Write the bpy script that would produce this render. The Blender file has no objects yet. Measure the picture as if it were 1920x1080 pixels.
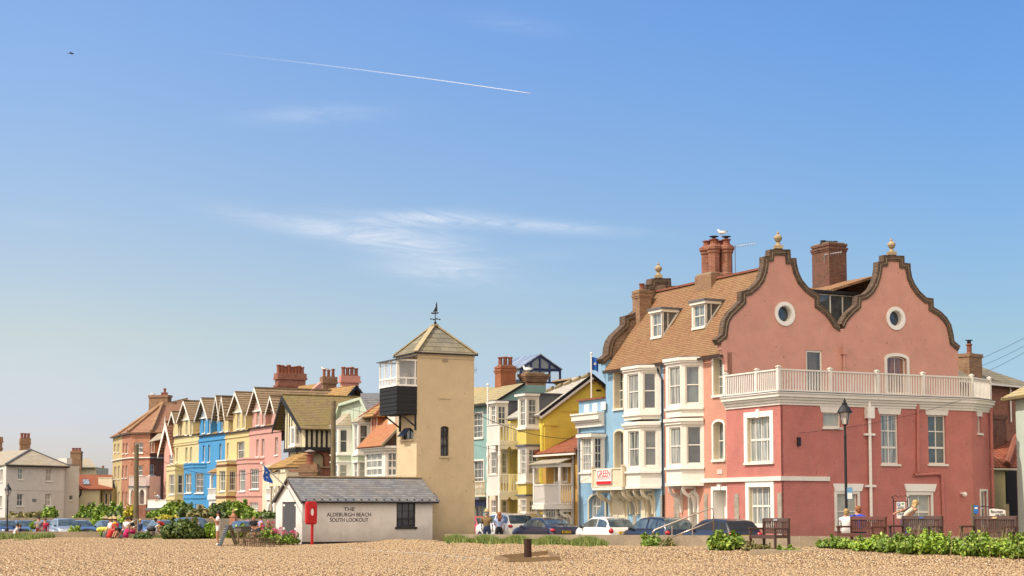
import bpy, bmesh, math, random
import numpy as np
from math import radians, sin, cos, pi, sqrt, floor, ceil
from mathutils import Vector as V, Matrix
from mathutils.geometry import tessellate_polygon
random.seed(7)
rng = np.random.default_rng(7)
SC = bpy.context.scene
COL = SC.collection
# ------------------------------------------------------------- camera model
F = 3213.0; CX = 960.0; TH = radians(5.0); HOR = 958.0
CYP = HOR - F*math.tan(TH)
EYE = V((0, 0, 1.7))
FW = V((0, cos(TH), sin(TH))); UPV = V((0, -sin(TH), cos(TH)))
def ray(px, py):
    return V(((px-CX)/F, 0, 0)) + UPV*(-(py-CYP)/F) + FW
def at(px, py, Y):
    r = ray(px, py); return EYE + r*(Y/r.y)
def atz(px, py, z):
    r = ray(px, py); return EYE + r*((z-EYE.z)/r.z)
def XY(px, Y):
    p = at(px, HOR, Y); return (p.x, p.y)
def Q(ox, oy, s):
    return lambda *a: tuple((ox if i % 2 == 0 else oy) + v/s for i, v in enumerate(a))

class Fac:
    def __init__(s, A, B):
        s.A = V((A[0], A[1], 0)); d = V((B[0]-A[0], B[1]-A[1], 0)); s.L = d.length
        s.D = d.normalized(); s.N = V((s.D.y, -s.D.x, 0))
    def off(s, n, du=0):
        a = s.A + s.N*n + s.D*du; return Fac(a, a + s.D*max(s.L-du, .01))
    def uz(s, px, py):
        r = ray(px, py); t = (s.A-EYE).dot(s.N)/r.dot(s.N); p = EYE + r*t
        return ((p-s.A).dot(s.D), p.z)
    def U(s, px, py=HOR): return s.uz(px, py)[0]
    def Zp(s, px, py): return s.uz(px, py)[1]
    def P(s, u, z, n=0): 
        p = s.A + s.D*u + s.N*n; return V((p.x, p.y, z))
    def side(s, u, L, n=0, back=True):
        """facade perpendicular, starting at u going backwards (right-hand return face)"""
        a = s.P(u, 0, n); return Fac(a, a - s.N*L)

# ------------------------------------------------------------- mesh builder
class MB:
    def __init__(s): s.v = []; s.f = []; s.m = []
    def poly(s, pts, mi=0):
        i = len(s.v); s.v += [V(p) for p in pts]; s.f.append(tuple(range(i, i+len(pts)))); s.m.append(mi)
    def hexa(s, b, t, mi=0):
        n = len(b); i = len(s.v); s.v += [V(p) for p in b] + [V(p) for p in t]
        s.f.append(tuple(i+k for k in reversed(range(n)))); s.m.append(mi)
        s.f.append(tuple(i+n+k for k in range(n))); s.m.append(mi)
        for k in range(n):
            j = (k+1) % n; s.f.append((i+k, i+j, i+n+j, i+n+k)); s.m.append(mi)
        return s
    def box(s, fc, u0, u1, z0, z1, n0, n1, mi=0):
        b = [fc.P(u0, z0, n1), fc.P(u1, z0, n1), fc.P(u1, z0, n0), fc.P(u0, z0, n0)]
        t = [fc.P(u0, z1, n1), fc.P(u1, z1, n1), fc.P(u1, z1, n0), fc.P(u0, z1, n0)]
        return s.hexa(b, t, mi)
    def wbox(s, x0, x1, y0, y1, z0, z1, mi=0):
        return s.hexa([(x0,y0,z0),(x1,y0,z0),(x1,y1,z0),(x0,y1,z0)], [(x0,y0,z1),(x1,y0,z1),(x1,y1,z1),(x0,y1,z1)], mi)
    def cap(s, loops3, mi=0):
        pts = [p for l in loops3 for p in l]
        tr = tessellate_polygon(loops3); i = len(s.v); s.v += [V(p) for p in pts]
        for t in tr: s.f.append((i+t[0], i+t[1], i+t[2])); s.m.append(mi)
    def sheet(s, fc, outline, holes=(), n=0, depth=.22, edge=.22, mi=0):
        """wall sheet with openings; reveals of the openings and the outer edge go inwards"""
        s.cap([[fc.P(u, z, n) for u, z in l] for l in [outline]+list(holes)], mi)
        for l in holes:
            for k in range(len(l)):
                a, b = l[k], l[(k+1) % len(l)]
                s.poly([fc.P(*a, n), fc.P(*b, n), fc.P(*b, n-depth), fc.P(*a, n-depth)], mi)
        if edge:
            for k in range(len(outline)):
                a, b = outline[k], outline[(k+1) % len(outline)]
                s.poly([fc.P(*a, n), fc.P(*b, n), fc.P(*b, n-edge), fc.P(*a, n-edge)], mi)
        return s
    def prism(s, fc, out, n0, n1, mi=0):
        a = [fc.P(u, z, n0) for u, z in out]; b = [fc.P(u, z, n1) for u, z in out]
        s.cap([a], mi); s.cap([b], mi)
        for k in range(len(out)):
            j = (k+1) % len(out); s.poly([a[k], a[j], b[j], b[k]], mi)
        return s
    def ring(s, fc, outer, inner, n0, n1, mi=0):
        N = len(outer)
        for k in range(N):
            j = (k+1) % N
            o0, o1, i1, i0 = outer[k], outer[j], inner[j], inner[k]
            s.poly([fc.P(*o0, n1), fc.P(*o1, n1), fc.P(*i1, n1), fc.P(*i0, n1)], mi)
            s.poly([fc.P(*o0, n0), fc.P(*o1, n0), fc.P(*o1, n1), fc.P(*o0, n1)], mi)
            s.poly([fc.P(*i0, n0), fc.P(*i1, n0), fc.P(*i1, n1), fc.P(*i0, n1)], mi)
        return s
    def slab(s, pts, th, mi=0):
        pts = [V(p) for p in pts]; n = (pts[1]-pts[0]).cross(pts[2]-pts[0]).normalized()
        if n.z < 0: n = -n
        return s.hexa([p-n*th for p in pts], pts, mi)
    def strip(s, a, b, w, h, mi=0, up=V((0,0,1))):
        """beam from a to b, w wide (horizontal), h high (hangs below the line)"""
        a = V(a); b = V(b); d = (b-a).normalized(); x = d.cross(up)
        if x.length < 1e-4: x = d.cross(V((1,0,0)))
        x.normalize(); y = x.cross(d).normalized()
        c = [-x*w/2, x*w/2, x*w/2-y*h, -x*w/2-y*h]
        return s.hexa([a+k for k in c], [b+k for k in c], mi)
    def cyl(s, a, b, r0, r1=None, n=10, mi=0, caps=True):
        a = V(a); b = V(b); r1 = r0 if r1 is None else r1
        d = (b-a).normalized(); x = d.orthogonal().normalized(); y = d.cross(x)
        A = [a+(x*cos(2*pi*k/n)+y*sin(2*pi*k/n))*r0 for k in range(n)]
        B = [b+(x*cos(2*pi*k/n)+y*sin(2*pi*k/n))*r1 for k in range(n)]
        i = len(s.v); s.v += A+B
        for k in range(n):
            j = (k+1) % n; s.f.append((i+k, i+j, i+n+j, i+n+k)); s.m.append(mi)
        if caps:
            s.f.append(tuple(i+k for k in reversed(range(n)))); s.m.append(mi)
            s.f.append(tuple(i+n+k for k in range(n))); s.m.append(mi)
        return s
    def tube(s, pts, r, n=6, mi=0):
        pts = [V(p) for p in pts]; R = r if hasattr(r, '__len__') else [r]*len(pts)
        i0 = len(s.v); x = None
        for k, p in enumerate(pts):
            d = (pts[min(k+1, len(pts)-1)]-pts[max(k-1, 0)]).normalized()
            x = d.orthogonal().normalized() if x is None else (x-d*x.dot(d)).normalized()
            y = d.cross(x)
            s.v += [p+(x*cos(2*pi*q/n)+y*sin(2*pi*q/n))*R[k] for q in range(n)]
        for k in range(len(pts)-1):
            for q in range(n):
                w = (q+1) % n; a = i0+k*n
                s.f.append((a+q, a+w, a+n+w, a+n+q)); s.m.append(mi)
        s.f.append(tuple(i0+q for q in reversed(range(n)))); s.m.append(mi)
        e = i0+(len(pts)-1)*n
        s.f.append(tuple(e+q for q in range(n))); s.m.append(mi)
        return s
    def lathe(s, c, prof, n=12, mi=0):
        c = V(c); i = len(s.v)
        for r, z in prof: s.v += [c+V((r*cos(2*pi*k/n), r*sin(2*pi*k/n), z)) for k in range(n)]
        for a in range(len(prof)-1):
            for k in range(n):
                j = (k+1) % n; s.f.append((i+a*n+k, i+a*n+j, i+a*n+n+j, i+a*n+n+k)); s.m.append(mi)
        s.f.append(tuple(i+k for k in reversed(range(n)))); s.m.append(mi)
        e = i+(len(prof)-1)*n; s.f.append(tuple(e+k for k in range(n))); s.m.append(mi)
        return s
    def ball(s, c, r, n=10, mi=0, sq=(1,1,1)):
        c = V(c); m = n//2+1; i = len(s.v)
        for a in range(m+1):
            t = pi*a/m
            for k in range(n):
                p = 2*pi*k/n
                s.v.append(c+V((r*sq[0]*sin(t)*cos(p), r*sq[1]*sin(t)*sin(p), r*sq[2]*cos(t))))
        for a in range(m):
            for k in range(n):
                j = (k+1) % n; s.f.append((i+a*n+k, i+(a+1)*n+k, i+(a+1)*n+j, i+a*n+j)); s.m.append(mi)
        return s
    def build(s, name, mats, parent=None, smooth=False, bevel=0, label=None):
        mats = mats if isinstance(mats, (list, tuple)) else [mats]
        off = V((0, 0, 0)); p = parent
        while p is not None: off += V(p.location); p = p.parent
        me = bpy.data.meshes.new(name)
        me.from_pydata([tuple(v-off) for v in s.v], [], s.f)
        for m in mats: me.materials.append(m)
        if len(mats) > 1: me.polygons.foreach_set('material_index', s.m)
        uvl = me.uv_layers.new(name='UVMap'); n = len(me.loops); uv = np.zeros((n, 2))
        co = np.array([tuple(v) for v in s.v]).reshape(-1, 3)
        for pl in me.polygons:
            nx, ny, nz = pl.normal
            h = sqrt(nx*nx+ny*ny)
            if h < 1e-3: t = (1., 0., 0.); bt = (0., 1., 0.)
            else:
                t = (-ny/h, nx/h, 0.)
                bt = (-nz*t[1], nz*t[0], nx*t[1]-ny*t[0])
                if bt[2] < 0: bt = (-bt[0], -bt[1], -bt[2])
            idx = list(pl.vertices); c = co[idx]; ls = pl.loop_start
            uv[ls:ls+len(idx), 0] = c @ np.array(t); uv[ls:ls+len(idx), 1] = c @ np.array(bt)
        uvl.data.foreach_set('uv', uv.ravel())
        if smooth: me.polygons.foreach_set('use_smooth', [True]*len(me.polygons))
        me.validate(); me.update()
        o = bpy.data.objects.new(name, me); COL.objects.link(o); o.parent = parent
        if bevel:
            b = o.modifiers.new('bevel', 'BEVEL'); b.width = bevel; b.segments = 2; b.limit_method = 'ANGLE'
        if label: o['label'] = label
        return o

def thing(name, label, cat, loc=(0,0,0), group=None, kind=None):
    o = bpy.data.objects.new(name, None); COL.objects.link(o); o.location = loc
    o.empty_display_size = .3
    o['label'] = label; o['category'] = cat
    if group: o['group'] = group
    if kind: o['kind'] = kind
    return o
def tag(o, label, cat, group=None, kind=None):
    o['label'] = label; o['category'] = cat
    if group: o['group'] = group
    if kind: o['kind'] = kind
    return o
def kids(o): return [c for c in bpy.data.objects if c.parent == o]
def copy_tree(o, parent=None):
    c = o.copy(); COL.objects.link(c); c.parent = parent
    for ch in list(o.children): copy_tree(ch, c)
    return c

# ------------------------------------------------------------- materials
class NT:
    def __init__(s, name):
        s.m = bpy.data.materials.new(name); s.m.use_nodes = True; s.t = s.m.node_tree
        s.b = s.t.nodes['Principled BSDF']; s.n = s.t.nodes; s.l = s.t.links
    def N(s, typ, **kw):
        n = s.n.new(typ)
        for k, v in kw.items(): setattr(n, k, v)
        return n
    def set(s, sock, v):
        if hasattr(v, 'is_linked') or hasattr(v, 'links'): s.l.new(v, sock)
        else: sock.default_value = v
    def math(s, op, a, b=0.0, c=0.0, clamp=False):
        n = s.N('ShaderNodeMath', operation=op, use_clamp=clamp)
        for i, x in enumerate((a, b, c)): s.set(n.inputs[i], x)
        return n.outputs[0]
    def mix(s, f, a, b, bt='MIX'):
        n = s.N('ShaderNodeMix', data_type='RGBA', blend_type=bt)
        s.set(n.inputs[0], f); s.set(n.inputs[6], a if hasattr(a, 'links') else rgba(a)); s.set(n.inputs[7], b if hasattr(b, 'links') else rgba(b))
        return n.outputs[2]
    def uv(s):
        n = s.N('ShaderNodeUVMap'); return n.outputs[0]
    def xyz(s, v):
        n = s.N('ShaderNodeSeparateXYZ'); s.set(n.inputs[0], v); return n.outputs
    def comb(s, x, y, z=0.0):
        n = s.N('ShaderNodeCombineXYZ')
        for i, k in enumerate((x, y, z)): s.set(n.inputs[i], k)
        return n.outputs[0]
    def noise(s, scale, detail=4, vec=None, rough=.6, out=0):
        n = s.N('ShaderNodeTexNoise'); n.inputs['Scale'].default_value = scale; n.inputs['Detail'].default_value = detail
        n.inputs['Roughness'].default_value = rough
        if vec is None: vec = s.obj()
        s.set(n.inputs['Vector'], vec); return n.outputs[out]
    def obj(s): 
        g = s.N('ShaderNodeNewGeometry'); return g.outputs['Position']
    def ramp(s, f, stops):
        n = s.N('ShaderNodeValToRGB'); e = n.color_ramp.elements
        while len(e) < len(stops): e.new(.5)
        for i, (p, c) in enumerate(stops): e[i].position = p; e[i].color = rgba(c)
        s.set(n.inputs[0], f); return n.outputs[0]
    def step(s, f, a, b):
        n = s.N('ShaderNodeMapRange'); s.set(n.inputs[0], f); n.inputs[1].default_value = a; n.inputs[2].default_value = b
        n.clamp = True; return n.outputs[0]
    def bump(s, h, st=.3, dist=.02):
        n = s.N('ShaderNodeBump'); n.inputs['Strength'].default_value = st; n.inputs['Distance'].default_value = dist
        s.set(n.inputs['Height'], h); s.l.new(n.outputs[0], s.b.inputs['Normal'])
    def fin(s, col, rough=.8, spec=.3, metal=0):
        s.set(s.b.inputs['Base Color'], col if hasattr(col, 'links') else rgba(col)); s.set(s.b.inputs['Roughness'], rough)
        s.b.inputs['Specular IOR Level'].default_value = spec; s.b.inputs['Metallic'].default_value = metal
        return s.m
def rgba(c):
    if isinstance(c, (int, float)): return (c, c, c, 1)
    return (c[0], c[1], c[2], 1)
def sr(r, g, b):
    """0-255 display colour to linear"""
    f = lambda v: (v/255/12.92) if v/255 <= .04045 else ((v/255+.055)/1.055)**2.4
    return (f(r), f(g), f(b))
def mul(c, k): return tuple(x*k for x in c)
MATS = {}
def plain(name, c, rough=.8, var=.12, bump=.15, spec=.3, brick=False, grime=.25, metal=0, base=0):
    if name in MATS: return MATS[name]
    t = NT(name)
    n1 = t.noise(1.3, 5); n2 = t.noise(14, 4)
    col = t.mix(t.step(n1, .3, .75), c, mul(c, 1-var*1.6))
    col = t.mix(t.step(n2, .35, .8), col, t.mix(1.0, col, mul((1, 1, 1), 1-var), 'MULTIPLY'))
    if grime:
        # rain streaks and old dirt, stretched down the wall
        uvx = t.xyz(t.uv()); st = t.comb(t.math('MULTIPLY', uvx[0], 3.2), t.math('MULTIPLY', uvx[1], .45))
        g = t.noise(2.2, 6, st, .65)
        col = t.mix(t.math('MULTIPLY', t.step(g, .54, .8), grime), col, mul((.45, .40, .33), min(1, .5+max(c)*.4)))
        sp = t.noise(5.5, 2)
        col = t.mix(t.math('MULTIPLY', t.step(sp, .72, .76), grime*1.6), col, mul(c, .5))
        cv = t.comb(t.math('MULTIPLY', uvx[0], 5.5), t.math('MULTIPLY', uvx[1], 2.6)); c1_ = t.noise(1.6, 1, cv); c2_ = t.noise(1.9, 1, t.comb(t.math('ADD', t.math('MULTIPLY', uvx[0], 6.), 40.), t.math('MULTIPLY', uvx[1], 2.2)))
        col = t.mix(t.math('MULTIPLY', t.step(c1_, .735, .75), min(1, grime*2)), col, mul(c, .3))
        col = t.mix(t.math('MULTIPLY', t.step(c2_, .74, .76), min(1, grime*1.6)), col, tuple(min(.75, x*.6+.25) for x in c))
        big = t.noise(.35, 3, None, .5); col = t.mix(t.math('MULTIPLY', t.step(big, .45, .7), grime*.5), col, mul(c, .72))
    if base:
        pz = t.xyz(t.obj())[2]; bz_ = t.math('ADD', pz, t.math('MULTIPLY', t.noise(1.6, 5), -1.6))
        col = t.mix(t.math('MULTIPLY', t.step(bz_, .55, -.55), base), col, (.16, .13, .09))
    h = n2
    if brick:
        b = t.N('ShaderNodeTexBrick'); t.set(b.inputs['Vector'], t.uv()); b.inputs['Scale'].default_value = 1
        b.inputs['Brick Width'].default_value = .225; b.inputs['Row Height'].default_value = .078
        b.inputs['Mortar Size'].default_value = .012; b.inputs['Mortar Smooth'].default_value = .3
        b.inputs['Color1'].default_value = (1,1,1,1); b.inputs['Color2'].default_value = (.86,.86,.86,1); b.inputs['Mortar'].default_value = (.3,.3,.3,1)
        h = t.math('ADD', t.math('MULTIPLY', b.outputs[0], .8), t.math('MULTIPLY', n2, .4))
        col = t.mix(.12, col, b.outputs[0], 'MULTIPLY')
        t.bump(h, .55, .02)
    else: t.bump(h, bump, .02)
    MATS[name] = t.fin(col, rough, spec, metal); return MATS[name]
def brickm(name, c1, c2, mortar=(.42,.36,.28), dark=None):
    if name in MATS: return MATS[name]
    t = NT(name)
    b = t.N('ShaderNodeTexBrick'); t.set(b.inputs['Vector'], t.uv()); b.inputs['Scale'].default_value = 1
    b.inputs['Brick Width'].default_value = .225; b.inputs['Row Height'].default_value = .078; b.inputs['Bias'].default_value = .1
    b.inputs['Mortar Size'].default_value = .009; b.inputs['Mortar Smooth'].default_value = .2
    b.inputs['Color1'].default_value = rgba(c1); b.inputs['Color2'].default_value = rgba(c2); b.inputs['Mortar'].default_value = rgba(mortar)
    n = t.noise(1.8, 5); col = t.mix(t.math('MULTIPLY', t.step(n, .48, .78), .65), b.outputs[0], dark or mul(c1, .35))
    n2 = t.noise(7, 3); col = t.mix(t.math('MULTIPLY', t.step(n2, .55, .8), .4), col, (.30, .22, .09))
    t.bump(b.outputs[1], -.5, .02)
    MATS[name] = t.fin(col, .9, .2); return MATS[name]
def tile(name, c1, c2, moss, w=.18, h=.16, gap=.22, mossamt=.5, roll=0., dark=.22, vgap=.06):
    """tiled roof: courses across the slope, colour per tile, lichen"""
    if name in MATS: return MATS[name]
    t = NT(name); uv = t.xyz(t.uv()); wob = t.noise(1.1, 2)
    vv = t.math('DIVIDE', t.math('ADD', uv[1], t.math('MULTIPLY', wob, .06)), h); row = t.math('FLOOR', vv); fv = t.math('FRACT', vv)
    sh = t.math('MULTIPLY', t.math('MODULO', row, 2.0), 0.5 if not roll else 0.)
    uu = t.math('ADD', t.math('DIVIDE', uv[0], w), sh); fu = t.math('FRACT', uu)
    wn = t.N('ShaderNodeTexWhiteNoise', noise_dimensions='2D'); t.set(wn.inputs['Vector'], t.comb(t.math('FLOOR', uu), row))
    col = t.mix(wn.outputs[0], c1, c2)
    n = t.noise(.9, 5); n3 = t.noise(6, 4)
    col = t.mix(t.math('MULTIPLY', t.step(t.math('ADD', n, t.math('MULTIPLY', n3, .35)), .55, .85), mossamt), col, moss)
    g = t.math('LESS_THAN', fv, gap)  # dark band per course: shade under the tile overlap, put into the colour
    if roll:
        r = t.math('ABSOLUTE', t.math('SUBTRACT', fu, .5))     # 0 centre
        col = t.mix(t.math('MULTIPLY', t.step(r, .28, .46), roll), col, mul(c1, .2))
    else:
        col = t.mix(t.math('MULTIPLY', t.math('LESS_THAN', fu, vgap), .4), col, mul(c1, dark))
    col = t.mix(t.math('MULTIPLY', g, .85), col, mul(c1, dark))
    hh = t.math('SUBTRACT', 1.0, fv)
    if roll: hh = t.math('ADD', hh, t.math('MULTIPLY', t.math('SINE', t.math('MULTIPLY', uu, 2*pi)), 1.0))
    hh = t.math('ADD', hh, t.math('MULTIPLY', n3, .5))
    t.bump(hh, .6, .03)
    MATS[name] = t.fin(col, .9, .2); return MATS[name]
def boards(name, c, w=.12, vertical=False, gapc=.25, var=.15, rough=.7):
    if name in MATS: return MATS[name]
    t = NT(name); uv = t.xyz(t.uv()); q = t.math('DIVIDE', uv[0 if vertical else 1], w); f = t.math('FRACT', q)
    wn = t.N('ShaderNodeTexWhiteNoise', noise_dimensions='1D'); t.set(wn.inputs['W'], t.math('FLOOR', q))
    col = t.mix(t.math('MULTIPLY', wn.outputs[0], var), c, mul(c, .6)); n = t.noise(9, 4)
    col = t.mix(t.math('MULTIPLY', t.step(n, .45, .8), .3), col, mul(c, .6))
    col = t.mix(t.math('LESS_THAN', f, .12), col, mul(c, gapc))
    t.bump(t.math('ADD', f, t.math('MULTIPLY', n, .3)), .5, .02)
    MATS[name] = t.fin(col, rough, .3); return MATS[name]
def glass(name, c, stripes=0, rough=.04, spec=.5, c2=None):
    if name in MATS: return MATS[name]
    t = NT(name)
    if stripes:
        uv = t.xyz(t.uv()); n = t.noise(1.0, 3, t.comb(t.math('MULTIPLY', uv[0], stripes), t.math('MULTIPLY', uv[1], .5)))
        col = t.mix(t.step(n, .42, .6), c, c2 or mul(c, .4))
    else:
        n = t.noise(2.0, 2); col = t.mix(t.step(n, .4, .7), c, c2 or mul(c, .5))
    nn = t.noise(.7, 2); t.bump(nn, .12, .05)
    t.fin(col, rough, spec); t.b.inputs['Coat Weight'].default_value = .6; t.b.inputs['Coat Roughness'].default_value = .02
    MATS[name] = t.m; return t.m
def metalm(name, c, rough=.35, metal=.9):
    if name in MATS: return MATS[name]
    t = NT(name); n = t.noise(20, 4); col = t.mix(t.step(n, .4, .8), c, mul(c, .6)); t.bump(n, .1, .01)
    MATS[name] = t.fin(col, rough, .5, metal); return MATS[name]

WHITE = plain('white_paint', (.72,.68,.60), .55, .08, .1, grime=.28)
WHITE2 = plain('white_gloss', (.76,.73,.67), .4, .05, .05, grime=.12)
CREAM = plain('cream_paint', (.66,.58,.42), .6, .08, .1, grime=.3)
GDARK = glass('dark_window_glass', (.035,.042,.055))
GGREY = glass('grey_window_glass', (.09,.10,.10), c2=(.04,.05,.06))
GCURT = glass('curtained_window_glass', (.26,.275,.25), 5, c2=(.06,.075,.08))
GBLIND = glass('blind_window_glass', (.36,.36,.31), 0, c2=(.27,.28,.25))
GPALE = glass('pale_curtained_glass', (.34,.35,.33), 7, c2=(.12,.14,.145))
LEAD = plain('lead_sheet', (.13,.135,.15), .7, .2, .2)
BLACK = plain('black_paint', (.015,.015,.017), .45, .1, .1, grime=.1)
BLKW = boards('black_weatherboard', (.022,.022,.024), .14)
BRICK = brickm('red_brick', (.29,.09,.055), (.19,.065,.045), (.25,.19,.14))
BRICKO = brickm('orange_brick', (.42,.13,.06), (.30,.09,.045))
BRICKD = brickm('dark_brick', (.10,.05,.035), (.16,.06,.04), (.13,.10,.08))
BRICKY = brickm('yellowish_brick', (.26,.15,.08), (.18,.085,.05), (.28,.22,.15))
TERRA = plain('terracotta', (.25,.085,.05), .8, .2, .3, grime=.4)
STONE = plain('stone', (.36,.28,.17), .85, .2, .3)
CONC = plain('concrete', (.34,.27,.185), .95, .25, .6, grime=.5)
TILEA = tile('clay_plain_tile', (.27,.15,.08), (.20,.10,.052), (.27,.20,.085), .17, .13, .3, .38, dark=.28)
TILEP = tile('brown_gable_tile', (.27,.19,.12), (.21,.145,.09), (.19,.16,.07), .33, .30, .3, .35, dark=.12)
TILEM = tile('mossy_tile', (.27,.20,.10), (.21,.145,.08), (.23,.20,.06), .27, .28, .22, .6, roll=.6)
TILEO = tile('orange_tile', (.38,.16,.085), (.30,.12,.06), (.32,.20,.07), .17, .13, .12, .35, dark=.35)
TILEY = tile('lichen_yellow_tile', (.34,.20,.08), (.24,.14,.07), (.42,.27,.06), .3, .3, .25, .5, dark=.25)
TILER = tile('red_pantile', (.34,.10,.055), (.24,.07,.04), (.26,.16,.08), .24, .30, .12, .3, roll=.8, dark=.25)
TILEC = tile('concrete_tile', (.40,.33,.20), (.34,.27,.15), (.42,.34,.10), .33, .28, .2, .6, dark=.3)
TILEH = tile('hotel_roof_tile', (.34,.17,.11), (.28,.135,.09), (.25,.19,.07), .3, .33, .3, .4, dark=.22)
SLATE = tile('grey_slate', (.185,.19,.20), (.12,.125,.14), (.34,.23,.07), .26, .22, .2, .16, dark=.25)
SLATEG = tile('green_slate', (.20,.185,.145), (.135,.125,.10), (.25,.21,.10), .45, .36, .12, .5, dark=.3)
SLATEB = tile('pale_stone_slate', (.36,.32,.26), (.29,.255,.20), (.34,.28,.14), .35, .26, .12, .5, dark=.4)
# ------------------------------------------------------------- building kit
PINK = plain('pink_render', (.59,.30,.23), .85, .12, .25, grime=.48)
PINKB = plain('pink_painted_brick', (.56,.27,.19), .8, .1, brick=True, grime=.25)
REDB = plain('red_painted_brick', (.52,.185,.155), .8, .14, brick=True, grime=.42, base=.3)
SKYB = plain('sky_blue_painted_brick', (.26,.44,.60), .7, .12, brick=True, grime=.3)
GUTTER = plain('dark_gutter', (.05,.035,.03), .6, .2, .2)
PEBBLE = plain('pebble_dash', (.45,.40,.32), .95, .35, 1.5, grime=.5)

def rect_arch(u0, u1, z0, z1, a=0, N=8):
    if a <= 0: return [(u0, z0), (u1, z0), (u1, z1), (u0, z1)]
    c = (u0+u1)/2; r = (u1-u0)/2
    return [(u0, z0), (u1, z0)] + [(c+r*cos(pi*k/N), z1-a+a*sin(pi*k/N)) for k in range(N+1)]
def ell(cu, cz, ru, rz, N=24): return [(cu+ru*cos(2*pi*k/N), cz+rz*sin(2*pi*k/N)) for k in range(N)]

def win(root, fac, rect, nx=1, ny=2, pane=None, holes=None, fw=.06, dep=.12, arch=0, sur=0, sill=.05, bar=.025,
        mat=None, n=0, surmat=None, name='window', isuz=False, rail=True, key=False, sillmat=None, lintel=None, liner=None):
    """sash window: frame + glazing bars, children pane, surround, sill. rect in picture pixels on facade plane"""
    mat = mat or WHITE; pane = pane or GCURT
    if isuz: u0, z0, u1, z1 = rect
    else:
        fo = fac.off(n); x0, y0, x1, y1 = rect; ym = (y0+y1)/2; xm = (x0+x1)/2
        u0 = fo.uz(x0, ym)[0]; u1 = fo.uz(x1, ym)[0]; z1 = fo.uz(xm, y0)[1]; z0 = fo.uz(xm, y1)[1]
    o = rect_arch(u0, u1, z0, z1, arch)
    if holes is not None: holes.append(o)
    m = MB()
    i = rect_arch(u0+fw, u1-fw, z0+fw, z1-fw, max(arch-fw, .01) if arch else 0)
    d0 = n-dep-.06; d1 = n-dep
    m.ring(fac, o, i, d0, d1)
    for k in range(1, nx):
        u = u0+(u1-u0)*k/nx; m.box(fac, u-bar/2, u+bar/2, z0+fw*.5, z1-fw*.5-(arch*.25 if arch else 0), d0+.005, d1-.012)
    for k in range(1, ny):
        z = z0+(z1-z0)*k/ny; b = bar*1.9 if (rail and k == ny//2) else bar
        m.box(fac, u0+fw*.5, u1-fw*.5, z-b/2, z+b/2, d0+.003, d1-(.008 if b > bar else .015))
    w = m.build(name, mat, root)
    pm = MB(); pm.cap([[fac.P(u, z, n-dep-.045) for u, z in rect_arch(u0+fw*.4, u1-fw*.4, z0+fw*.4, z1-fw*.4, max(arch-fw*.4, .01) if arch else 0)]])
    pm.build('pane', pane, w)
    if liner:
        s = MB(); s.ring(fac, rect_arch(u0+.004, u1-.004, z0+.004, z1-.004, max(arch-.004, 0)), rect_arch(u0+.02, u1-.02, z0+.02, z1-.02, max(arch-.02, .01) if arch else 0), n-dep+.005, n+.004); s.build('reveal', liner, w)
    if sur:
        s = MB(); oo = rect_arch(u0-sur, u1+sur, z0-.004, z1+sur, arch+sur*.6 if arch else 0)
        s.ring(fac, oo, o, n-.02, n+.045)
        if key: s.box(fac, (u0+u1)/2-.12, (u0+u1)/2+.12, z1-.03, z1+sur+.10, n-.02, n+.09)
        s.build('surround', surmat or mat, w)
    if lintel:
        s = MB(); e, h, fl = lintel
        s.prism(fac, [(u0-e, z1+.002), (u1+e, z1+.002), (u1+e+fl, z1+h), (u0-e-fl, z1+h)], n-.02, n+.035)
        s.build('lintel', surmat or mat, w)
    if sill:
        s = MB(); s.box(fac, u0-max(sur, .06)-.02, u1+max(sur, .06)+.02, z0-.10, z0-.002, n-dep-.02, n+sill+.03)
        s.build('sill', sillmat or mat, w)
    return w

def plan_off(pts, d):
    """offset an open plan polyline outwards (to the right of travel = camera side)"""
    out = []
    P = [V((p[0], p[1], 0)) for p in pts]
    for i, p in enumerate(P):
        ns = []
        if i > 0: e = (P[i]-P[i-1]).normalized(); ns.append(V((e.y, -e.x, 0)))
        if i < len(P)-1: e = (P[i+1]-P[i]).normalized(); ns.append(V((e.y, -e.x, 0)))
        nn = sum(ns, V((0,0,0))).normalized(); k = nn.dot(ns[0]); out.append(p+nn*(d/max(k, .3)))
    return out
def band(mb, pts, z0, z1, d0, d1, mi=0):
    a = plan_off(pts, d0); b = plan_off(pts, d1)
    for k in range(len(a)-1):
        q = [b[k], b[k+1], a[k+1], a[k]]
        mb.hexa([V((p.x, p.y, z0)) for p in q], [V((p.x, p.y, z1)) for p in q], mi)
def prof_band(mb, pts, prof, mi=0):
    """moulding: list of (z0, z1, projection) steps"""
    for z0, z1, d in prof: band(mb, pts, z0, z1, -.05, d, mi)

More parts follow.
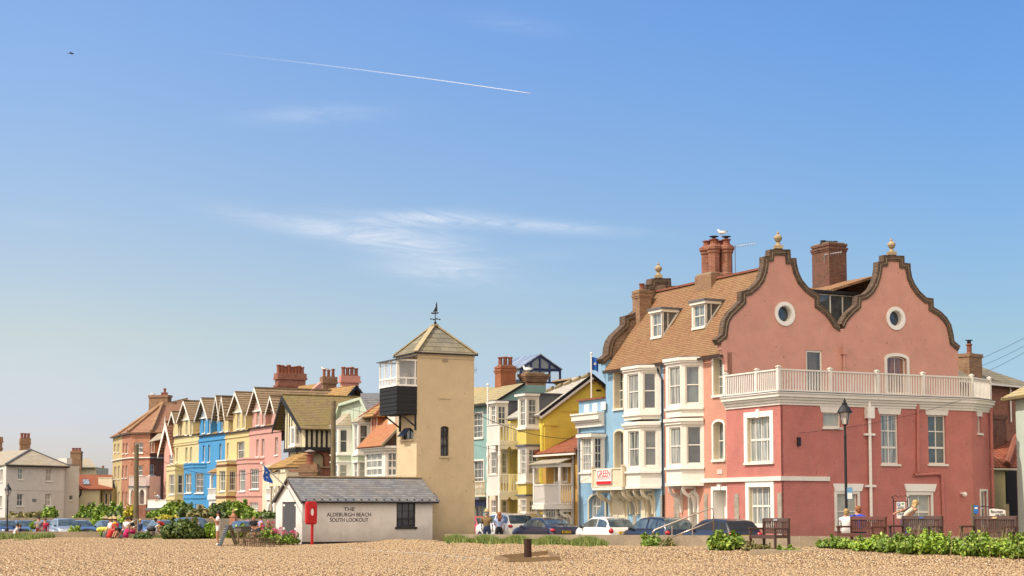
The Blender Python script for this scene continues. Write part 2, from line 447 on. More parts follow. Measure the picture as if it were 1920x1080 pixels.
class Bay:
    """canted bay on facade fac: px columns of left corner, near corner and right end"""
    def __init__(s, fac, x1, x2, x3, p, y, leftcant=True):
        fo = fac.off(p); s.fac = fac; s.p = p
        u1 = fo.uz(x1, y)[0]; u2 = fo.uz(x2, y)[0]; u3 = max(fac.uz(x3, y)[0], u2+.02)
        c = (u3-u2) if leftcant else 0
        s.u = (u1-c, u1, u2, u3)
        s.pl = [fac.P(u1-c, 0, 0), fac.P(u1, 0, p), fac.P(u2, 0, p), fac.P(u3, 0, 0)]
        s.f = [Fac(s.pl[0], s.pl[1]), Fac(s.pl[1], s.pl[2]), Fac(s.pl[2], s.pl[3])]
    def Z(s, py, px=None):
        """height seen at row py on the near corner"""
        p = s.pl[2]; c = (p-EYE); 
        lo, hi = -2, 40
        for _ in range(40):
            m = (lo+hi)/2; v = V((p.x, p.y, m))-EYE
            y = CYP-F*v.dot(UPV)/v.dot(FW)
            if y > py: lo = m
            else: hi = m
        return (lo+hi)/2
    def walls(s, root, z0, z1, wmat, wins, name='bay', depth=.1, **kw):
        """wins: list of (facet index, px rect, kwargs)"""
        m = MB(); ws = []
        for i in range(3):
            hs = []
            b = None
            for fi, rect, k in wins:
                if fi == i: ws.append((i, rect, k, hs))
            for w in ws:
                if w[0] == i:
                    fo = s.f[i]; x0, y0, x1, y1 = w[1]; ym = (y0+y1)/2; xm = (x0+x1)/2
                    u0 = fo.uz(x0, ym)[0]; u1 = fo.uz(x1, ym)[0]; zt = fo.uz(xm, y0)[1]; zb = fo.uz(xm, y1)[1]
                    u0 = max(u0, .05); u1 = min(u1, fo.L-.05)
                    hs.append(rect_arch(u0, u1, zb, zt, w[2].get('arch', 0)))
            m.sheet(s.f[i], [(0, z0), (s.f[i].L, z0), (s.f[i].L, z1), (0, z1)], hs, depth=depth, edge=0)
        m.poly([V((p.x, p.y, z0)) for p in s.pl]); m.poly([V((p.x, p.y, z1)) for p in s.pl])
        b = m.build(name, wmat, root)
        for i, rect, k, hs in ws:
            kk = dict(kw); kk.update(k); fo = s.f[i]; x0, y0, x1, y1 = rect; ym = (y0+y1)/2; xm = (x0+x1)/2
            u0 = max(fo.uz(x0, ym)[0], .05); u1 = min(fo.uz(x1, ym)[0], fo.L-.05)
            win(root, fo, (u0, fo.uz(xm, y1)[1], u1, fo.uz(xm, y0)[1]), isuz=True, **kk)
        return b
    def trim(s, root, prof, mat, name='bay_moulding'):
        m = MB(); prof_band(m, s.pl, prof)
        # close the top and bottom so it reads as a solid ledge
        return m.build(name, mat, root)

def console(root, fac, u, z, p, h, mat, th=.09, name='bracket'):
    """scrolled bracket under a bay: a curved band of timber, outer scroll and inner quarter arch"""
    a = fac.P(u, 0, p); b = fac.P(u, 0, 0); fs = Fac(a, b); L = fs.L; m = MB()
    def bandp(c, w):
        o = []; q = []
        for i, (x, y) in enumerate(c):
            x0, y0 = c[max(i-1, 0)]; x1, y1 = c[min(i+1, len(c)-1)]; l = sqrt((x1-x0)**2+(y1-y0)**2); nx, ny = -(y1-y0)/l*w/2, (x1-x0)/l*w/2
            o.append((x+nx, y+ny)); q.append((x-nx, y-ny))
        for i in range(len(c)-1): m.prism(fs, [o[i], o[i+1], q[i+1], q[i]], -th/2, th/2)
    c1 = [(.06+L*.50*(t/9)**1.2, z-.10-h*.34*sin((t/9)*pi/2)-.04*sin(t/9*pi*2)) for t in range(10)]
    c2 = [(L*.52+(L*.40)*sin(k/9*pi/2), z-h*.34-h*.62*(1-cos(k/9*pi/2))) for k in range(10)]
    bandp(c1, .15); bandp(c2, .13)
    m.prism(fs, [(0, z-.01), (L, z-.01), (L, z-.13), (0, z-.13)], -th/2-.002, th/2+.002); m.prism(fs, [(L-.09, z-.14), (L, z-.14), (L, z-h-.05), (L-.13, z-h-.05), (L-.13, z-h+.05), (L-.09, z-h+.05)], -th/2-.002, th/2+.002)
    return m.build(name, mat, root)

def pot(root, c, r=.13, h=.45, mat=None, hat=False):
    m = MB(); m.lathe(c, [(r*1.15, 0), (r*1.1, .08), (r*.9, .12), (r*.85, h*.8), (r*1.15, h*.85), (r*1.15, h*.95), (r*.9, h)], 10)
    if hat:
        m.lathe(V(c)+V((0,0,h)), [(r*.3, 0), (r*.3, .14), (r*1.3, .15), (r*1.2, .2), (.01, .3)], 10)
    return m.build('chimney_pot', mat or TERRA, root, smooth=False)

def chimney(root, fac, px, ytop, ybot, n, du, ds, mat, pots=4, capmat=None, potmat=None, steps=True, along='n', poth=.45, flare=.08, name='chimney'):
    """stack whose near vertical edge shows at column px; near edge stands at n from the facade; du along facade, ds backwards"""
    fo = fac.off(n); u1, zt = fo.uz(px, ytop); zb = fo.uz(px, ybot)[1]
    m = MB(); m.box(fac, u1-du, u1, zb-1.5, zt, n-ds, n)
    if steps:
        for k, (d, f) in enumerate(((.38, flare*.5), (.28, flare), (.10, flare*.6))):
            m.box(fac, u1-du-f, u1+f, zt-d, zt-d+(.10 if k < 2 else .14), n-ds-f, n+f)
    c = m.build(name, mat, root)
    m2 = MB(); m2.box(fac, u1-du+.06, u1-.06, zt-.02, zt+.10, n-ds+.06, n-.06); m2.build('flaunching', capmat or CONC, c)
    for k in range(pots):
        t = (k+.5)/pots
        P = fac.P(u1-du/2, zt+.05, n-ds*t) if along == 'n' else fac.P(u1-du+du*t, zt+.05, n-ds/2)
        pot(c, P, min(.15, .42*(ds if along == 'n' else du)/pots), poth*random.uniform(.9, 1.1), potmat)
    return c

def gable_roof(root, fac, ul, ur, zl, apex, depth, over, tilem, th=.10, board=None, side=.12, name='roof', bw=.16):
    """roof on a gable in facade plane fac: feet (ul,zl),(ur,zl), apex (ua,za); ridge runs back 'depth'"""
    ua, za = apex; sl = (za-zl)/(ua-ul); srr = (za-zl)/(ur-ua)
    L = (ul-side, zl-side*sl); Rr = (ur+side, zl-side*srr)
    m = MB()
    for e in (L, Rr):
        m.slab([fac.P(ua, za+th, over), fac.P(ua, za+th, -depth), fac.P(e[0], e[1]+th, -depth), fac.P(e[0], e[1]+th, over)], th)
    r = m.build(name, tilem, root)
    rt = MB(); rt.strip(fac.P(ua, za+th+.06, over+.01), fac.P(ua, za+th+.06, -depth), .16, .07); rt.build('ridge_tiles', tilem, r)
    if board:
        b = MB()
        for e in (L, Rr):
            b.prism(fac, [(ua, za+th*.6), (e[0], e[1]+th*.6), (e[0], e[1]-bw), (ua, za-bw*1.5)], over-.0, over+.045)
        b.build('bargeboard', board, r)
    return r

def finial(root, c, s=1., mat=None):
    m = MB(); c = V(c)
    m.wbox(c.x-.22*s, c.x+.22*s, c.y-.22*s, c.y+.22*s, c.z, c.z+.16*s)
    m.lathe(c+V((0,0,.16*s)), [(.19*s,0),(.12*s,.08*s),(.08*s,.18*s),(.15*s,.24*s),(.21*s,.36*s),(.20*s,.44*s),(.10*s,.54*s),(.05*s,.58*s),(.07*s,.63*s),(.05*s,.68*s),(.01*s,.72*s)], 14)
    return m.build('finial', mat or STONE, root)

def isect(px, py, P0, nrm):
    r = ray(px, py); t = (P0-EYE).dot(nrm)/r.dot(nrm); return EYE + r*t

def balustrade(root, fac, u0, u1, z0, z1, n=0, step=.13, bal=.045, mat=None, posts=(), rail=.07, name='balustrade', pw=.12, closed=False):
    mat = mat or WHITE; m = MB()
    m.box(fac, u0, u1, z1-rail, z1, n-.06, n+.06); m.box(fac, u0, u1, z0, z0+.07, n-.04, n+.04)
    if closed: 
        k = 0; u = u0
        while u < u1-.02:
            w = min(.11, u1-u); m.box(fac, u, u+w-.012, z0+.07, z1-rail, n-.015, n+.02); u += .11
    else:
        N = max(2, int((u1-u0)/step))
        for k in range(1, N):
            u = u0+(u1-u0)*k/N; m.box(fac, u-bal/2, u+bal/2, z0+.07, z1-rail, n-.02, n+.02)
    b = m.build(name, mat, root)
    for u in posts:
        p = MB(); p.box(fac, u-pw/2, u+pw/2, z0-.03, z1+.07, n-pw/2, n+pw/2)
        p.box(fac, u-pw*.75, u+pw*.75, z1+.07, z1+.11, n-pw*.75, n+pw*.75); p.box(fac, u-pw*.4, u+pw*.4, z1+.11, z1+.15, n-pw*.4, n+pw*.4)
        p.build('post', mat, b)
    return b
def pipe(root, pts, r=.05, mat=None, name='downpipe'):
    m = MB(); m.tube(pts, r, 8); return m.build(name, mat or BLACK, root)

def text(root, s, fac, u, z, size, n, mat, align='CENTER', sx=1.0, name='lettering', bold=.0, thick=.004):
    cu = bpy.data.curves.new(name, 'FONT'); cu.body = s; cu.size = size; cu.align_x = align; cu.offset = bold; cu.extrude = thick
    cu.space_line = 1.0
    o = bpy.data.objects.new(name, cu); COL.objects.link(o)
    dg = bpy.context.evaluated_depsgraph_get(); me = bpy.data.meshes.new_from_object(o.evaluated_get(dg))
    bpy.data.objects.remove(o)
    p0 = fac.P(u, z, n); M = Matrix((( fac.D.x*sx, 0, fac.N.x, p0.x), (fac.D.y*sx, 0, fac.N.y, p0.y), (0, 1, 0, p0.z), (0,0,0,1)))
    me.transform(M); off = V((0,0,0)); p = root
    while p is not None: off += V(p.location); p = p.parent
    me.transform(Matrix.Translation(-off)); me.materials.clear(); me.materials.append(mat)
    q = bpy.data.objects.new(name, me); COL.objects.link(q); q.parent = root
    return q

def aerial(root, fac, u, z, n, h=1.4, L=1.1, nel=8, el=.3, flip=1, mat=None):
    m = MB(); m.cyl(fac.P(u, z, n), fac.P(u, z+h, n), .02, n=6)
    m.cyl(fac.P(u, z+h-.05, n), fac.P(u+L*flip*.75, z+h+.02, n-L*.5), .014, n=5)
    for k in range(nel):
        t = (k+.5)/nel; c = fac.P(u+L*flip*.75*t, z+h-.05+.07*t, n-L*.5*t)
        m.cyl(c-V((0,0,el/2)), c+V((0,0,el/2)), .009, n=4)
    return m.build('aerial', mat or metalm('aerial_metal', (.25,.25,.26), .5, .6), root)

# ------------------------------------------------------------- shared building lines
C0 = V((*XY(1470, 78), 0)); W1 = V((-.446, .895, 0)).normalized(); T0 = 120.0
E1 = Fac(C0+W1*T0, C0)                     # the sea front: u = T0 - distance from the corner
D2 = V((-W1.y*-1, W1.x*-1, 0)); D2 = V((W1.y, -W1.x, 0))
if D2.x < 0: D2 = -D2
S1 = Fac(C0, C0+D2*12)                     # south side of the red wing
def SF(px):                                 # a south facing wall plane whose east end is on E1 at column px
    a = E1.P(E1.U(px), 0, 0); return Fac(a, a+D2*12)

# ============================================================= the pink and red corner house
ph = thing('gabled_house', 'pink and red painted house with two curved Dutch gables and a white balustraded roof terrace', 'house', E1.P(T0-5, 0, -3))
tG = 4.5
uG = T0-tG; aG = E1.P(uG, 0, 0); G = Fac(aG, aG+D2*15)    # plane of the pink gables
ZC = S1.Zp(1470, 735)                       # terrace level
q6 = Q(1080, 420, 3.6); q8 = Q(1460, 420, 3.6)
Lg = [q6(940,780), q6(985,742), q6(990,690), q6(1003,640), q6(1028,598), q6(1062,566), q6(1110,518), q6(1110,455), q6(1165,440), q6(1205,408), q6(1235,370), q6(1252,320), q6(1262,270), q6(1262,220), q6(1300,215), q6(1305,172), q6(1440,172),
      q8(75,180), q8(78,230), q8(115,230), q8(118,270), q8(130,320), q8(155,378), q8(195,425), q8(235,455), q8(275,478), q8(275,540), q8(325,578), q8(362,622), q8(390,668), q8(408,668+12)]
Rg = [q8(415,690-15), q8(430,640), q8(452,610), q8(480,580), q8(520,545), q8(525,485), q8(580,470), q8(615,440), q8(640,395), q8(655,350), q8(663,300), q8(665,255), q8(703,250), q8(703,210), q8(843,215), q8(845,262), q8(885,267), q8(887,310), q8(896,360), q8(915,405), q8(950,455), q8(995,497), q8(1040,503), q8(1042,560), q8(1090,590), q8(1130,630), q8(1160,680), q8(1174,740), q8(1182,790), q8(1222,825)]
Lo = [G.uz(*p) for p in Lg]; Ro = [G.uz(*p) for p in Rg]
outer = Lo+Ro
def inset_poly(pts, d):
    out = []
    for i, p in enumerate(pts):
        a = pts[max(i-1, 0)]; b = pts[min(i+1, len(pts)-1)]
        e1 = (p[0]-a[0], p[1]-a[1]); e2 = (b[0]-p[0], b[1]-p[1])
        def nn(e):
            l = sqrt(e[0]**2+e[1]**2)
            return (e[1]/l, -e[0]/l) if l > 1e-6 else None
        ns = [x for x in (nn(e1), nn(e2)) if x]; sx = sum(x[0] for x in ns); sy = sum(x[1] for x in ns); l = sqrt(sx*sx+sy*sy)
        sx /= l; sy /= l; k = max(.45, sx*ns[0][0]+sy*ns[0][1]); out.append((p[0]+sx*d/k, p[1]+sy*d/k))
    return out
inner = inset_poly(outer, .30)
uR = G.U(1797, 690); uL = 0.0
zb = ZC
holes = []
wallout = [(uL, zb), (uR, zb), (uR, outer[-1][1]-.02)] + [(min(max(u, uL), uR), z) for u, z in reversed(inner[1:-1])] + [(uL, outer[0][1]-.02)]
for cx_, cy_ in ((1471, 588.5), (1679, 597)):
    cu, cz = G.uz(cx_, cy_); holes.append(ell(cu, cz, .42, .42))
    m = MB(); m.ring(G, ell(cu, cz, .60, .60), ell(cu, cz, .42, .42), -.02, .06); m.ring(G, ell(cu, cz, .418, .418), ell(cu, cz, .385, .385), -.25, .01)
    w = m.build('round_window', WHITE2, ph); m = MB(); m.cap([[G.P(u, z, -.25) for u, z in ell(cu, cz, .40, .40)]]); m.build('pane', GDARK, w)
win(ph, G, (1512, 657, 1542, 738), 1, 1, glass('brown_reflecting_glass', (.12,.10,.075), 3, c2=(.05,.045,.04)), holes, fw=.09, dep=.05, sur=0, sill=0, name='terrace_door')
win(ph, G, (1663, 668, 1700, 738), 2, 1, glass('brown_curtained_glass', (.22,.10,.06), 7, c2=(.12,.06,.05)), holes, fw=.07, dep=.16, arch=.18, sur=.16, sill=0, name='terrace_door')
m = MB(); m.sheet(G, wallout, holes, depth=.26, edge=.3); m.build('gable_wall', PINK, ph)
# brick coping round both gables
m = MB()
N = len(outer)
for k in range(N-1):
    if k == len(Lo)-1: continue
    a, b, c, d = outer[k], outer[k+1], inner[k+1], inner[k]
    m.prism(G, [a, b, c, d], -.32, .07)
m.build('coping', brickm('dark_coping_brick', (.045,.028,.022), (.10,.06,.04), (.16,.13,.10)), ph)
m = MB(); in2 = inset_poly(outer, .15); in3 = inset_poly(outer, .18)
for k in range(N-1):
    if k == len(Lo)-1: continue
    m.prism(G, [in2[k], in2[k+1], in3[k+1], in3[k]], .05, .10)
m.build('coping_moulding', plain('coping_mortar', (.24,.19,.125), .9), ph)
apxL = ((Lo[15][0]+Lo[17][0])/2); zaL = max(z for u, z in Lo)
apxR = (Ro[13][0]+Ro[14][0])/2; zaR = max(z for u, z in Ro)
finial(ph, G.P(apxL, zaL, -.12), 1.0); finial(ph, G.P(apxR, zaR, -.12), 1.0)
# corbel at the left foot of the gable
m = MB(); zc_ = outer[0][1]
m.prism(G, [(-.34, zc_), (0, zc_), (0, zc_-1.5)]+[(-.34*(1-k/8)**2*.9-.02, zc_-.45-1.0*(k/8)) for k in range(8, -1, -1)]+[(-.34, zc_-.45)], -.3, .05)
m.build('kneeler', PINK, ph)
# rainwater head between the gables
uV, zV = G.uz(1580, 648); m = MB(); m.box(G, uV-.14, uV+.14, zV-.45, zV-.05, .0, .22); m.cyl(G.P(uV, zV-.45, .1), G.P(uV, ZC+.05, .1), .06); m.build('downpipe', PINK, ph)

# ridge and eaves of the east roof
n0 = 0.22; zE = E1.off(n0).Zp(1341, 664); zR = G.Zp(1461, 497); nR = -apxL
uN = E1.U(1137)                                # north gable
uSplit = E1.U(1246)
def roof_pt(u, s): return E1.P(u, zE+(zR-zE)*s, n0+(nR-n0)*s)
rp0 = roof_pt(uG, 0); rn = (roof_pt(uG, 1)-rp0).cross(E1.D).normalized()
PROOF = (rp0, rn)
def east_roof(root, ua, ub):
    m = MB(); m.slab([roof_pt(ua, 0), roof_pt(ub, 0), roof_pt(ub, 1), roof_pt(ua, 1)], .12)
    r = m.build('roof', TILEA, root)
    m = MB(); m.strip(roof_pt(ua, 1)+V((0,0,.07)), roof_pt(ub, 1)+V((0,0,.07)), .26, .10); m.build('ridge_tiles', TERRA, r)
    m = MB(); m.strip(roof_pt(ua, -.01)+V((0,0,-.03)), roof_pt(ub, -.01)+V((0,0,-.03)), .12, .10); m.build('gutter', GUTTER, r)
    # back slope of the first ridge
    m = MB(); zv = outer[len(Lo)-1][1]
    m.slab([roof_pt(ua, 1), roof_pt(ub, 1), E1.P(ub, zv-.3, -Lo[-1][0]), E1.P(ua, zv-.3, -Lo[-1][0])], .12); m.build('back_slope', TILEA, r)
    return r
east_roof(ph, uSplit, uG-.05)
# second roof behind, with glazed dormer seen in the valley
uc2 = apxR; zR2 = G.Zp(1655, 508)
m = MB(); L2 = 11.
gd = Fac(G.P(Lo[-1][0]-2.6, 0, -1.6), G.P(Lo[-1][0]+2.4, 0, -1.6)); zt_ = gd.Zp(1570, 552)
m.slab([G.P(uc2, zR2, -1.3), G.P(uc2, zR2, -L2), G.P(uc2-2.9, zt_+.22, -L2), G.P(uc2-2.9, zt_+.22, -1.3)], .12)
m.slab([G.P(uc2, zR2, -.3), G.P(uc2, zR2, -L2), G.P(uR+.1, zR2-4.2, -L2), G.P(uR+.1, zR2-4.2, -.3)], .12)
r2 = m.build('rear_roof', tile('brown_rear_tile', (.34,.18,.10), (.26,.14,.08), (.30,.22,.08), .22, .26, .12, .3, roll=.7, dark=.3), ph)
m = MB(); hs = []
dm = MB(); dm.box(gd, 0.2, gd.L, zt_, zt_+.14, -.5, .25); dm.build('dormer_gutter', BLACK, ph)
dl = win(ph, gd, (gd.L*.04, zt_-2.6, gd.L*.97, zt_-.02), 6, 1, GGREY, None, fw=.06, dep=0, sill=0, isuz=True, name='glazed_dormer', bar=.07)
m = MB(); m.poly([gd.P(0, zt_-2.8, -.3), gd.P(gd.L, zt_-2.8, -.3), gd.P(gd.L, zt_, -.3), gd.P(0, zt_, -.3)]); m.build('dormer_wall', PINK, ph)

# east wall of the pink part
uPink0 = uSplit; holes = []
E = E1
win(ph, E, (1338, 671, 1356.5, 741), 1, 4, GCURT, holes, dep=.28, sur=.09, sill=.06, surmat=WHITE2, liner=CREAM)
win(ph, E, (1338, 790, 1358, 862), 1, 2, GCURT, holes, dep=.28, arch=.22, sur=.10, sill=.06, surmat=WHITE2, liner=CREAM)
# door recess and ground floor window under the bay
fo = E; u0 = E.U(1338.5, 950); u1 = E.U(1364, 950); z1 = E.Zp(1351, 919)
holes.append(rect_arch(u0, u1, .02, z1)); dd = MB(); dd.box(E, u0+.02, u1-.02, .03, z1-.02, -.62, -.55)
d = dd.build('door', WHITE2, ph); dd = MB(); dd.ring(E, rect_arch(u0-.16, u1+.16, -.02, z1+.18), rect_arch(u0, u1, .02, z1), -.02, .06); dd.ring(E, rect_arch(u0+.003, u1-.003, .02, z1-.003), rect_arch(u0+.03, u1-.03, .02, z1-.03), -.545, -.021); dd.box(E, (u0+u1)/2-.14, (u0+u1)/2+.14, z1, z1+.3, -.02, .12); dd.build('door_surround', WHITE2, d)
win(ph, E, (1294, 925, 1308, 990), 1, 2, GGREY, holes, dep=.3, arch=.3, sur=.14, sill=.05, surmat=WHITE, liner=WHITE)
m = MB(); m.sheet(E, [(uPink0, -.2), (uG, -.2), (uG, zE+.05), (uPink0, zE+.05)], holes, depth=.56, edge=.3)
m.build('east_wall', PINKB, ph)
m = MB()
for xa, xb, ya, yb in ((1265, 1274, 928, 975), (1321, 1327, 926, 993)):
    m.box(E, E.U(xa), E.U(xb), E.Zp(xa, yb), E.Zp(xa, ya), -.01, .03)
m.build('pebble_panel', PEBBLE, ph)
m = MB(); m.box(E, E.U(1346), E.U(1356), E.Zp(1350, 889), E.Zp(1350, 880), -.01, .03); m.build('name_plaque', plain('pale_plaque', (.62,.50,.44), .7), ph)
# two-storey bay
BM = CREAM
b = Bay(E, 1249, 1277, 1320, .85, 830)
for nm, yt, yb, yw, rects in (('upper', 672, 781, None, ((1, (1253,687,1275.5,760), dict(nx=2, ny=2)), (2, (1285,685,1312,757), dict(nx=1, ny=2, pane=glass('half_curtain_glass', (.10,.13,.13), 3, c2=(.03,.045,.07)))))),
                              ('lower', 784, 909, None, ((1, (1255,801,1278,872), dict(nx=2, ny=2)), (2, (1287.5,798,1315,870), dict(nx=1, ny=2, pane=GDARK))))):
    b.walls(ph, b.Z(yb), b.Z(yt), WHITE, rects, name='bay', pane=GPALE, fw=.07, dep=.06, sill=0)
b.trim(ph, [(b.Z(676), b.Z(670), .14), (b.Z(680), b.Z(676), .08), (b.Z(790), b.Z(784), .13), (b.Z(795), b.Z(790), .07), (b.Z(768), b.Z(764), .08), (b.Z(880), b.Z(876), .10), (b.Z(911), b.Z(905), .06)], WHITE)
m = MB(); zz = b.Z(670); m.hexa([V((p.x, p.y, zz+.002)) for p in plan_off(b.pl, .12)], [V((p.x, p.y, zz+.04)) for p in plan_off(b.pl, .12)]); m.build('bay_roof', LEAD, ph)
for uu in (b.u[1]+.1, b.u[2]-.05): console(ph, E, uu, b.Z(911), .8, 1.25, WHITE)
# black rainwater pipe between the houses
m = MB(); m.tube([E.P(uSplit-.35, zE-.05, .18), E.P(uSplit-.3, zE-.5, .12), E.P(uSplit+.02, zE-.9, .10), E.P(uSplit+.02, .1, .10)], .05, 8); m.build('downpipe', BLACK, ph)

# ---- red wing: east face, south face, chamfer
nE = .12
ER = E1.off(nE); uA = E1.U(1367.5); holes = []
win(ph, ER, (1402, 782, 1444.5, 867), 4, 2, GPALE, holes, dep=.14, sur=.26, sill=.06, surmat=WHITE2, liner=CREAM, key=True, fw=.07, bar=.05)
win(ph, ER, (1405, 913, 1446, 985), 4, 2, GPALE, holes, dep=.14, sur=.26, sill=.06, surmat=WHITE2, liner=CREAM, fw=.07, bar=.05)
zc0 = S1.Zp(1470, 758)
m = MB(); m.sheet(ER, [(uA, -.2), (T0, -.2), (T0, ZC-.1), (uA, ZC-.1)], holes, edge=.12)
c1 = ER.P(T0, 0, 0); S1 = Fac(c1, c1+D2*12)
uCh = S1.U(1826); pc = S1.P(uCh, 0, 0)
# chamfer: ends at column 1858, turned 50 degrees
ang = radians(25); dch = (S1.D*cos(ang) - S1.N*sin(ang)); e_ = None
lo, hi = 0, 4.
for _ in range(30):
    mid = (lo+hi)/2; q = pc+dch*mid
    if CX+F*q.x/(q.y*cos(TH)) < 1859: lo = mid
    else: hi = mid
CH = Fac(pc, pc+dch*lo)
holes2 = []
win(ph, S1, (1543.5, 774, 1576.5, 801), 1, 1, GBLIND, holes2, dep=.1, sill=.05, lintel=(.12, .34, .1))
win(ph, S1, (1652, 777, 1684.5, 870), 2, 3, GPALE, holes2, dep=.1, sill=.05, lintel=(.10, .34, .1), bar=.05)
win(ph, S1, (1740.6, 778.6, 1773.6, 870), 2, 3, GGREY, holes2, dep=.1, sill=.05, lintel=(.10, .34, .1), bar=.05)
win(ph, S1, (1569, 926, 1607.5, 992), 1, 2, GBLIND, holes2, dep=.08, sill=.05, sur=.14, lintel=None)
win(ph, S1, (1704, 928, 1745, 992), 2, 2, GBLIND, holes2, dep=.08, sill=.05, sur=.14, bar=.05)
m.sheet(S1, [(0, -.2), (uCh, -.2), (uCh, ZC-.1), (0, ZC-.1)], holes2, edge=0)
holes3 = []
win(ph, CH, (1833, 781, 1840, 812), 1, 1, GCURT, holes3, dep=.1, sill=.05, lintel=(.06, .3, .06))
win(ph, CH, (1839, 921, 1850, 985), 1, 2, GCURT, holes3, dep=.1, sill=.05, sur=.10)
m.sheet(CH, [(0, -.2), (CH.L, -.2), (CH.L, ZC-.1), (0, ZC-.1)], holes3, edge=.25)
m.build('red_walls', REDB, ph)
m = MB()
for (xa, xb, ya) in ((1561, 1618, 907), (1694.5, 1754.6, 907.5)):
    ua_, ub_ = S1.U(xa, 910), S1.U(xb, 910); zt2 = S1.Zp((xa+xb)/2, ya); zb2 = S1.Zp((xa+xb)/2, ya+14)
    m.prism(S1, [(ua_+.12, zb2), (ub_-.12, zb2), (ub_, zt2), (ua_, zt2)], .0, .075)
m.build('lintel', WHITE2, ph)
plr = [ER.P(uA, 0, 0), c1, pc, CH.P(CH.L, 0, 0)]
m = MB(); prof_band(m, plr, [(ZC-.58, ZC-.46, .06), (ZC-.46, ZC-.34, .12), (ZC-.34, ZC-.22, .20), (ZC-.22, ZC-.06, .30), (ZC-.06, ZC-.02, .36)])
m.build('cornice', WHITE, ph)
m = MB(); prof_band(m, plr, [(ZC-.02, ZC+.03, .34)]); 
po = plan_off(plr, .0); back = [G.P(uR, 0, 0), G.P(0, 0, 0)]
m.hexa([V((p.x, p.y, ZC-.04)) for p in po+back], [V((p.x, p.y, ZC+.025)) for p in po+back]); m.build('terrace_deck', LEAD, ph)
# string course on the east side and a little round the corner
zs1 = E1.Zp(1400, 899); m = MB()
u_end = S1.U(1555)
band(m, [E1.P(E1.U(1322), 0, nE), c1, S1.P(u_end, 0, 0)], zs1-.10, zs1+.10, -.02, .10); m.build('string_course', WHITE, ph)
m = MB()
for xa, xb, ya, yb in ((1378, 1386, 926, 985), (1459, 1466, 924, 985)):
    m.box(ER, ER.U(xa), ER.U(xb), .2, ER.Zp(xa, ya), -.01, .03)
m.build('pebble_panel', PEBBLE, ph)
# pipes on the red wall
u_ = S1.U(1630); pp = pipe(ph, [S1.P(u_, ZC-.3, .14), S1.P(u_, -.1, .14)], .075, WHITE2)
m = MB(); m.box(S1, u_-.2, u_+.2, ZC-1.1, ZC-.55, .02, .28)
for zz in (ZC-1.9, ZC-4.3, ZC-5.9): m.box(S1, u_-.28, u_+.28, zz, zz+.10, .01, .20)
m.build('bracket', WHITE2, pp)
a1 = S1.uz(1718.6, 756); a2 = S1.uz(1719, 886); a3 = S1.uz(1762, 888); a4 = S1.uz(1767, 975)
pipe(ph, [S1.P(a1[0], a1[1], .1), S1.P(*a2, .1), S1.P(a2[0]-.25, a2[1]-.12, .1), S1.P(a3[0]-.1, a3[1], .1), S1.P(a3[0]+.05, a3[1]-.15, .1), S1.P(*a4, .1)], .075, REDB)
u5 = CH.L; pipe(ph, [CH.P(u5-.05, ZC-.2, .12), CH.P(u5-.05, 0, .12)], .08, REDB)
m = MB(); lamp_ = S1.uz(1802, 925); m.cyl(S1.P(lamp_[0], lamp_[1], 0), S1.P(lamp_[0], lamp_[1], .2), .05); m.ball(S1.P(lamp_[0], lamp_[1]-.05, .26), .12); m.build('wall_lamp', WHITE2, ph)
# white balustrade
bz0, bz1 = ZC+.04, ZC+1.06
pl2 = plan_off(plr, .12)
segs = [Fac(pl2[0], pl2[1]), Fac(pl2[1], pl2[2]), Fac(pl2[2], pl2[3])]
ps = [[.08, segs[0].U(1417, 700)], [.0]+[segs[1].U(x, 700) for x in (1558, 1646, 1732)], [0, segs[2].L]]
for fc, po_ in zip(segs, ps): balustrade(ph, fc, .02, fc.L-.02, bz0, bz1, -.06, .155, .065, WHITE, po_, pw=.14)
# chimneys of the corner house
ch = chimney(ph, E1, 1333, 512, 560, -2.75, 1.55, 1.5, BRICKY, 0, steps=False)
fo = E1.off(-2.75); uc, zt3 = fo.uz(1333, 512); ztop = fo.Zp(1345, 452)
m = MB()
for (du, dn) in ((-.45, -.45), (-1.1, -.45), (-.75, -1.05), (-.2, -1.05)):
    c = E1.P(uc+du+.08, 0, -2.75+dn); m.lathe((c.x, c.y, zt3-.05), [(.36,0),(.36,.1),(.31,.14),(.31,ztop-zt3-.45),(.36,ztop-zt3-.38),(.36,ztop-zt3-.28),(.42,ztop-zt3-.22),(.42,ztop-zt3-.08),(.34,ztop-zt3)], 8)
st = m.build('chimney_shafts', BRICK, ch)
for i, (du, dn) in enumerate(((-.45, -.45), (-1.1, -.45), (-.75, -1.05), (-.2, -1.05))):
    c = E1.P(uc+du+.08, ztop-.08, -2.75+dn); pot(st, c, .22, .36, TERRA)
    if i in (0, 3):
        m = MB(); m.lathe(c+V((0,0,.34)), [(.10,0),(.10,.12),(.24,.13),(.24,.17),(.02,.2)], 10); m.build('cowl', BLACK, st)
aerial(ph, E1, uc+.1, ztop-1.5, -4.2, 1.45, 1.3, 9, .26, 1)
c2 = chimney(ph, E1, 1554, 456, 531, -9.3, 1.5, 1.15, BRICKD, 3, steps=True, flare=.07, poth=.22, potmat=BLACK)
aerial(ph, E1, E1.off(-9.3).U(1556), E1.off(-9.3).Zp(1556, 492), -9.2, .5, 1.1, 7, .22, 1)

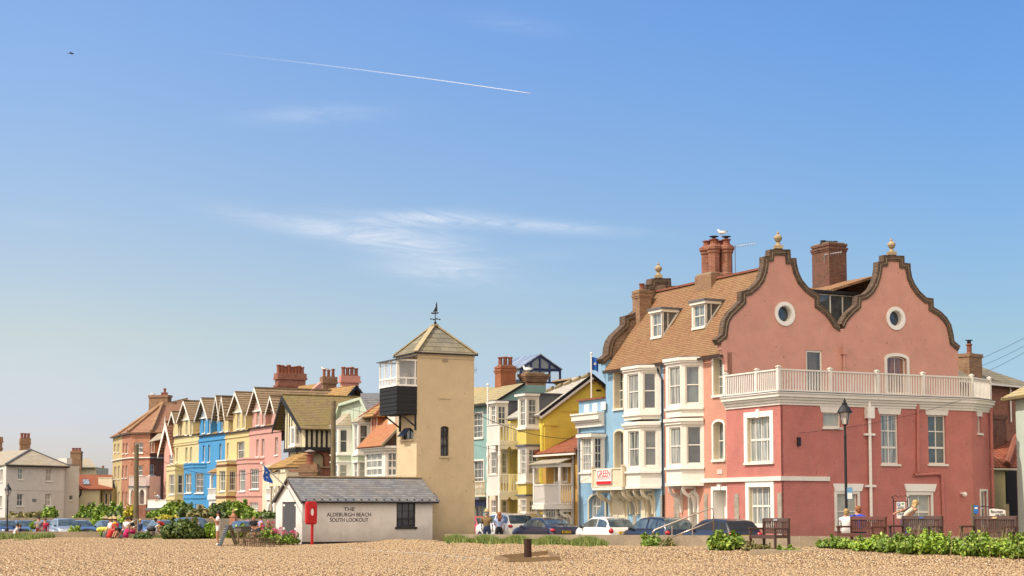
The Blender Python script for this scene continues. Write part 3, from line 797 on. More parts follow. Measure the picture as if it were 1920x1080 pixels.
# ============================================================= the sky blue house (north half of the main range)
bh = thing('bay_house', 'sky blue house with two-storey white bays under the brown tiled roof', 'house', E1.P(T0-13, 0, -3))
east_roof(bh, uN+.2, uSplit-.003)
holes = []; E = E1
win(bh, E, (1152, 697, 1169, 766), 1, 4, GGREY, holes, dep=.3, sur=.09, sill=.06, surmat=CREAM, liner=CREAM)
win(bh, E, (1153, 808, 1170, 880), 1, 1, GGREY, holes, dep=.3, arch=.2, sur=.10, sill=.05, surmat=CREAM, liner=CREAM)
win(bh, E, (1215, 928, 1227, 985), 1, 2, GGREY, holes, dep=.3, arch=.3, sur=.12, sill=.05, surmat=CREAM, liner=CREAM)
m = MB(); m.sheet(E, [(uN, -.2), (uSplit-.004, -.2), (uSplit-.004, zE+.05), (uN, zE+.05)], holes, depth=.34, edge=.3)
m.build('east_wall', SKYB, bh)
m = MB()
for xa, xb, ya, yb, mm in ((1148, 1178, 919, 990, 0), (1203, 1212, 921, 990, 0)):
    m.box(E, E.U(xa), E.U(xb), .0, E.Zp(xa, ya), -.01, .05)
m.build('cream_pilaster', CREAM, bh)
m = MB()
for xa, xb, ya in ((1187.5, 1193, 934), (1239.5, 1246, 928)): m.box(E, E.U(xa), E.U(xb), .3, E.Zp(xa, ya), -.01, .04)
m.build('pebble_panel', PEBBLE, bh)
b = Bay(E, 1170, 1200, 1239.5, .85, 830)
b.walls(bh, b.Z(786), b.Z(686), WHITE, ((1, (1176,701,1197,768), dict(nx=2, ny=2)), (2, (1206,698,1230,767), dict(nx=1, ny=2, pane=GDARK))), pane=GPALE, fw=.07, dep=.06, sill=0)
b.walls(bh, b.Z(914), b.Z(790), WHITE, ((1, (1177.5,808,1198,876), dict(nx=2, ny=2, pane=GCURT)), (2, (1208,806,1231,874), dict(nx=1, ny=2, pane=GGREY))), pane=GPALE, fw=.07, dep=.06, sill=0)
b.trim(bh, [(b.Z(690), b.Z(685), .14), (b.Z(694), b.Z(690), .08), (b.Z(797), b.Z(792), .13), (b.Z(801), b.Z(797), .07), (b.Z(779), b.Z(775), .08), (b.Z(887), b.Z(883), .10), (b.Z(916), b.Z(911), .06)], WHITE)
m = MB(); zz = b.Z(685); m.hexa([V((p.x, p.y, zz+.002)) for p in plan_off(b.pl, .12)], [V((p.x, p.y, zz+.04)) for p in plan_off(b.pl, .12)]); m.build('bay_roof', LEAD, bh)
for uu in (b.u[1]-.7, b.u[1]+.1, (b.u[1]+b.u[2])/2, b.u[2]-.05): console(bh, E, uu, b.Z(916), .8, 1.25, CREAM)
# north gable of brick, same curve as the pink one
NGa = E1.P(uN, 0, 0)+D2*.28; NG = Fac(NGa, NGa+D2*8)
Ln = [(u, z) for u, z in Lo]; Li = inset_poly(Ln, .30)
m = MB(); m.prism(NG, [(0, 6.0), (Ln[-1][0], 6.0)]+[(max(u, 0), z) for u, z in reversed(Li)], -.34, .16)
m.build('north_gable', BRICKD if False else brickm('weathered_brick', (.22,.11,.07), (.14,.08,.05)), bh)
m = MB()
for k in range(len(Ln)-1): m.prism(NG, [Ln[k], Ln[k+1], Li[k+1], Li[k]], -.40, .24)
m.build('coping', MATS['dark_coping_brick'], bh)
m = MB(); i2 = inset_poly(Ln, .15); i3 = inset_poly(Ln, .18)
for k in range(len(Ln)-1): m.prism(NG, [i2[k], i2[k+1], i3[k+1], i3[k]], .22, .26)
m.build('coping_moulding', MATS['coping_mortar'], bh)
finial(bh, NG.P(apxL, zaL, -.1), 1.0)
m = MB()
zn_ = Ln[0][1]; m.prism(NG, [(-.40, zn_), (0, zn_), (0, zn_-1.9)]+[(-.40*(1-k/8)**2*.9-.02, zn_-.6-1.3*(k/8)) for k in range(8, -1, -1)]+[(-.40, zn_-.6)], -.3, .15)
m.build('kneeler', SKYB, bh)
chimney(bh, E1, 1199, 545, 590, -1.75, .75, .75, BRICKY, 1, steps=True, flare=.05)
# dormers in the east roof, one on each house
def dormer(root, xl, xm, xr, ytop, ybot):
    p = isect(xm, ybot, *PROOF); n = (p-E1.A).dot(E1.N); u2 = (p-E1.A).dot(E1.D); fo = E1.off(n)
    u1 = fo.U(xl, (ytop+ybot)/2); zt = fo.Zp(xm, ytop); z0 = p.z
    sl = (zR-zE)/(n0-nR); dep = (zt-z0)/sl            # how far back until the roof meets the dormer top
    m = MB(); hs = []; 
    d = MB(); hh = []
    sd = Fac(fo.P(u2, 0, 0), fo.P(u2, 0, -dep))
    d.sheet(fo, [(u1, z0-.1), (u2, z0-.1), (u2, zt), (u1, zt)], [rect_arch(u1+.14, u2-.10, z0+.12, zt-.16)], depth=.08, edge=.05)
    d.sheet(sd, [(0, z0-.1), (dep, zt), (0, zt)], [[(.10, z0+.22), (.10, zt-.16), (dep*.80, zt-.16)]], depth=.05, edge=.05)
    d.build('dormer', WHITE, root)
    D = kids(root)[-1] if False else bpy.context.scene.objects[-1]
    win(root, fo, (u1+.14, z0+.12, u2-.10, zt-.16), 2, 2, GCURT, None, fw=.05, dep=.04, sill=.05, isuz=True, name='dormer_window')
    g = MB(); g.cap([[sd.P(u, z, -.05) for u, z in [(.08, z0+.18), (.08, zt-.14), (dep*.83, zt-.14)]]]); g.build('dormer_pane', GGREY, root)
    g = MB(); g.strip(sd.P(.1+dep*.24, zt-.16, -.02), sd.P(.1+dep*.24, z0+.5, -.02), .04, .03, up=sd.N); g.build('dormer_bar', WHITE, root)
    r = MB(); r.box(fo, u1-.12, u2+.12, zt, zt+.10, -dep-.1, .14); r.build('dormer_roof', LEAD, root)
    f = MB(); f.box(fo, u1-.08, u2+.08, zt-.14, zt-.002, -.02, .09); f.box(sd, 0, dep*.85, zt-.14, zt-.002, -.02, .06); f.build('dormer_fascia', WHITE, root)
dormer(bh, 1220, 1241.5, 1266, 579, 634)
dormer(ph, 1297, 1323, 1352, 563, 616)

# ============================================================= narrow blue house with the parapet
nb = thing('parapet_house', 'narrow sky blue house with white panelled parapet and boarded balcony left of the bay house', 'house', E1.P(E1.U(1110), 0, -2))
ua, ub = E1.U(1089), uN-.004; zpt = E1.Zp(1139, 747); zpc = E1.Zp(1140, 772); holes = []
nA = .10
EA = E1.off(nA)
win(nb, EA, (1105, 928, 1135, 992), 4, 3, GPALE, holes, dep=.2, arch=.35, sur=.10, sill=0, surmat=CREAM, name='french_doors', bar=.06)
m = MB(); m.sheet(EA, [(ua, -.2), (ub, -.2), (ub, zpt), (ua, zpt)], holes, edge=.35); m.build('east_wall', SKYB, nb)
sa = Fac(EA.P(ub, 0, 0), EA.P(ub, 0, -.1)) 
m = MB()
for xa, xb, ya, yb in ((1096.5, 1105, 759, 775), (1112, 1120.5, 757, 772), (1127.5, 1136, 754, 769)):
    m.box(EA, EA.U(xa, 765), EA.U(xb, 765), EA.Zp(xa, yb), EA.Zp(xa, ya), -.01, .03)
m.build('parapet_panel', WHITE2, nb)
m = MB(); m.box(EA, ua-.1, ub, zpt, zpt+.10, -.4, .12); m.build('coping', TERRA, nb)
m = MB(); zc1 = EA.Zp(1141, 771)
for a_c, b_c, p in ((0, .10, .44), (.10, .40, .38), (.40, .50, .28), (.50, .78, .16)): m.box(EA, ua-.05-p*.4, ub+.0, zc1-b_c, zc1-a_c, -.05, p)
m.build('cornice', WHITE, nb)
b = Bay(EA, 1088, 1111, 1133, .75, 850)
b.walls(nb, b.Z(905), b.Z(814), WHITE, ((1, (1091,822,1108,883), dict(nx=3, ny=4, pane=GPALE)), (2, (1115,820,1129,879), dict(nx=2, ny=4, pane=GDARK))), fw=.06, dep=.05, sill=0)
b.trim(nb, [(b.Z(819), b.Z(813), .18), (b.Z(822), b.Z(819), .08), (b.Z(888), b.Z(885), .08)], WHITE)
m = MB(); zz = b.Z(813); m.hexa([V((p.x, p.y, zz)) for p in plan_off(b.pl, .16)], [V((p.x, p.y, zz+.05)) for p in plan_off(b.pl, .16)]); m.build('bay_roof', LEAD, nb)
bal = E1.off(1.0); u0b, u1b = bal.U(1112, 895), bal.U(1168, 895); zb0, zb1 = bal.Zp(1140, 913), bal.Zp(1140, 878)
CRW = boards('cream_boards', (.60,.56,.42), .1, True, gapc=.5)
bo = balustrade(nb, bal, u0b, u1b, zb0, zb1, 0, closed=True, mat=CREAM, posts=(u0b, u1b), name='balcony', pw=.14)
m = MB(); m.box(bal, u0b, u1b, zb0-.16, zb0-.02, -1.0, .06); m.build('balcony_floor', WHITE, bo)
sdb = Fac(bal.P(u1b, 0, 0), bal.P(u1b, 0, -1.0)); m = MB(); m.box(sdb, 0, 1, zb0, zb1, -.02, .02); m.build('balcony_side', CREAM, bo)
for uu in (u0b+.3, (u0b+u1b)/2+.2, u1b-.2): console(nb, E1, uu, zb0-.17, .95, 1.3, CREAM)
pipe(nb, [EA.P(ua+.12, zpt-1, .1), EA.P(ua+.12, .1, .1)], .06, plain('grey_pipe', (.35,.35,.36), .5))
# banner hung on the balcony
bn = thing('banner', 'white cloth banner reading GREEN in red, tied to the cream balcony', 'banner', bal.P(bal.U(1134, 895), zb0+.3, .1))
u0, u1 = bal.U(1121, 895), bal.U(1149, 895); z0_, z1_ = bal.Zp(1135, 908.5), bal.Zp(1135, 880)
m = MB(); m.box(bal, u0, u1, z0_, z1_, .075, .09); cl = m.build('cloth', plain('banner_cloth', (.74,.74,.72), .7, .05, .05, grime=0), bn)
RED = plain('banner_red', (.55,.02,.025), .6, .05, .05, grime=0)
hh = z1_-z0_; m = MB(); m.box(bal, u0+.01, u1-.01, z0_+.01, z0_+hh*.22, .091, .096); m.build('red_strip', RED, bn)
text(bn, 'GREEN', bal, (u0+u1)/2, z0_+hh*.53, hh*.58, .094, RED, sx=(u1-u0)/(hh*.58*3.4), bold=.004)
m = MB()
for k, zz in enumerate((.47, .40, .33)):
    u = u0+.08
    while u < u1-.12:
        w = random.uniform(.04, .12); m.box(bal, u, min(u+w, u1-.08), z0_+hh*zz, z0_+hh*(zz+.035), .091, .095); u += w+.035
m.build('small_lettering', RED, bn)
# flag pole on the parapet
sideboard = 0
fp = thing('flagpole', 'white flagpole with a small blue flag rising above the blue parapet', 'flagpole', EA.P(EA.U(1110, 740), zpt, -.3))
uF = EA.off(-.3).U(1109, 740); zF = EA.off(-.3).Zp(1109, 664)
m = MB(); m.cyl(EA.P(uF, zpt+.1, -.3), EA.P(uF, zF, -.3), .045, .035); m.ball(EA.P(uF, zF+.04, -.3), .07); m.build('pole', WHITE2, fp)
def flag(root, p, d, L, H, mat, drop=.35, nseg=8, seed=0):
    r = random.Random(seed); m = MB(); pts = []
    side = V((-d.y, d.x, 0))
    for k in range(nseg+1):
        t = k/nseg; o = p + d*(L*t) + side*(.06*sin(t*7+seed)) - V((0,0,1))*(drop*t*t)
        pts.append((o, o-V((0,0,H))+d*(.03*sin(t*5))))
    for k in range(nseg): m.poly([pts[k][0], pts[k+1][0], pts[k+1][1], pts[k][1]])
    for k in range(nseg): m.poly([pts[k][0]+side*.01, pts[k][1]+side*.01, pts[k+1][1]+side*.01, pts[k+1][0]+side*.01])
    return m.build('flag', mat, root, smooth=True)
FBLUE = plain('flag_blue', (.02,.13,.50), .7, .1, .1, grime=0)
fl = flag(fp, EA.P(uF, zF-.15, -.3), V((cos(.2), sin(.2), 0)), .42, .72, FBLUE, .12)
m = MB(); ff = Fac((0,0), (1,0)); pf = EA.P(uF, zF-.15, -.3); ff = Fac((pf.x+.14, pf.y-.09), (pf.x+.30, pf.y-.06)); m.box(ff, 0, .12, pf.z-.45, pf.z-.33, 0, .01); m.build('flag_emblem', WHITE2, fl)
def simple_box(root, fc, u0, u1, z0, z1, depth, mat, name='walls', holes=None, n=0, back=True, edge=0, wdepth=.2):
    """front sheet with openings and plain side/back faces"""
    m = MB(); m.sheet(fc, [(u0, z0), (u1, z0), (u1, z1), (u0, z1)], holes or [], n=n, depth=wdepth, edge=edge)
    for (ua, na, ub, nb_) in ((u1, n, u1, n-depth), (u1, n-depth, u0, n-depth), (u0, n-depth, u0, n)):
        m.poly([fc.P(ua, z0, na), fc.P(ub, z0, nb_), fc.P(ub, z1, nb_), fc.P(ua, z1, na)])
    return m.build(name, mat, root)

# ============================================================= ochre house with white balcony and pantiled roof
OCH = plain('ochre_render', (.52,.30,.07), .8, .12, .2, grime=.35)
YEL = plain('yellow_painted_brick', (.82,.64,.10), .75, .12, brick=True, grime=.3)
YEL2 = plain('lemon_paint', (.62,.49,.12), .7, .1, .1, grime=.2)
oh = thing('balcony_house', 'ochre house with red pantiled roof and white timber balcony between yellow and blue houses', 'house', E1.P(E1.U(1050), 0, -2))
ua, ub = E1.U(1012), E1.U(1089)-.02; zt = E1.off(.2).Zp(1087, 846); holes = []
E = E1
win(oh, E, (1041, 876, 1051, 903), 2, 2, GPALE, holes, dep=.1, sur=.05, sill=.03)
win(oh, E, (1056, 876, 1064, 902), 2, 2, GCURT, holes, dep=.1, sur=.05, sill=.03)
simple_box(oh, E, ua, ub, -.2, zt, 4, OCH, holes=holes)
p1 = E1.P(ua-.05, zt, .35); p2 = E1.P(ub, zt, .35); rise = 1.55; run = 3.1
m = MB(); m.slab([p1, p2, E1.P(ub, zt+rise, -run), E1.P(ua-.05, zt+rise, -run)], .14); r = m.build('roof', TILER, oh)
m = MB(); m.tube([p2+V((0,0,.1)), E1.P(ub, zt+rise+.1, -run)], .12, 8); m.tube([p1+V((0,0,.06)), E1.P(ua-.05, zt+rise+.06, -run)], .09, 8); m.build('verge_tiles', TERRA, r)
m = MB(); m.strip(p1+V((0,0,-.08)), p2+V((0,0,-.08)), .14, .10); m.build('gutter', WHITE, r)
bz = .85; B1 = E1.off(bz); ub0, ub1 = B1.U(1001, 925), B1.U(1050.5, 925)
SD = Fac(B1.P(ub1, 0, 0), B1.P(ub1, 0, -bz))
zr0, zr1 = B1.Zp(1048, 946), B1.Zp(1048, 907); zcan = B1.Zp(1048, 868)
bo = balustrade(oh, B1, ub0, ub1, zr0, zr1, 0, .11, .055, WHITE2, (), name='balcony')
balustrade(bo, SD, .02, bz, zr0, zr1, 0, .13, .05, WHITE2, (), name='balcony_side')
m = MB(); m.box(B1, ub0-.08, ub1+.08, zr0-.26, zr0-.02, -bz, .08); m.build('balcony_floor', WHITE, bo)
m = MB()
for u in (ub0+.05, ub1-.05): m.box(B1, u-.06, u+.06, zr0, zcan, -.06, .06)
m.box(SD, bz-.14, bz-.02, zr0, zcan, -.05, .05); m.build('balcony_post', WHITE2, bo)
m = MB(); m.box(B1, ub0-.1, ub1+.1, zcan-.22, zcan, -.05, .1); m.box(SD, 0, bz, zcan-.22, zcan, -.05, .05); m.build('canopy_beam', WHITE, bo)
m = MB(); m.slab([B1.P(ub0-.25, zcan, .25), B1.P(ub1+.25, zcan, .25), B1.P(ub1+.1, zcan+.35, -bz), B1.P(ub0-.1, zcan+.35, -bz)], .06); m.build('canopy_roof', SLATEB, bo)
gb = Bay(E1, 1018, 1042, 1066, .7, 960)
gb.walls(oh, -.1, zr0-.27, WHITE, ((1, (1021, 944, 1041, 975), dict(nx=4, ny=2)), (2, (1045, 947, 1064, 980), dict(nx=3, ny=3))), pane=GCURT, fw=.06, dep=.05, sill=.03)
for uu in (ub0+.2, ub1-.1): console(oh, E1, uu, zr0-.28, .82, .9, WHITE)
pipe(oh, [E1.P(E1.U(1078), zt-.2, .1), E1.P(E1.U(1078), .1, .1)], .055, plain('grey_pipe', (.35,.35,.36), .5))

# ============================================================= yellow gable house
yh = thing('yellow_gable_house', 'bright yellow brick house with a plain gable end and stacked white bay windows', 'house', E1.P(E1.U(1000), 0, -2))
YG = SF(1018)
A_ = YG.uz(1025, 765); Ap = YG.uz(1107, 703); sl = (Ap[1]-A_[1])/(Ap[0]-A_[0]); e0 = (0, Ap[1]-sl*Ap[0])
uR2 = Ap[0]*2; holes = []
m = MB(); m.sheet(YG, [(0, -.2), (uR2, -.2), (uR2, e0[1]), (Ap[0], Ap[1]-.1), (0, e0[1])], [], edge=.2)
uy0 = E1.U(968); uy1 = E1.U(1018)
m.sheet(E1, [(uy0, -.2), (uy1, -.2), (uy1, e0[1]), (uy0, e0[1])], [], edge=0); m.build('walls', YEL, yh)
m = MB(); zs = YG.Zp(1060, 770); m.box(YG, .9, uR2, zs-.05, zs+.07, 0, .04)
m.box(YG, .02, .95, zs-.9, zs-.55, 0, .10); m.box(YG, .1, .55, -.1, zs-.9, 0, .06); m.box(YG, 2.1, 2.35, zs+.07, Ap[1]-1.9, 0, .035); m.build('brick_pilaster', YEL, yh)
m = MB(); vt = YG.uz(1122, 732); m.box(YG, vt[0]-.16, vt[0]+.16, vt[1]-.05, vt[1]+.05, 0, .03); m.build('air_vent', BLACK, yh)
eu = E1.D
top = YG.P(Ap[0], Ap[1], .25); ev = YG.P(-.35, e0[1]-sl*.35, .25)
nrm = (top-ev).cross(eu).normalized()
h1 = isect(1030, 733, top, nrm); h2 = isect(1006, 742, top, nrm)
back = ev-eu*4.5
m = MB(); m.slab([ev, top, top-eu*2.3, isect(1022,736,top,nrm), back], .12)
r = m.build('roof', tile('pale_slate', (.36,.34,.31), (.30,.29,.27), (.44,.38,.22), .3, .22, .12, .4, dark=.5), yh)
m = MB(); er = YG.P(uR2+.3, e0[1]-sl*.3, .25); m.slab([top, er, er-eu*5, top-eu*5], .12); m.build('back_slope', TILEP, r)
m = MB(); m.strip(top+V((0,0,.06)), ev+V((0,0,.06)), .10, .16); m.strip(top+V((0,0,.06)), er+V((0,0,.06)), .10, .16); m.build('verge', BLACK, r)
m = MB(); m.strip(top+YG.N*.02-V((0,0,.14)), ev+YG.N*.02-V((0,0,.14)), .06, .13); m.build('verge_board', WHITE, r)
m = MB()
for k in range(5):
    a = top.lerp(isect(1022,736,top,nrm), .06+k*.19); b_ = top.lerp(isect(1022,736,top,nrm), .20+k*.19); m.cyl(a+V((0,0,.06)), b_+V((0,0,.02)), .17, .13, 8)
m.build('hip_tiles', plain('old_hip_tile', (.30,.24,.14), .9, .3, .5), r)
b = Bay(E1, 971, 986.7, 1011, .8, 800)
LEM = YEL2
b.walls(yh, b.Z(803), b.Z(739), WHITE, ((1, (974, 749, 984.5, 799), dict(nx=2, ny=4)), (2, (990, 748, 1006.5, 797), dict(nx=2, ny=4))), pane=GCURT, fw=.06, dep=.05, sill=.0)
b.walls(yh, b.Z(834), b.Z(803)-.003, LEM, (), name='bay_panel')
b.walls(yh, b.Z(905), b.Z(834)-.003, WHITE, ((1, (975.5, 843, 985.5, 890), dict(nx=3, ny=4)), (2, (991, 842, 1008, 889), dict(nx=2, ny=4))), pane=GCURT, fw=.06, dep=.05, sill=.0)
b.walls(yh, b.Z(927), b.Z(905)-.003, LEM, (), name='bay_panel')
b.walls(yh, -.1, b.Z(927)-.003, CREAM, ((1, (976, 937, 986.7, 961), dict(nx=4, ny=2)), (2, (992, 938, 1008, 961), dict(nx=3, ny=2))), pane=GCURT, fw=.06, dep=.05, sill=.03)
b.trim(yh, [(b.Z(742), b.Z(738), .16), (b.Z(805), b.Z(801), .10), (b.Z(907), b.Z(903), .10)], WHITE)
b.trim(yh, [(b.Z(837), b.Z(833), .12), (b.Z(930), b.Z(927), .12)], LEAD, name='lead_canopy')
m = MB(); zz = b.Z(738); rp = [V((p.x, p.y, 0)) for p in plan_off(b.pl, .13)]; rp = [rp[0]-E1.N*2.2]+rp+[rp[-1]-E1.N*2.2]
m.hexa([V((p.x, p.y, zz)) for p in rp], [V((p.x, p.y, zz+.06)) for p in rp]); m.build('bay_roof', LEAD, yh)
ck = Fac(b.pl[3], b.pl[3]-E1.N*2.2); m = MB(); m.poly([ck.P(0, b.Z(803), 0), ck.P(2.2, b.Z(803), 0), ck.P(2.2, zz, 0), ck.P(0, zz, 0)]); m.build('dormer_cheek', LEAD, yh)
c = chimney(yh, E1, 988, 700, 740, -3.2, .75, 1.35, brickm('mixed_brick', (.24,.085,.05), (.13,.055,.04), (.4,.33,.22)), 0, flare=.18, steps=False)
fo = E1.off(-3.2); uq, zq = fo.uz(988, 700); m = MB()
for k in range(5): m.box(E1, uq-.75-.05*k, uq+.05*k, zq-.62+.11*k, zq-.52+.11*k+(.08 if k == 4 else 0), -3.2-1.35-.05*k, -3.2+.05*k)
m.build('corbelled_top', BRICKY, c)

# glazed roof room
gr = thing('roof_conservatory', 'navy framed glass roof room with a gabled glass roof behind the chimneys', 'conservatory', E1.P(E1.U(1010)-1, 6, -7))
NAVY = plain('navy_frame', (.02,.03,.10), .4, .05, .05, grime=0)
ng = -5.6
gu = E1.off(ng).U(976, 700); gf0 = E1.P(gu, 0, ng); GS = Fac(gf0, gf0+D2*10)
ue = GS.U(1050, 700); za = GS.Zp(1012, 665); ze = GS.Zp(976, 689); z0g = GS.Zp(1010, 715); ua_ = GS.U(1012, 665)
m = MB()
fr = [((0,z0g),(0,ze)),((ue,z0g),(ue,ze)),((0,ze),(ua_,za)),((ua_,za),(ue,ze)),((0,ze),(ue,ze)),((0,z0g),(ue,z0g)),((ua_,z0g),(ua_,za)),((ue*.26,z0g),(ue*.26,ze+(za-ze)*.5)),((ue*.73,z0g),(ue*.73,ze+(za-ze)*.54)),((0,ze-.05),(ue,ze-.05))]
for a, b_ in fr:
    A2 = GS.P(*a, 0); B2 = GS.P(*b_, 0); m.strip(A2, B2, .10, .12) if abs(a[1]-b_[1]) < 1e-6 or abs(a[0]-b_[0]) > 1e-6 else m.box(GS, a[0]-.06, a[0]+.06, a[1], b_[1], -.06, .06)
ES = Fac(gf0-E1.D*3.6, gf0)
for t in (0, .33, .66, 1): m.box(ES, 3.6*t-.05, 3.6*t+.05, z0g, ze, -.05, .05)
m.box(ES, 0, 3.6, ze-.1, ze, -.05, .05); m.box(ES, 0, 3.6, z0g, z0g+.1, -.05, .05)
m.build('frame', NAVY, gr)
CG = NT('conservatory_glass'); CG.fin((.62,.72,.76), .05, .5); CG.b.inputs['Transmission Weight'].default_value = .55; CG.b.inputs['Alpha'].default_value = .55; CG = CG.m
m = MB(); m.cap([[GS.P(u, z, -.02) for u, z in ((0, z0g), (ue, z0g), (ue, ze), (ua_, za), (0, ze))]]); m.poly([ES.P(0, z0g, -.02), ES.P(3.6, z0g, -.02), ES.P(3.6, ze, -.02), ES.P(0, ze, -.02)]); m.build('glass', CG, gr)
m = MB(); th = .05
m.slab([GS.P(-.15, ze-.02, .15), GS.P(ua_, za+.06, .15), GS.P(ua_, za+.06, -3.9), GS.P(-.15, ze-.02, -3.9)], .05)
m.slab([GS.P(ue+.15, ze-.02, .15), GS.P(ua_, za+.06, .15), GS.P(ua_, za+.06, -3.9), GS.P(ue+.15, ze-.02, -3.9)], .05)
m.build('glass_roof', glass('pale_roof_glazing', (.40,.42,.42), 4, rough=.15), gr)
m = MB(); m.poly([GS.P(0, z0g, -3.8), GS.P(ue, z0g, -3.8), GS.P(ue, ze, -3.8), GS.P(ua_, za, -3.8), GS.P(0, ze, -3.8)]); m.build('rear_wall', CREAM, gr)

# ============================================================= cream house with two timber balconies, and the teal one
TEAL = plain('teal_render', (.22,.37,.34), .75, .1, .15, grime=.3)
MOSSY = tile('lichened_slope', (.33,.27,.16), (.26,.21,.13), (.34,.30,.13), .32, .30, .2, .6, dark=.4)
ch_ = thing('double_balcony_house', 'cream and lemon house with two stacked white timber balconies over its bay windows', 'house', E1.P(E1.U(940), 0, -2))
u0, u1 = E1.U(917), uy0; holes = []; E = E1
zt = E.Zp(950, 790)
win(ch_, E, (955.5, 845, 970, 889), 1, 1, glass('lemon_door_paint', (.55,.43,.06), rough=.5), holes, dep=.1, sill=0, name='door', fw=.04)
win(ch_, E, (955.5, 930, 970, 975), 1, 1, MATS['lemon_door_paint'], holes, dep=.1, sill=0, name='door', fw=.04)
simple_box(ch_, E, u0, u1-.01, -.2, zt, 5, YEL2, holes=holes)
b = Bay(E1, 917, 931, 952.5, .7, 860)
b.walls(ch_, b.Z(800), b.Z(753), WHITE, ((1, (919.5, 761, 928.5, 797), dict(nx=2, ny=4)), (2, (933.5, 761, 948.5, 797), dict(nx=2, ny=3))), pane=GCURT, fw=.06, dep=.05, sill=0)
b.walls(ch_, b.Z(906), b.Z(834), WHITE, ((1, (920, 848, 929.5, 889), dict(nx=2, ny=3)), (2, (941, 849, 951, 888), dict(nx=1, ny=3))), pane=GCURT, fw=.06, dep=.05, sill=0)
b.walls(ch_, -.1, b.Z(925), CREAM, ((1, (920.5, 938, 930, 962), dict(nx=3, ny=2)), (2, (942, 938, 951, 962), dict(nx=1, ny=2))), pane=GCURT, fw=.06, dep=.05, sill=0)
b.trim(ch_, [(b.Z(756), b.Z(752), .15)], WHITE)
zz = b.Z(752); rp = [V((p.x, p.y, 0)) for p in plan_off(b.pl, .13)]; rp = [rp[0]-E1.N*2.0]+rp+[rp[-1]-E1.N*2.0]
m = MB(); m.hexa([V((p.x, p.y, zz)) for p in rp], [V((p.x, p.y, zz+.06)) for p in rp]); m.build('bay_roof', LEAD, ch_)
ck = Fac(b.pl[3], b.pl[3]-E1.N*2.2); m = MB(); m.poly([ck.P(0, b.Z(800), 0), ck.P(2.2, b.Z(800), 0), ck.P(2.2, zz, 0), ck.P(0, zz, 0)]); m.build('dormer_cheek', LEAD, ch_)
pb = 1.25; B1 = E1.off(pb); q0, q1 = B1.U(914, 860), B1.U(937.5, 860); SD = Fac(B1.P(q1, 0, 0), B1.P(q1, 0, -pb))
for i, (yt, yb, yf) in enumerate(((794, 828, 834), (889, 922, 929))):
    za_, zb_, zf_ = B1.Zp(937, yt), B1.Zp(937, yb), B1.Zp(937, yf)
    bo = balustrade(ch_, B1, q0, q1, zb_, za_, 0, mat=WHITE, closed=True, name='balcony')
    balustrade(bo, SD, .05, pb, zb_, za_, 0, .16, .07, WHITE2, (), name='balcony_side')
    m = MB(); m.box(B1, q0-.05, q1+.05, zf_, zb_-.01, -pb, .05)
    fr_ = [(0, zf_)]+[(pb*k/12, zf_-(.18+.10*abs(sin(k*1.3)) if k % 6 else .05)) for k in range(1, 12)]+[(pb, zf_)]
    m.prism(SD, fr_, -.03, .03); m.build('balcony_floor', WHITE, bo)
m = MB(); 
for u in (q0+.07, q1-.07):
    c = B1.P(u, 0, -.0); m.lathe((c.x, c.y, -.1), [(.09,0),(.09,B1.Zp(937,925)+.0),(.10,B1.Zp(937,925)+.1),(.06,B1.Zp(937,900)),(.10,B1.Zp(937,875)),(.07,B1.Zp(937,860)),(.11,B1.Zp(937,850)),(.07,B1.Zp(937,840)),(.07,B1.Zp(937,796))], 8)
m.build('balcony_column', WHITE2, ch_)
m = MB(); c = B1.P(q0+.02, 0, 0); m.cyl((c.x, c.y, B1.Zp(915,795)), (c.x, c.y, B1.Zp(919,721)), .045); m.ball((c.x, c.y, B1.Zp(919,721)), .09); m.build('white_pole', WHITE2, ch_)

th_ = thing('teal_house', 'teal rendered house half hidden behind the lookout tower, with lichened roof and brick chimney', 'house', E1.P(E1.U(900), 0, -2))
u0 = E1.U(868); u1 = E1.U(917)-.003; zt = E1.Zp(900, 762); holes = []
win(th_, E1, (886, 775, 906, 821), 3, 4, GGREY, holes, dep=.08, sur=.08, sill=.05, surmat=WHITE2)
win(th_, E1, (887, 864, 907, 912), 3, 3, GGREY, holes, dep=.08, sur=.08, sill=.05, surmat=WHITE2)
win(th_, E1, (889, 948, 906, 975), 2, 1, GGREY, holes, dep=.08, sill=.05)
simple_box(th_, E1, u0, u1, -.2, zt, 6, TEAL, holes=holes)
m = MB(); m.box(E1, u0, u1, E1.Zp(900, 949), E1.Zp(900, 938), 0, .3); m.build('shop_fascia', NAVY, th_)
bb = E1.off(.6); balustrade(th_, bb, bb.U(878), bb.U(911), bb.Zp(900, 931), bb.Zp(900, 902), 0, .17, .06, CREAM, (), name='balcony')
m = MB(); m.box(E1, u0, u1-.1, bb.Zp(900, 937), bb.Zp(900, 932), -.02, .65); m.build('balcony_floor', LEAD, th_)
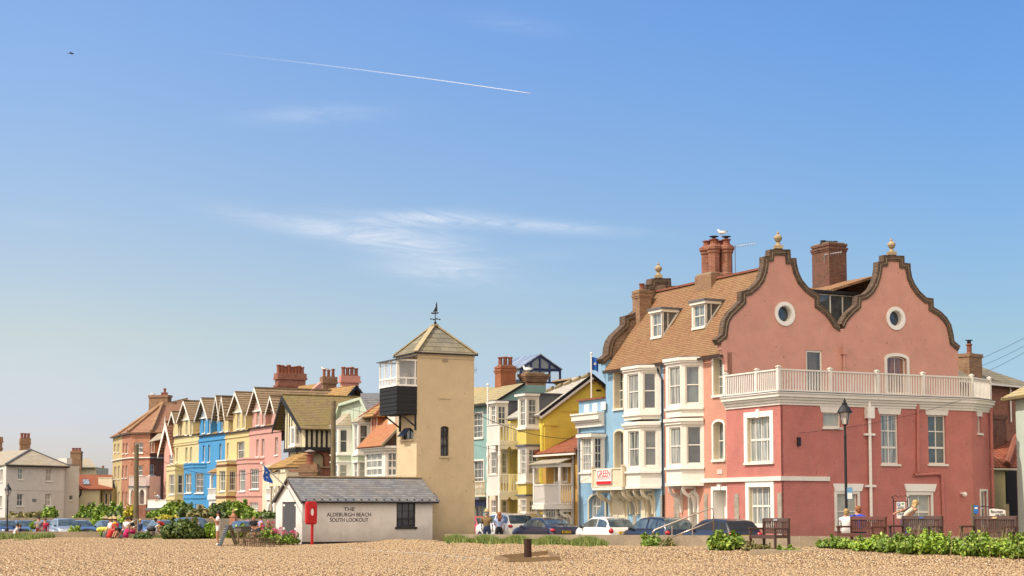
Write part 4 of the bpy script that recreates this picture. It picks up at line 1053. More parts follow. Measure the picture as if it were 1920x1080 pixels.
# roof slope over teal and cream houses: eave on the front, rising back; teal gable triangle at its right end
zE2 = E1.off(.3).Zp(925, 754); e1 = E1.P(u0, zE2, .3); e2 = E1.off(.3).uz(929, 752); e2 = E1.P(e2[0], e2[1], .3)
TG = Fac(e2, e2+D2*6); tq = TG.uz(984, 718); tp = TG.P(*tq, 0)
e1 = V((e1.x, e1.y, e2.z))
m = MB(); m.slab([e1, e2, tp, tp-E1.D*(e2-e1).length], .12); r = m.build('roof', MOSSY, th_)
m = MB(); m.strip(e2+V((0,0,.03)), tp+V((0,0,.03)), .1, .12); m.build('verge', BLACK, r); m = MB(); m.strip(e1+V((0,0,-.1)), e2+V((0,0,-.1)), .14, .1); m.build('gutter', BLACK, r)
m = MB(); m.cap([[TG.P(0, TG.uz(929,752)[1]-1.0, -.12), TG.P(tq[0]+1.5, tq[1]-4, -.12), TG.P(tq[0]+1.5, tq[1]-.1, -.12), TG.P(tq[0], tq[1]-.1, -.12), TG.P(0, TG.uz(929,752)[1]-.1, -.12)]]); m.build('gable_end', TEAL, th_)
c = chimney(th_, E1, 939, 687, 730, -1.6, .85, 1.05, plain('orange_brick_stack', (.36,.13,.06), .85, .2, brick=True, grime=.3), 3, flare=.06, poth=.62)
rf = thing('distant_roof', 'brown pantiled roof just right of the top of the lookout tower', 'roof', E1.P(E1.U(900)-6, 7, -8))
a = at(878, 726, 118); b_ = at(926, 726, 118); c1_ = at(916, 748, 113); d1_ = at(878, 752, 113)
m = MB(); m.slab([a, b_, c1_, d1_], .12); m.build('slope', TILEC, rf); m = MB(); m.wbox(a.x, b_.x, 114, 120, 0, d1_.z-.4); m.build('walls', BRICKY, rf)

# ============================================================= red tiled house behind the lookout
rh = thing('red_tiled_house', 'cottage with orange tiled roof, tall tile-hung dormer and white windows left of the lookout tower', 'house', E1.P(E1.U(712), 0, -2))
RTH = plain('tile_hung_red', (.42,.13,.06), .85, .15, brick=True, grime=.3)
b = Bay(E1, 684, 722, 760, 1.3, 870)
zt = b.Z(850)
b.walls(rh, -.1, zt, WHITE, ((1, (686, 849, 716, 892), dict(nx=3, ny=3, bar=.09)), (2, (727, 849, 752, 892), dict(nx=3, ny=3, bar=.09))), pane=GCURT, fw=.08, dep=.05, sill=.04)
zt2 = b.Z(836)
b.trim(rh, [(zt, zt+.2, .05), (zt+.2, zt+.36, .22), (zt+.36, zt2-.0, .38)], WHITE, name='cornice')
PR = plan_off(b.pl, .5); pe0 = V((PR[1].x, PR[1].y, zt2)); pe1 = V((PR[2].x, PR[2].y, zt2)); pe0b = E1.P(E1.off(1.8).U(668, 845), zt2, 1.8)
slope_top = isect(745, 802, pe1, (V((0,0,1))-0*E1.D)) if False else None
vf = Fac(pe1, pe1+D2*5); tv = vf.uz(746, 801); kk = (tv[1]-zt2)/tv[0]; Ls = 3.6
m = MB(); q = lambda u, s, n=0: V((pe1.x, pe1.y, 0))+E1.D*u+D2*s+V((0,0,zt2+kk*s+n))
lu = (pe0b-pe1).dot(E1.D)
m.slab([q(lu, 0), q(0, 0), q(0, Ls), q(lu, Ls)], .12); r = m.build('roof', TILEO, rh)
m = MB(); m.cap([[q(0, .1, -.15), q(0, Ls, -.15), V((pe1.x, pe1.y, zt2-.1))+D2*Ls]]); m.build('gable_end', plain('dark_timber', (.06,.035,.025), .9), rh)
m = MB(); m.strip(q(0.04, 0, .02), q(.04, Ls, .02), .12, .16); m.build('verge_board', STONE, r)
nd = 0.2; DF = E1.off(nd); 
uu0, uu1 = DF.U(694, 800), DF.U(709, 800); zb_, zt_ = DF.Zp(702, 815), DF.Zp(702, 779)
m = MB(); m.box(E1, uu0, uu1, zb_-.4, zt_, -3.0, nd); m.build('dormer', RTH, rh)
win(rh, DF, (696, 781, 707.5, 812), 2, 1, GPALE, None, fw=.07, dep=-.03, sill=.06, name='dormer_window')
za2 = DF.Zp(714, 741); m = MB(); cu = (uu0+uu1)/2
A0, A1_ = E1.P(cu, za2, nd-1.2), E1.P(cu, za2, -4); f0, f1 = E1.P(uu0-.9, zt_-.1, nd+.5), E1.P(uu1+.5, zt_-.1, nd+.5)
b0, b1 = E1.P(uu0-.9, zt_-.1, -4), E1.P(uu1+.5, zt_-.1, -4)
m.slab([f0, f1, A0], .08); m.slab([f1, b1, A1_, A0], .08); m.slab([f0, b0, A1_, A0], .08); m.build('dormer_roof', TILEY, rh)
m = MB(); m.tube([f1, A0, A1_], .1, 6); m.tube([f0, A0], .1, 6); m.build('hip_tiles', TERRA, rh)
w2 = DF; m = MB(); a0, a1 = DF.U(727, 790), DF.U(741, 790); m.box(E1, a0, a1, DF.Zp(734, 808), DF.Zp(734, 776), -2.5, nd); m.build('dormer', WHITE, rh)
win(rh, DF, (728.5, 779, 740, 806), 3, 1, GPALE, None, fw=.06, dep=-.03, sill=.06, name='dormer_window')
m = MB(); m.box(E1, lu+T0, E1.U(745), 0, 3, -6, -4); 
m = MB(); m.box(E1, E1.U(676), E1.U(745), -.1, zt+.8, -5, -.1); m.build('walls', RTH, rh)

# ============================================================= pale green house
gh = thing('pale_green_house', 'pale green house with two stacked bays and clipped gable, next to the half-timbered house', 'house', E1.P(E1.U(660), 0, -2))
GRN = plain('pale_green_paint', (.44,.50,.38), .7, .08, .1, grime=.25)
GR = E1
pts = [(628, 796), (641, 760), (681, 748), (697, 780)]
g2 = [GR.uz(*p) for p in pts]; ul, ur = GR.U(622), GR.U(705)
m = MB(); m.sheet(GR, [(ul, -.2), (ur, -.2), (ur, g2[3][1]-.5), g2[3], g2[2], g2[1], g2[0], (ul, g2[0][1]-.4)], [], edge=.3); m.build('east_wall', GRN, gh)
m = MB(); m.strip(GR.P(g2[1][0], g2[1][1]+.12, .12), GR.P(g2[2][0], g2[2][1]+.12, .12), .4, .2); m.strip(GR.P(*g2[0], .12), GR.P(g2[1][0], g2[1][1]+.1, .12), .35, .18); m.strip(GR.P(*g2[3], .12), GR.P(g2[2][0], g2[2][1]+.1, .12), .35, .18); m.build('bargeboard', GRN, gh)
m = MB(); m.slab([GR.P(g2[2][0], g2[2][1]+.12, .2), GR.P(ur+.3, g2[3][1]-1.0, .2), GR.P(ur+.3, g2[3][1]-1.0, -5), GR.P(g2[2][0], g2[2][1]+.12, -5)], .1)
m.slab([GR.P(g2[2][0], g2[2][1]+.12, .2), GR.P(g2[1][0], g2[1][1]+.12, .2), GR.P(g2[1][0], g2[1][1]+.12, -5), GR.P(g2[2][0], g2[2][1]+.12, -5)], .1); m.build('roof', SLATE, gh)
m = MB()
for xx in (661, 672.5): m.box(GR, GR.U(xx)-.04, GR.U(xx)+.04, GR.Zp(xx, 785), GR.Zp(xx, 760), 0, .03)
m.build('gable_batten', GRN, gh)
for (x1, x2, x3, ytop, wf, wr) in ((621, 634, 658, 800, ((622.5, 806, 632, 850), (622, 872, 632, 900)), ((637, 805, 651.5, 849), (636.5, 871, 651, 900))),
                                   (662, 671.5, 694, 793, ((663.5, 797, 670, 845), (663.5, 866, 670, 900)), ((674.5, 796, 690, 843), (674, 866, 690, 900)))):
    b = Bay(GR, x1, x2, x3, .9, 840)
    b.walls(gh, b.Z(852), b.Z(ytop), WHITE2, ((1, wf[0], dict(nx=1, ny=2)), (2, wr[0], dict(nx=1, ny=2, pane=GGREY))), pane=GPALE, fw=.07, dep=.05, sill=0)
    b.walls(gh, b.Z(865), b.Z(852)-.003, GRN, (), name='bay_panel')
    b.walls(gh, -.1, b.Z(865)-.003, WHITE2, ((1, wf[1], dict(nx=1, ny=2)), (2, wr[1], dict(nx=1, ny=2, pane=GBLIND))), pane=GPALE, fw=.07, dep=.05, sill=0)
    b.trim(gh, [(b.Z(ytop+1), b.Z(ytop-2), .12), (b.Z(854), b.Z(851), .08), (b.Z(867), b.Z(864), .08)], WHITE2)
    zz = b.Z(ytop-2); rp = plan_off(b.pl, .2); hp = zz+.95; m = MB()
    T1, T2 = GR.P(b.u[1]+.25, hp, .0), GR.P(b.u[2]+.05, hp, 0)
    R_ = [V((p.x, p.y, zz)) for p in rp]
    m.slab([R_[1], R_[2], T2, T1], .06); m.slab([R_[2], R_[3], T2], .06); m.slab([R_[0], R_[1], T1], .06); m.build('bay_roof', SLATEB, gh)

# ============================================================= half-timbered house
hh_ = thing('half_timbered_house', 'black and cream half-timbered house with a mossy tiled roof over brick arches', 'house', E1.P(E1.U(590)-2, 0, -2))
STUC = plain('cream_stucco', (.58,.52,.34), .85, .08, .15, grime=.3)
TIM = plain('black_timber', (.02,.02,.022), .7, .2, .3, grime=.2)
fa = E1.off(.3); apx = fa.uz(539.5, 743); lf = fa.uz(521.5, 806); 
cu_ = fa.U(572, 830); ft = (2*apx[0]-lf[0], lf[1])
ur_ = fa.U(556, 802)
SW = Fac(fa.P(cu_, 0, 0), fa.P(cu_, 0, 0)+D2*6)
uw0 = fa.U(533, 830); 
zj = SW.Zp(590, 842); zev = SW.Zp(590, 800)
slr = 0
slr = (apx[1]+.0-zev)/(cu_-apx[0]); fr_ = (cu_+.50, zev-.50*slr); lf = (lf[0], lf[1]-.1); m = MB()
for e in (lf, fr_): m.slab([fa.P(apx[0], apx[1]+.12, .5), fa.P(apx[0], apx[1]+.12, -6.5), fa.P(e[0], e[1]+.12, -6.5), fa.P(e[0], e[1]+.12, .5)], .12)
rr_ = m.build('roof', TILEM, hh_); m = MB(); m.strip(fa.P(apx[0], apx[1]+.2, .51), fa.P(apx[0], apx[1]+.2, -6.5), .22, .09); m.build('ridge_tiles', TILEM, rr_)
m = MB()
for e in (lf, fr_): m.prism(fa, [(apx[0], apx[1]+.08), (e[0], e[1]+.08), (e[0], e[1]-.26), (apx[0], apx[1]-.42)], .5, .55)
m.build('bargeboard', TIM, rr_)
m = MB(); m.cap([[fa.P(uw0, zj), fa.P(cu_, zj), fa.P(cu_, zev-.1), fa.P(apx[0], apx[1]-.2), fa.P(uw0, apx[1]-.2-(apx[0]-uw0)*(apx[1]-lf[1])/(apx[0]-lf[0]))]])
m.sheet(SW, [(0, zj), (6.2, zj), (6.2, zev), (0, zev)], [], edge=0); m.build('stucco_walls', STUC, hh_)
m = MB()
xs = [572, 584, 593, 602, 611.5, 620.5]
m.box(SW, 0, 6.2, zj-.15, zj+.16, 0, .07); m.box(SW, 0, 6.2, zev-.16, zev+.1, 0, .07)
us = [SW.U(x+1.5, 820) for x in (573.5, 583.0, 592.3, 601.5, 610.8, 620)]
for u in us: m.box(SW, u-.085, u+.085, zj+.16, zev-.16, 0, .05)
m.box(fa, uw0, cu_, zj-.15, zj+.15, 0, .06)
for k in range(9): 
    u = uw0+(cu_-uw0)*(k+.2)/8.6; m.box(fa, u-.05, u+.05, zj+.15, apx[1]-.5-abs(u-apx[0])*max(slr, (apx[1]-lf[1])/(apx[0]-lf[0])), 0, .04)
m.build('timber_framing', TIM, hh_)
b = Bay(fa, 543, 553, 564, .55, 820)
b.walls(hh_, b.Z(836), b.Z(799), WHITE2, ((1, (545, 803, 552, 833), dict(nx=1, ny=1)), (2, (555, 802, 562, 832), dict(nx=1, ny=2))), pane=GPALE, fw=.07, dep=.04, sill=0)
b.trim(hh_, [(b.Z(838), b.Z(835), .08)], WHITE2)
GB = Fac(E1.P(cu_-.25, 0, 0), E1.P(cu_-.25, 0, 0)+D2*6)
holes = []
au = [GB.uz(x, 857) for x in (598, 625)]
for x0_, x1_ in ((587, 609.5), (618, 642)):
    a0, a1 = GB.U(x0_, 860), GB.U(x1_, 860); zt3 = GB.Zp(598, 848.5); z03 = GB.Zp(598, 874); holes.append(rect_arch(a0, a1, z03, zt3, min(zt3-z03-.05, (a1-a0)/2), 12))
m = MB(); m.sheet(GB, [(0, -.2), (6, -.2), (6, zj-.1), (0, zj-.1)], holes, depth=.5, edge=0); m.sheet(E1, [(uw0+.2, -.2), (cu_-.25, -.2), (cu_-.25, zj-.1), (uw0+.2, zj-.1)], [], edge=0); m.build('brick_walls', BRICK, hh_)
m = MB(); m.poly([GB.P(0.02, 0, -.5), GB.P(6, 0, -.5), GB.P(6, zj-.2, -.5), GB.P(.02, zj-.2, -.5)])
m.box(E1, E1.U(543), E1.U(555), E1.Zp(550, 875), E1.Zp(550, 844), 0, .04); m.box(E1, E1.U(558), E1.U(570), E1.Zp(560, 875), E1.Zp(560, 844), 0, .04)
m.build('stucco_panel', STUC, hh_)
m = MB(); m.box(GB, 0, 6, GB.Zp(590, 877), GB.Zp(590, 874.5), 0, .1); m.build('string_course', STONE, hh_)
# porch with small mossy roof and cream verandah in front
po_ = thing('verandah', 'cream timber verandah with posts under a small mossy orange roof behind the hut gable', 'porch', E1.P(E1.U(540), 0, 2))
pv = E1.off(2.2); v0, v1 = pv.U(509, 880), pv.U(538, 880); VS = Fac(pv.P(v1, 0, 0), pv.P(v1, 0, 0)+D2*2.6)
zc2 = pv.Zp(538, 876); zf2 = pv.Zp(538, 906)
m = MB(); m.slab([pv.P(v0-.5, zc2, .4), pv.P(v1+.3, zc2, .4), pv.P(v1-.4, zc2+1.15, -1.8), pv.P(v0+.6, zc2+1.15, -1.8)], .1)
m.slab([pv.P(v1+.3, zc2, .4), pv.P(v1+.3, zc2, -2.4), pv.P(v1-.4, zc2+1.15, -1.8)], .1); m.build('roof', TILEY, po_)
m = MB()
for u in (v0, (v0+v1)/2, v1): m.box(pv, u-.07, u+.07, 0, zc2, -.07, .07)
for u in (1.2, 2.4): m.box(VS, u-.07, u+.07, 0, zc2, -.07, .07)
m.box(pv, v0-.3, v1+.1, zc2-.16, zc2-.01, -.1, .15); m.box(VS, 0, 2.6, zc2-.16, zc2-.01, -.1, .1)
m.box(pv, v0-.3, v1+.1, zf2-.2, zf2, -.1, .15); m.box(VS, 0, 2.6, zf2-.2, zf2, -.1, .1); m.build('posts', CREAM, po_)
m = MB(); m.box(pv, v0, v1, zf2, zf2+.85, -.03, .03); m.box(VS, 0.07, 2.6, zf2, zf2+.85, -.03, .03); m.build('parapet', CREAM, po_)
m = MB(); m.box(E1, E1.U(500), E1.U(543), -.1, zc2+.4, -.5, .4); m.build('rear_wall', CREAM, po_)
ct = thing('brick_stack', 'low squat brick chimney with one capped terracotta pot just above the lookout shed roof', 'chimney', at(580, 880, 112))
bp = at(580, 895, 112); fq = Fac((bp.x-.75, 112.1), (bp.x+.65, 111.9))
m = MB(); zq = at(580, 870, 112).z; m.box(fq, .15, 1.2, 0, zq-.3, -.7, 0); m.box(fq, .05, 1.3, zq-.75, zq-.15, -.8, .1); m.box(fq, 0, 1.36, zq-.55, zq-.35, -.85, .14); m.box(fq, .12, 1.25, zq-.15, zq, -.7, .02); m.build('stack', BRICKY, ct)
c = fq.P(.68, zq, -.35); pt_ = pot(ct, c, .24, .68, TERRA); m = MB(); m.lathe(c+V((0,0,.66)), [(.05,0),(.05,.14),(.36,.15),(.33,.19),(.02,.3)], 10); m.build('cowl', plain('dull_cowl', (.25,.22,.19), .8), pt_)

# ---- chimneys and roofs behind
def back_block(name, label, cat, pts, mat, Y, th=.3):
    pass
bk = thing('rear_gable', 'small black timbered gable with lichened orange tile roof behind the green house', 'house', at(655, 740, 150))
BF = Fac(XY(640, 142), XY(683, 145)); al = BF.uz(641, 746); ar = BF.uz(681, 746); ap = BF.uz(662, 722)
m = MB(); m.cap([[BF.P(al[0]+.2, 0), BF.P(ar[0]-.2, 0), BF.P(ar[0]-.2, al[1]), BF.P(ap[0], ap[1]-.1), BF.P(al[0]+.2, al[1])]]); m.build('gable_wall', TIM, bk)
dl_ = V((-.42, .9, 0))*5
m = MB()
for e in (al, ar):
    P0 = BF.P(e[0], e[1], .3); P1 = BF.P(ap[0], ap[1], .3); m.slab([P0, P1, P1-V((2.0,-.5,0)) if False else P1+V((-2.4,4.5,0)), P0+V((-2.4,4.5,0))], .12)
m.build('roof', TILEY, bk)
m = MB()
for e in (al, ar): m.strip(BF.P(e[0], e[1], .34), BF.P(ap[0], ap[1], .34), .08, .28)
m.build('bargeboard', TIM, bk)
bk2 = thing('rear_roofs', 'yellow lichened tile roof with a pink gable wall behind the half-timbered house', 'house', at(590, 740, 155))
m = MB(); m.slab([at(548, 748, 146), at(590, 748, 146), at(597, 719, 151), at(560, 724, 151)], .12); m.slab([at(604, 750, 146), at(636, 748, 146), at(650, 723, 150), at(616, 729, 150)], .12); m.build('roof', TILEY, bk2)
PF = Fac(XY(570, 147), XY(604, 149)); m = MB(); m.prism(PF, [PF.uz(573, 742), PF.uz(573, 800), PF.uz(603, 800), PF.uz(603, 716)], -.3, 0); m.build('gable_wall', plain('dusky_pink', (.50,.26,.22), .85), bk2)
bk3 = thing('slate_roof_block', 'dark slate roof ridge just left of the lookout cabin', 'roof', at(695, 740, 135))
m = MB(); m.slab([at(676, 746.5, 134), at(735, 746.5, 134), at(735, 736.5, 138), at(676, 737, 138)], .1); m.build('slope', SLATE, bk3)
m = MB(); wa = at(676, 748, 134); wb_ = at(735, 748, 134); m.wbox(wa.x, wb_.x, 134.5, 140, 0, wa.z+.1); m.build('walls', BRICKY, bk3)
m = MB(); m.slab([at(684, 765, 128), at(722, 765, 128), at(715, 746, 132), at(681, 746, 132)], .1); m.build('lower_slope', TILEC, bk3)
def free_chimney(label, px0, px1, pedge, ytop, ybot, Y, mat, pots, poth=.5, flare=.10, steps=True, potr=.14, name='chimney_stack', potmat=None):
    """stack with its narrow lit east face between px0 and pedge and its south face between pedge and px1"""
    t = thing(name, label, 'chimney', at(pedge, ybot, Y))
    p = at(pedge, (ytop+ybot)/2, Y); fe = Fac((p.x-E1.D.x*10, p.y-E1.D.y*10), (p.x, p.y)); fs = Fac((p.x, p.y), (p.x+D2.x, p.y+D2.y))
    du = 10-fe.U(px0, (ytop+ybot)/2); ds = fs.U(px1, (ytop+ybot)/2); zt = at(pedge, ytop, Y).z; zb = at(pedge, ybot, Y).z
    m = MB(); m.box(fe, 10-du, 10, zb-2.5, zt, -ds, 0)
    if steps:
        for a, b_, f in ((.0, .42, .6), (.42, .62, 1.0), (1.15, 1.32, 1.0), (1.32, 1.45, .5)):
            if zt-b_ > zb: m.box(fe, 10-du-flare*f, 10+flare*f, zt-b_, zt-a-.001 if a else zt+.002, -ds-flare*f, flare*f)
    s = m.build('stack', mat, t)
    for k in range(pots): pot(t, fe.P(10-du/2, zt, -ds*(k+.5)/pots), potr, poth*random.uniform(.9, 1.15), potmat)
    return t, fe, zt, du, ds
free_chimney('massive corbelled red brick chimney with a long row of eight pots', 515.5, 573, 522, 699, 733, 165, BRICK, 8, .75, .14, potr=.19)
free_chimney('mossy brown brick chimney with three odd pots and a gull, above the half-timbered roof', 601, 631, 606, 706, 742, 152, BRICKY, 3, .7, .10, potr=.15)
free_chimney('pink painted chimney with four terracotta pots', 638, 673, 641, 704, 735, 150, plain('pink_stack', (.52,.24,.19), .85), 4, .72, .16, potr=.18)
# ============================================================= pastel terrace with gabled attics
def pastel(name, label, px0, px1, col, gables, strings, mids, ztopy, bays, zparts=None, split=None, lower_extra=None, halfbay=None):
    """houses of the terrace. px0..px1 extent on E1. gables: (left corner, right corner, apex px, apex py, foot left py, foot right py, [window rects], colour pair)"""
    root = thing(name, label, 'house', E1.P((E1.U(px0)+E1.U(px1))/2, 0, -2))
    E = E1; u0, u1 = E.U(px0), E.U(px1)-.003; xm = (px0+px1)/2; z1 = E.Zp(xm, ztopy)
    holes = []
    for r, kw in mids: win(root, E, r, kw.get('nx', 1), kw.get('ny', 2), kw.get('pane', GCURT), holes, fw=.07, dep=.14, sill=.05, surmat=col, mat=WHITE2)
    m = MB(); m.sheet(E, [(u0, -.2), (u1, -.2), (u1, z1), (u0, z1)], holes, edge=0); m.build('front_wall', col, root)
    zg = max(E.Zp(g[2], (g[4]+g[5])/2) for g in gables)
    # set-back attic wall and main roof
    m = MB(); m.box(E, u0, u1, z1-.5, zg-.1, -6.5, -1.25); m.build('attic_wall', col, root)
    m = MB(); m.slab([E.P(u0, z1+.05, .12), E.P(u1, z1+.05, .12), E.P(u1, z1+.75, -1.25), E.P(u0, z1+.75, -1.25)], .08); m.build('lean_to_roof', TILEY, root)
    m = MB(); m.box(E, u0, u1, z1-.06, z1+.03, -.02, .16); m.build('gutter', BLACK, root)
    m = MB()
    for ys in strings: 
        z = E.Zp(xm, ys); m.box(E, u0, u1, z-.07, z+.07, -.02, .08)
    m.build('string_course', col, root)
    for (xl, xr, ax, ay, fl, fr, wins, cc) in gables:
        ga, gb_ = E.U(xl, 790), E.U(xr, 790); apx = E.uz(ax, ay); zf = E.Zp(ax, (fl+fr)/2)
        mid = (ga+gb_)/2; apx = (mid, apx[1]); hs = []
        c1, c2 = cc if isinstance(cc, tuple) else (cc, cc)
        for r in wins: win(root, E, r, 1, 2, GCURT, hs, fw=.07, dep=.12, sill=.05, mat=WHITE2, n=.1)
        for h in list(hs):
            if min(p[0] for p in h) < ga+.03 or max(p[0] for p in h) > gb_-.03: hs.remove(h)
        m = MB(); zw = zf+.25
        m.sheet(E, [(ga, z1), (gb_, z1), (gb_, zf), (mid, apx[1]-.15), (ga, zf)], hs, n=.1, edge=.05, mi=0)
        m.build('gable_wall', c1, root)
        m = MB(); m.poly([E.P(gb_, z1, .1), E.P(gb_, z1, -1.3), E.P(gb_, zf, -1.3), E.P(gb_, zf, .1)]); m.poly([E.P(ga, z1, .1), E.P(ga, z1, -1.3), E.P(ga, zf, -1.3), E.P(ga, zf, .1)]); m.build('gable_cheek', c2, root)
        m = MB(); m.box(E, ga, gb_, zf-.07, zf+.07, .1, .2)
        nb_ = max(3, int((gb_-ga)/.45)); sl_ = (apx[1]-zf)/(mid-ga)
        for k in range(1, nb_*2, 1):
            u = ga+(gb_-ga)*k/(nb_*2); h = (mid-ga-abs(u-mid))*sl_-.25
            if h > .1: m.box(E, u-.022, u+.022, zf+.07, zf+h, .1, .14)
        m.build('gable_studs', WHITE2, root)
        gable_roof(root, E, ga, gb_, zf, (mid, apx[1]), 7.0, .55, TILEP, .10, WHITE2, side=.32, bw=.12)
    for B in bays:
        b = Bay(E, B['x'][0], B['x'][1], B['x'][2], .95, 900)
        zt = b.Z(B['top'])
        b.walls(root, -.1, zt, col, B['w'], pane=B.get('pane', GCURT), fw=.08, dep=.10, sill=.05, mat=WHITE2)
        cm = B.get('band', col)
        b.trim(root, [(zt-.10, zt+.02, .08)], col if 'band' not in B else WHITE2)
        b.trim(root, [(b.Z(y)-.08, b.Z(y)+.08, .07) for y in B['bands']], cm)
        rp = plan_off(b.pl, .02); m = MB(); m.poly([V((p.x, p.y, zt-.05)) for p in rp]); m.build('bay_roof', LEAD, root)
    return root
PY = plain('pastel_yellow', (.58,.49,.26), .75, .08, .1, grime=.3)
PY2 = plain('pastel_yellow_deep', (.58,.47,.23), .75, .08, .1, grime=.3)
PB = plain('azure_paint', (.06,.26,.50), .7, .08, .1, grime=.2)
PP = plain('rose_paint', (.54,.29,.245), .75, .08, .1, grime=.25)
BRN = plain('brown_band', (.16,.06,.04), .8)
ZE_ = 944
def w(i, r, **k): return (i, r, k)
pastel('terrace_house', 'pale yellow gabled terrace house leftmost of the pastel row, beside the pink bargeboard gable', 324, 371, PY,
       [(327, 336.5, 330, 774, 793, 789, [(331, 790, 335, 815)], PY), (342.8, 364.4, 350.3, 754, 790, 784, [(348, 788, 352, 815), (356.5, 788, 360.5, 815)], PY)],
       [829, 833], [((330.5, 840, 334, 866), {}), ((347.5, 839, 351.5, 866), {}), ((356, 838.5, 360, 866), {})], 817,
       [dict(x=(311.7, 328.3, 345), top=871, bands=[880, 936], w=(w(1, (316.5, 890, 327, 927), nx=2), w(2, (333.5, 890, 343.5, 925), pane=GDARK), w(1, (316.5, 947, 327, 965), nx=2), w(2, (333.5, 947, 343, 965))))])
pastel('terrace_house', 'bright blue gabled terrace house between the two yellow ones', 371, 420.5, PB,
       [(376.7, 397.8, 382.5, 749.5, 786, 782, [(380.5, 783, 384.7, 812), (390.2, 782, 394.2, 812)], PB), (409.4, 420.2, 415.5, 744.5, 781, 775, [(413.5, 779, 417.5, 809)], PB)],
       [825], [((380, 835, 384, 866), {}), ((390, 834, 394, 866), {}), ((411, 832, 415, 864), {})], 815,
       [dict(x=(344.8, 361, 387), top=868.5, bands=[875, 933], w=(w(1, (347, 888, 359, 924), nx=2), w(2, (366, 887, 381.5, 924), nx=2, ny=3, pane=GGREY), w(1, (347, 945, 359, 965), nx=2), w(2, (366, 945, 381, 965), pane=GBLIND)))])
pastel('terrace_house', 'buttery yellow gabled terrace house with brown bands, between the blue and rose ones', 420.5, 466, PY2,
       [(420.8, 430.5, 424, 745.5, 781, 775, [(424.5, 777, 428.5, 808)], PY2), (439, 463.3, 446.8, 738, 776, 769.5, [(444.5, 773, 449, 804), (454.5, 772, 459, 803)], PY2)],
       [819], [((425, 830.5, 429, 861), {}), ((444, 828, 458, 860), dict(nx=3, pane=GGREY))], 810,
       [dict(x=(406, 424.4, 443.6), top=862, bands=[872, 931.7], band=BRN, w=(w(1, (411, 883, 422, 921), nx=2), w(2, (430, 883, 442.5, 920), nx=3, ny=3, pane=GDARK), w(1, (411, 943, 422, 965), nx=2), w(2, (430, 943, 442, 965))))])
pastel('terrace_house', 'rose pink gabled terrace house next to the half-timbered one', 466, 526, PP,
       [(475.5, 500, 484, 730, 775.5, 765.5, [(481, 769, 486, 797), (491.5, 768, 496, 797)], PP), (511, 524, 514, 745, 770.5, 768, [(517, 766, 521.5, 795)], PP)],
       [811], [((480.5, 824, 485, 856), {}), ((490.5, 823, 495.5, 856), {}), ((515.5, 820, 521, 853), {})], 800,
       [dict(x=(444, 463.3, 495), top=858.5, bands=[867, 929], w=(w(1, (448, 881, 460, 921), pane=GPALE), w(2, (469, 879, 485, 917), nx=4, ny=3, pane=GGREY), w(1, (449, 943, 460, 966), nx=2), w(2, (468, 942, 484, 966), nx=4, pane=GBLIND)))])
# porches between the bays
for (nm, xa, xb, ya, yb, cc, lab) in (('a', 388.5, 405, 908, 965, PB, 'white arched porch with blue door and small balcony between the blue and yellow bays'), ('b', 497, 512, 903, 965, PP, 'white arched porch with small balcony beside the rose bay')):
    t = thing('porch', lab, 'porch', E1.P(E1.U((xa+xb)/2), 0, .3)); fo = E1.off(.9)
    ua_, ub_ = fo.U(xa+1), fo.U(xb); z1 = fo.Zp(xa, ya+24); z0r, z1r = fo.Zp(xa, 929.5), fo.Zp(xa, 915.5)
    balustrade(t, fo, ua_, ub_, z0r, z1r, 0, .14, .05, WHITE2, (), name='balcony')
    m = MB(); m.box(fo, ua_, ub_, z0r-.35, z0r, -.9, .05); m.build('balcony_floor', WHITE2, t)
    holes = [rect_arch(ua_+.35, ub_-.35, .02, z0r-.6, .5)]
    m = MB(); m.sheet(fo, [(ua_, -.1), (ub_, -.1), (ub_, z0r-.36), (ua_, z0r-.36)], holes, n=-.1, edge=.2); m.build('arch', WHITE2, t)
    m = MB(); m.poly([fo.P(ua_, 0, -.5), fo.P(ub_, 0, -.5), fo.P(ub_, z0r-.4, -.5), fo.P(ua_, z0r-.4, -.5)]); m.build('door', cc, t)
    holes = [rect_arch(ua_+.3, ub_-.3, z0r, fo.Zp(xa, 889), .4)]; zt = fo.Zp(xa, 886)
    m = MB(); m.sheet(fo, [(ua_, z0r), (ub_, z0r), (ub_, zt), (ua_, zt)], holes, n=-.15, edge=.2); m.build('upper_arch', WHITE2, t)
    m = MB(); m.slab([fo.P(ua_-.1, zt, .1), fo.P(ub_+.1, zt, .1), fo.P(ub_+.1, zt+.5, -.8), fo.P(ua_-.1, zt+.5, -.8)], .06); m.build('roof', TILEY, t)

# ============================================================= pink bargeboard gable and the red brick corner block
pg = thing('bargeboard_house', 'narrow pink house with steep white bargeboards and spike, between brick hotel and yellow house', 'house', at(315, 950, 168))
PGF = Fac(XY(300, 172.5), XY(327, 169.8)); ap = PGF.uz(316, 792); l = PGF.uz(302, 852); r_ = PGF.uz(329, 852)
w0, w1 = PGF.U(306), PGF.U(326); m = MB(); holes = []
win(pg, PGF, (317, 853, 324.5, 870), 3, 2, GGREY, holes, dep=.08, sill=.05, mat=WHITE2)
win(pg, PGF, (309, 903, 311.5, 925), 1, 2, GGREY, holes, dep=.08, sill=.05, mat=WHITE2)
k = (ap[1]-l[1])/(ap[0]-l[0])
m.sheet(PGF, [(w0, -.1), (w1, -.1), (w1, l[1]+.3), (ap[0], ap[1]-.35), (w0, l[1]+.6)], holes, edge=.3); m.build('front_wall', PP, pg)
rr = gable_roof(pg, PGF, l[0], r_[0], l[1], ap, 1.5, .35, TILEH, .1, WHITE2, side=0, bw=.45)
m = MB(); m.cyl(PGF.P(ap[0], ap[1]-.4, .4), PGF.P(ap[0], PGF.Zp(316, 781), .4), .09, .02, 6); m.build('spike', WHITE2, pg)
